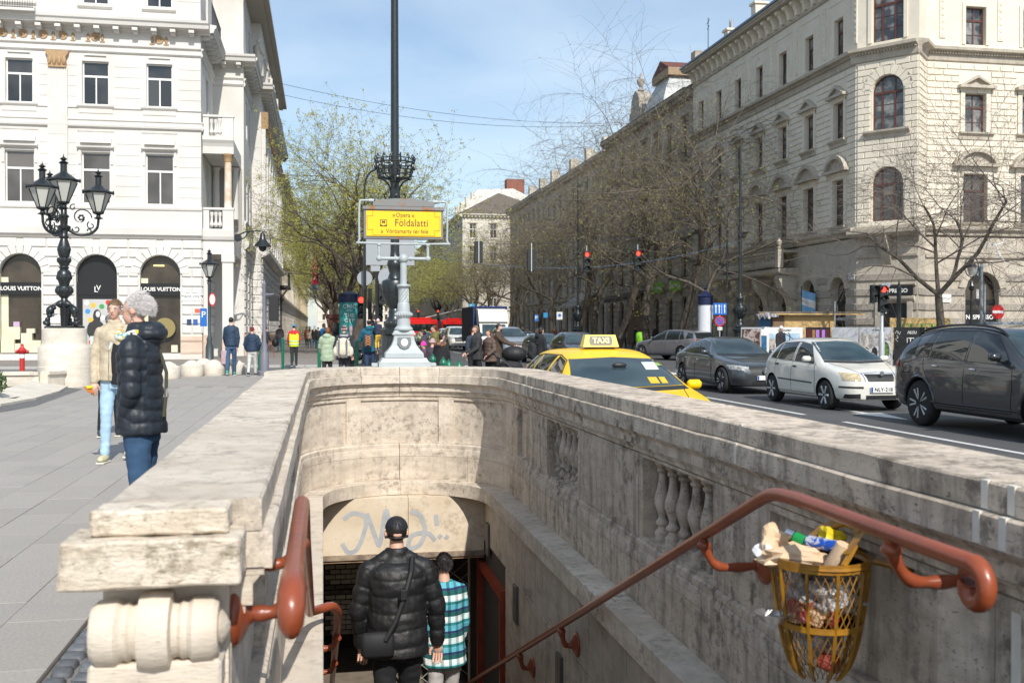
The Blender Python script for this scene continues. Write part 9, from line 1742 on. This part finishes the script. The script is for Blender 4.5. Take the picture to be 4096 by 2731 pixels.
ry = [52.8, 58.8, 64.4, 70.4, 77, 84, 91.5, 99, 107, 116, 126, 137]
nm = ['bare tree with rough trunk behind the lane arrows sign', 'forked bare tree in front of the green shop sign', 'leaning bare tree behind the parked crossover', 'bare tree by the lime green bin', 'bare tree outside the dark shop', 'bare leaning tree under the left red signal', 'bare tree beside the white no stopping sign', 'bare tree near the bus stop sign', 'bare tree behind the P parking sign', 'bare tree right of the blue lorry', 'bare tree above the blue lorry', 'last bare tree before the far square']
for i, y in enumerate(ry): tree('rA' if i % 2 else 'rB', nm[i], 20.9 + (i % 3 - 1) * .15, y, [.2, .5, 6.1, .9, 5.9, .3, .1, 6.0, .4, .7, 0, .5][i], (.92 if i == 0 else [1.3, 1.2, 1.26][i % 3] if i < 6 else [1.08, 1.0, 1.05][i % 3]), 'bare trees along the right pavement', **(RKW if i % 2 else RKW2))
for (x, y, rz, s, lab) in ((21.5, 172, 1, .95, 'greening tree in front of the lit pale house'), (18.5, 160, 3, .8, 'small greening tree at the corner of the far square'), (21, 185, 5, 1, 'greening tree beyond the lit pale house'), (20.9, 148, 2.4, .9, 'greening tree at the near corner of the far square')): tree('left', lab, x, y, rz, s * 1.15, 'budding trees along the left pavement', **LKW)
CKW = dict(seed=47, H=10.6, tr=.2, fork=3.0, nl=4, spread=.72, droop=.03, budn=0, twign=9, twr=.010, kink=.30)
x, y = P(3752, 41.5); tree('corner', 'low bare tree with forked trunk in front of the coffee shop', x, y, 2.6, 1.0, 'bare young trees at the corner', **CKW); x, y = P(4330, 39); tree('corner', 'bare tree reaching in from beyond the right edge', x, y, 4.2, 1.05, 'bare young trees at the corner', **CKW)
# shrub at the left edge and tubs
def shrub(lab, x, y, z, r, n, seed, c=('leaf_green', (.035, .075, .02), (.08, .13, .035))):
 rr = random.Random(seed); b = MB()
 for i in range(n):
  d = Vector((rr.gauss(0, 1), rr.gauss(0, 1), rr.gauss(0, 1))).normalized() * r * rr.random() ** .4; q = Vector((0, 0, r)) + d; a = Vector((rr.gauss(0, 1), rr.gauss(0, 1), rr.gauss(0, 1))).normalized() * .04; e = a.orthogonal().normalized() * .02; b.add([q - a, q + e, q + a, q - e], [(0, 1, 2, 3)])
 t = thing('shrub', lab, 'shrub', (x, y, z)); b.build('foliage', mat(c[0], c[1], c[2], scale=3, rough=.6), t); b = MB(); [b.tube([(0, 0, -.05), (rr.uniform(-.2, .2) * r, rr.uniform(-.2, .2) * r, r)], .012, 4) for i in range(5)]; b.build('stem', TWIG, t)
x, y = P(-45, 20.5); shrub('small dark green shrub at the left edge in the planter', x, y, .1, .32, 900, 3); x, y = P(1222, 84); shrub('potted green shrub on the far left pavement', x, y, .4, .7, 900, 5)
# ================================================================ litter basket on the wall
YB = mat('ochre_basket_paint', (.38, .175, .010), (.24, .11, .012), scale=14, rough=.42, pits=(26, .7, (.1, .05, .02))); bx, by = 1.80, 3.49; bz = .22
bk = thing('litter_basket', 'ochre wire litter basket fixed to the stair wall and overfilled with rubbish', 'litter basket', (bx, by, bz)); bk.scale = (.86, .86, .86)
def prof(z): return .03 + .162 * min(1, (z / .44)) ** .30 if z > 0 else .0
part(bk, 'rim', YB, 40, ('tube', [((.20) * math.cos(i * PI / 14) * .95, .205 * math.sin(i * PI / 14), .50) for i in range(28)], .012, 4, True, True), ('lathe', [(.197, .483), (.207, .483), (.207, .522), (.197, .522), (.197, .483)], (0, 0, 0), 30))
for zz in (.24,): part(bk, 'hoop', YB, 40, ('lathe', [(prof(zz) + .003, zz - .012), (prof(zz) + .012, zz - .012), (prof(zz) + .012, zz + .012), (prof(zz) + .003, zz + .012), (prof(zz) + .003, zz - .012)], (0, 0, 0), 28))
for i in range(10):
 a = 2 * PI * i / 10 + .2; b = MB(); P_ = [((prof(z) + .008) * math.cos(a), (prof(z) + .008) * math.sin(a), z) for z in (.50, .44, .34, .24, .16, .1, .05, .02, .005)]; b.tube(P_, .008, 4); b.build('rib', YB, bk)
b = MB()
for s in (1, -1):
 for i in range(34):
  P_ = [(prof(z) * math.cos(2 * PI * i / 34 + s * z * 2.6), prof(z) * math.sin(2 * PI * i / 34 + s * z * 2.6), z) for z in (.02, .06, .11, .17, .24, .32, .4, .48)]; b.tube(P_, .0022, 3, cap=False)
o = b.build('wire_mesh', YB, bk); o['kind'] = 'stuff'
b = MB(); b.tube(smooth_path([(.19, -.10, .51), (.24, -.14, .50), (.275, -.18, .49)], 4), .014, 6); b.tube(smooth_path([(.0, -.195, .515), (.10, -.12, .60), (.16, 0, .66), (.1, .13, .6), (.0, .19, .52)], 5), .014, 6); b.lathe([(.05, 0), (.05, .03), (.03, .05)], (0, 0, 0), 14, 'x') if False else None; b.build('bracket', YB, bk); b = MB(); b.ell((.275, -.185, .49), (.03, .045, .045), 12, 8); b.ell((.27, .2, .49), (.03, .045, .045), 12, 8); b.build('wall_fixing', YB, bk, True)
b = MB(); b.grid([[(.0 + .19 * math.cos(a) * q, .0 + .19 * math.sin(a) * q, .53 + .13 * math.sin(max(0, math.cos(a)) * PI / 2) * q) for a in [-1.4 + i * .28 for i in range(11)]] for q in (.75, 1.0)]); b.build('back_shield', YB, bk)
b = MB(); b.lathe([(0, 0), (.05, .0), (.075, .03), (.08, .035), (.07, .035), (.045, .012), (0, .01)], (-.205, .02, .245), 18); b.build('ash_tray', mat('dull_steel', (.5, .5, .5), rough=.3, metal=.8), bk, 40); b = MB(); [b.tube([(-.25 + i * .008, .0 + i * .012, .27), (-.23 + i * .008, .03, .28 + .01 * (i % 2))], .0035, 5) for i in range(4)]; b.build('cigarette_ends', WHITEP, bk)
PAPER = mat('kraft_paper_bag', (.60, .42, .26), (.68, .50, .33), scale=9, rough=.75, bump=.6, bscale=12, bdist=.01); FOIL = mat('clear_plastic', (.55, .55, .57), (.12, .12, .13), scale=24, rough=.15, spec=.9, bump=1, bscale=30, bdist=.01)
def crumple(b, c, r, seed, n=14, m=10, amp=.35):
 vs0 = len(b.v); b.ell(c, r, n, m); C_ = Vector(c)
 for i in range(vs0, len(b.v)):
  v = Vector(b.v[i]) - C_; b.v[i] = tuple(C_ + v * (1 + amp * mnoise.noise(v * 22 + Vector((seed, 0, 0)))))
def rub(name, label, cat, m, f, smooth=False):
 b = MB(); f(b); o = b.build(name, m, None, smooth); o.location = (bx, by, bz); o.scale = (.86, .86, .82); tag(o, label, cat, 'rubbish in the basket'); return o
rub('paper_bag', 'crumpled brown paper bag lying over the left rim of the basket', 'paper bag', PAPER, lambda b: (crumple(b, (-.09, .05, .535), (.15, .10, .05), 1, amp=.6), crumple(b, (-.16, .12, .585), (.06, .05, .07), 4, amp=.7)))
rub('paper_cup', 'upturned kraft paper cup at the front of the basket', 'paper cup', PAPER, lambda b: b.tube([(.02, -.07, .50), (.045, -.115, .62)], [.043, .03], 16), 40); rub('drinks_can', 'blue and red energy drink can lying on the rubbish', 'can', mat('blue_can', (.02, .10, .5), (.6, .6, .65), scale=22, rough=.3, metal=.4, lo=.5, hi=.54), lambda b: b.tube([(-.02, .08, .595), (.085, -.04, .585)], .028, 16), 40); rub('glass_jar', 'green and clear bottle neck at the back of the basket', 'bottle', mat('green_can', (.01, .25, .06), rough=.3), lambda b: (b.tube([(-.05, .14, .6), (-.01, .09, .58)], .028, 14)), 40)
rub('bottle_end', 'round silver bottle end beside the green can', 'bottle', CHROME, lambda b: b.tube([(-.075, .17, .61), (-.052, .143, .60)], .03, 14)); rub('napkin', 'crumpled white napkin at the left of the basket', 'napkin', mat('napkin', (.75, .75, .74), rough=.8), lambda b: crumple(b, (-.19, .11, .55), (.045, .05, .05), 7, amp=.8)); rub('yellow_wrapper', 'crumpled yellow foil wrapper at the back of the basket', 'wrapper', mat('yellow_foil', (.75, .55, .02), rough=.3), lambda b: crumple(b, (.09, .10, .60), (.05, .05, .045), 9, amp=.9))
rub('clear_bag', 'crumpled clear plastic filling the middle of the basket', 'plastic bag', FOIL, lambda b: (crumple(b, (.02, 0, .38), (.14, .14, .11), 3, 18, 14, .5), crumple(b, (.01, .02, .17), (.09, .09, .08), 5, 16, 12, .5))); rub('paper_wrapper', 'maroon and tan wrappers pressed against the basket wire', 'wrapper', mat('maroon_wrapper', (.28, .03, .04), (.5, .34, .2), scale=13, rough=.5, lo=.47, hi=.53), lambda b: (crumple(b, (-.05, -.02, .30), (.10, .11, .08), 8, 14, 10, .5), crumple(b, (.02, -.03, .08), (.05, .05, .05), 2, 10, 8, .4)))
bpy.data.scenes.remove(TMP)
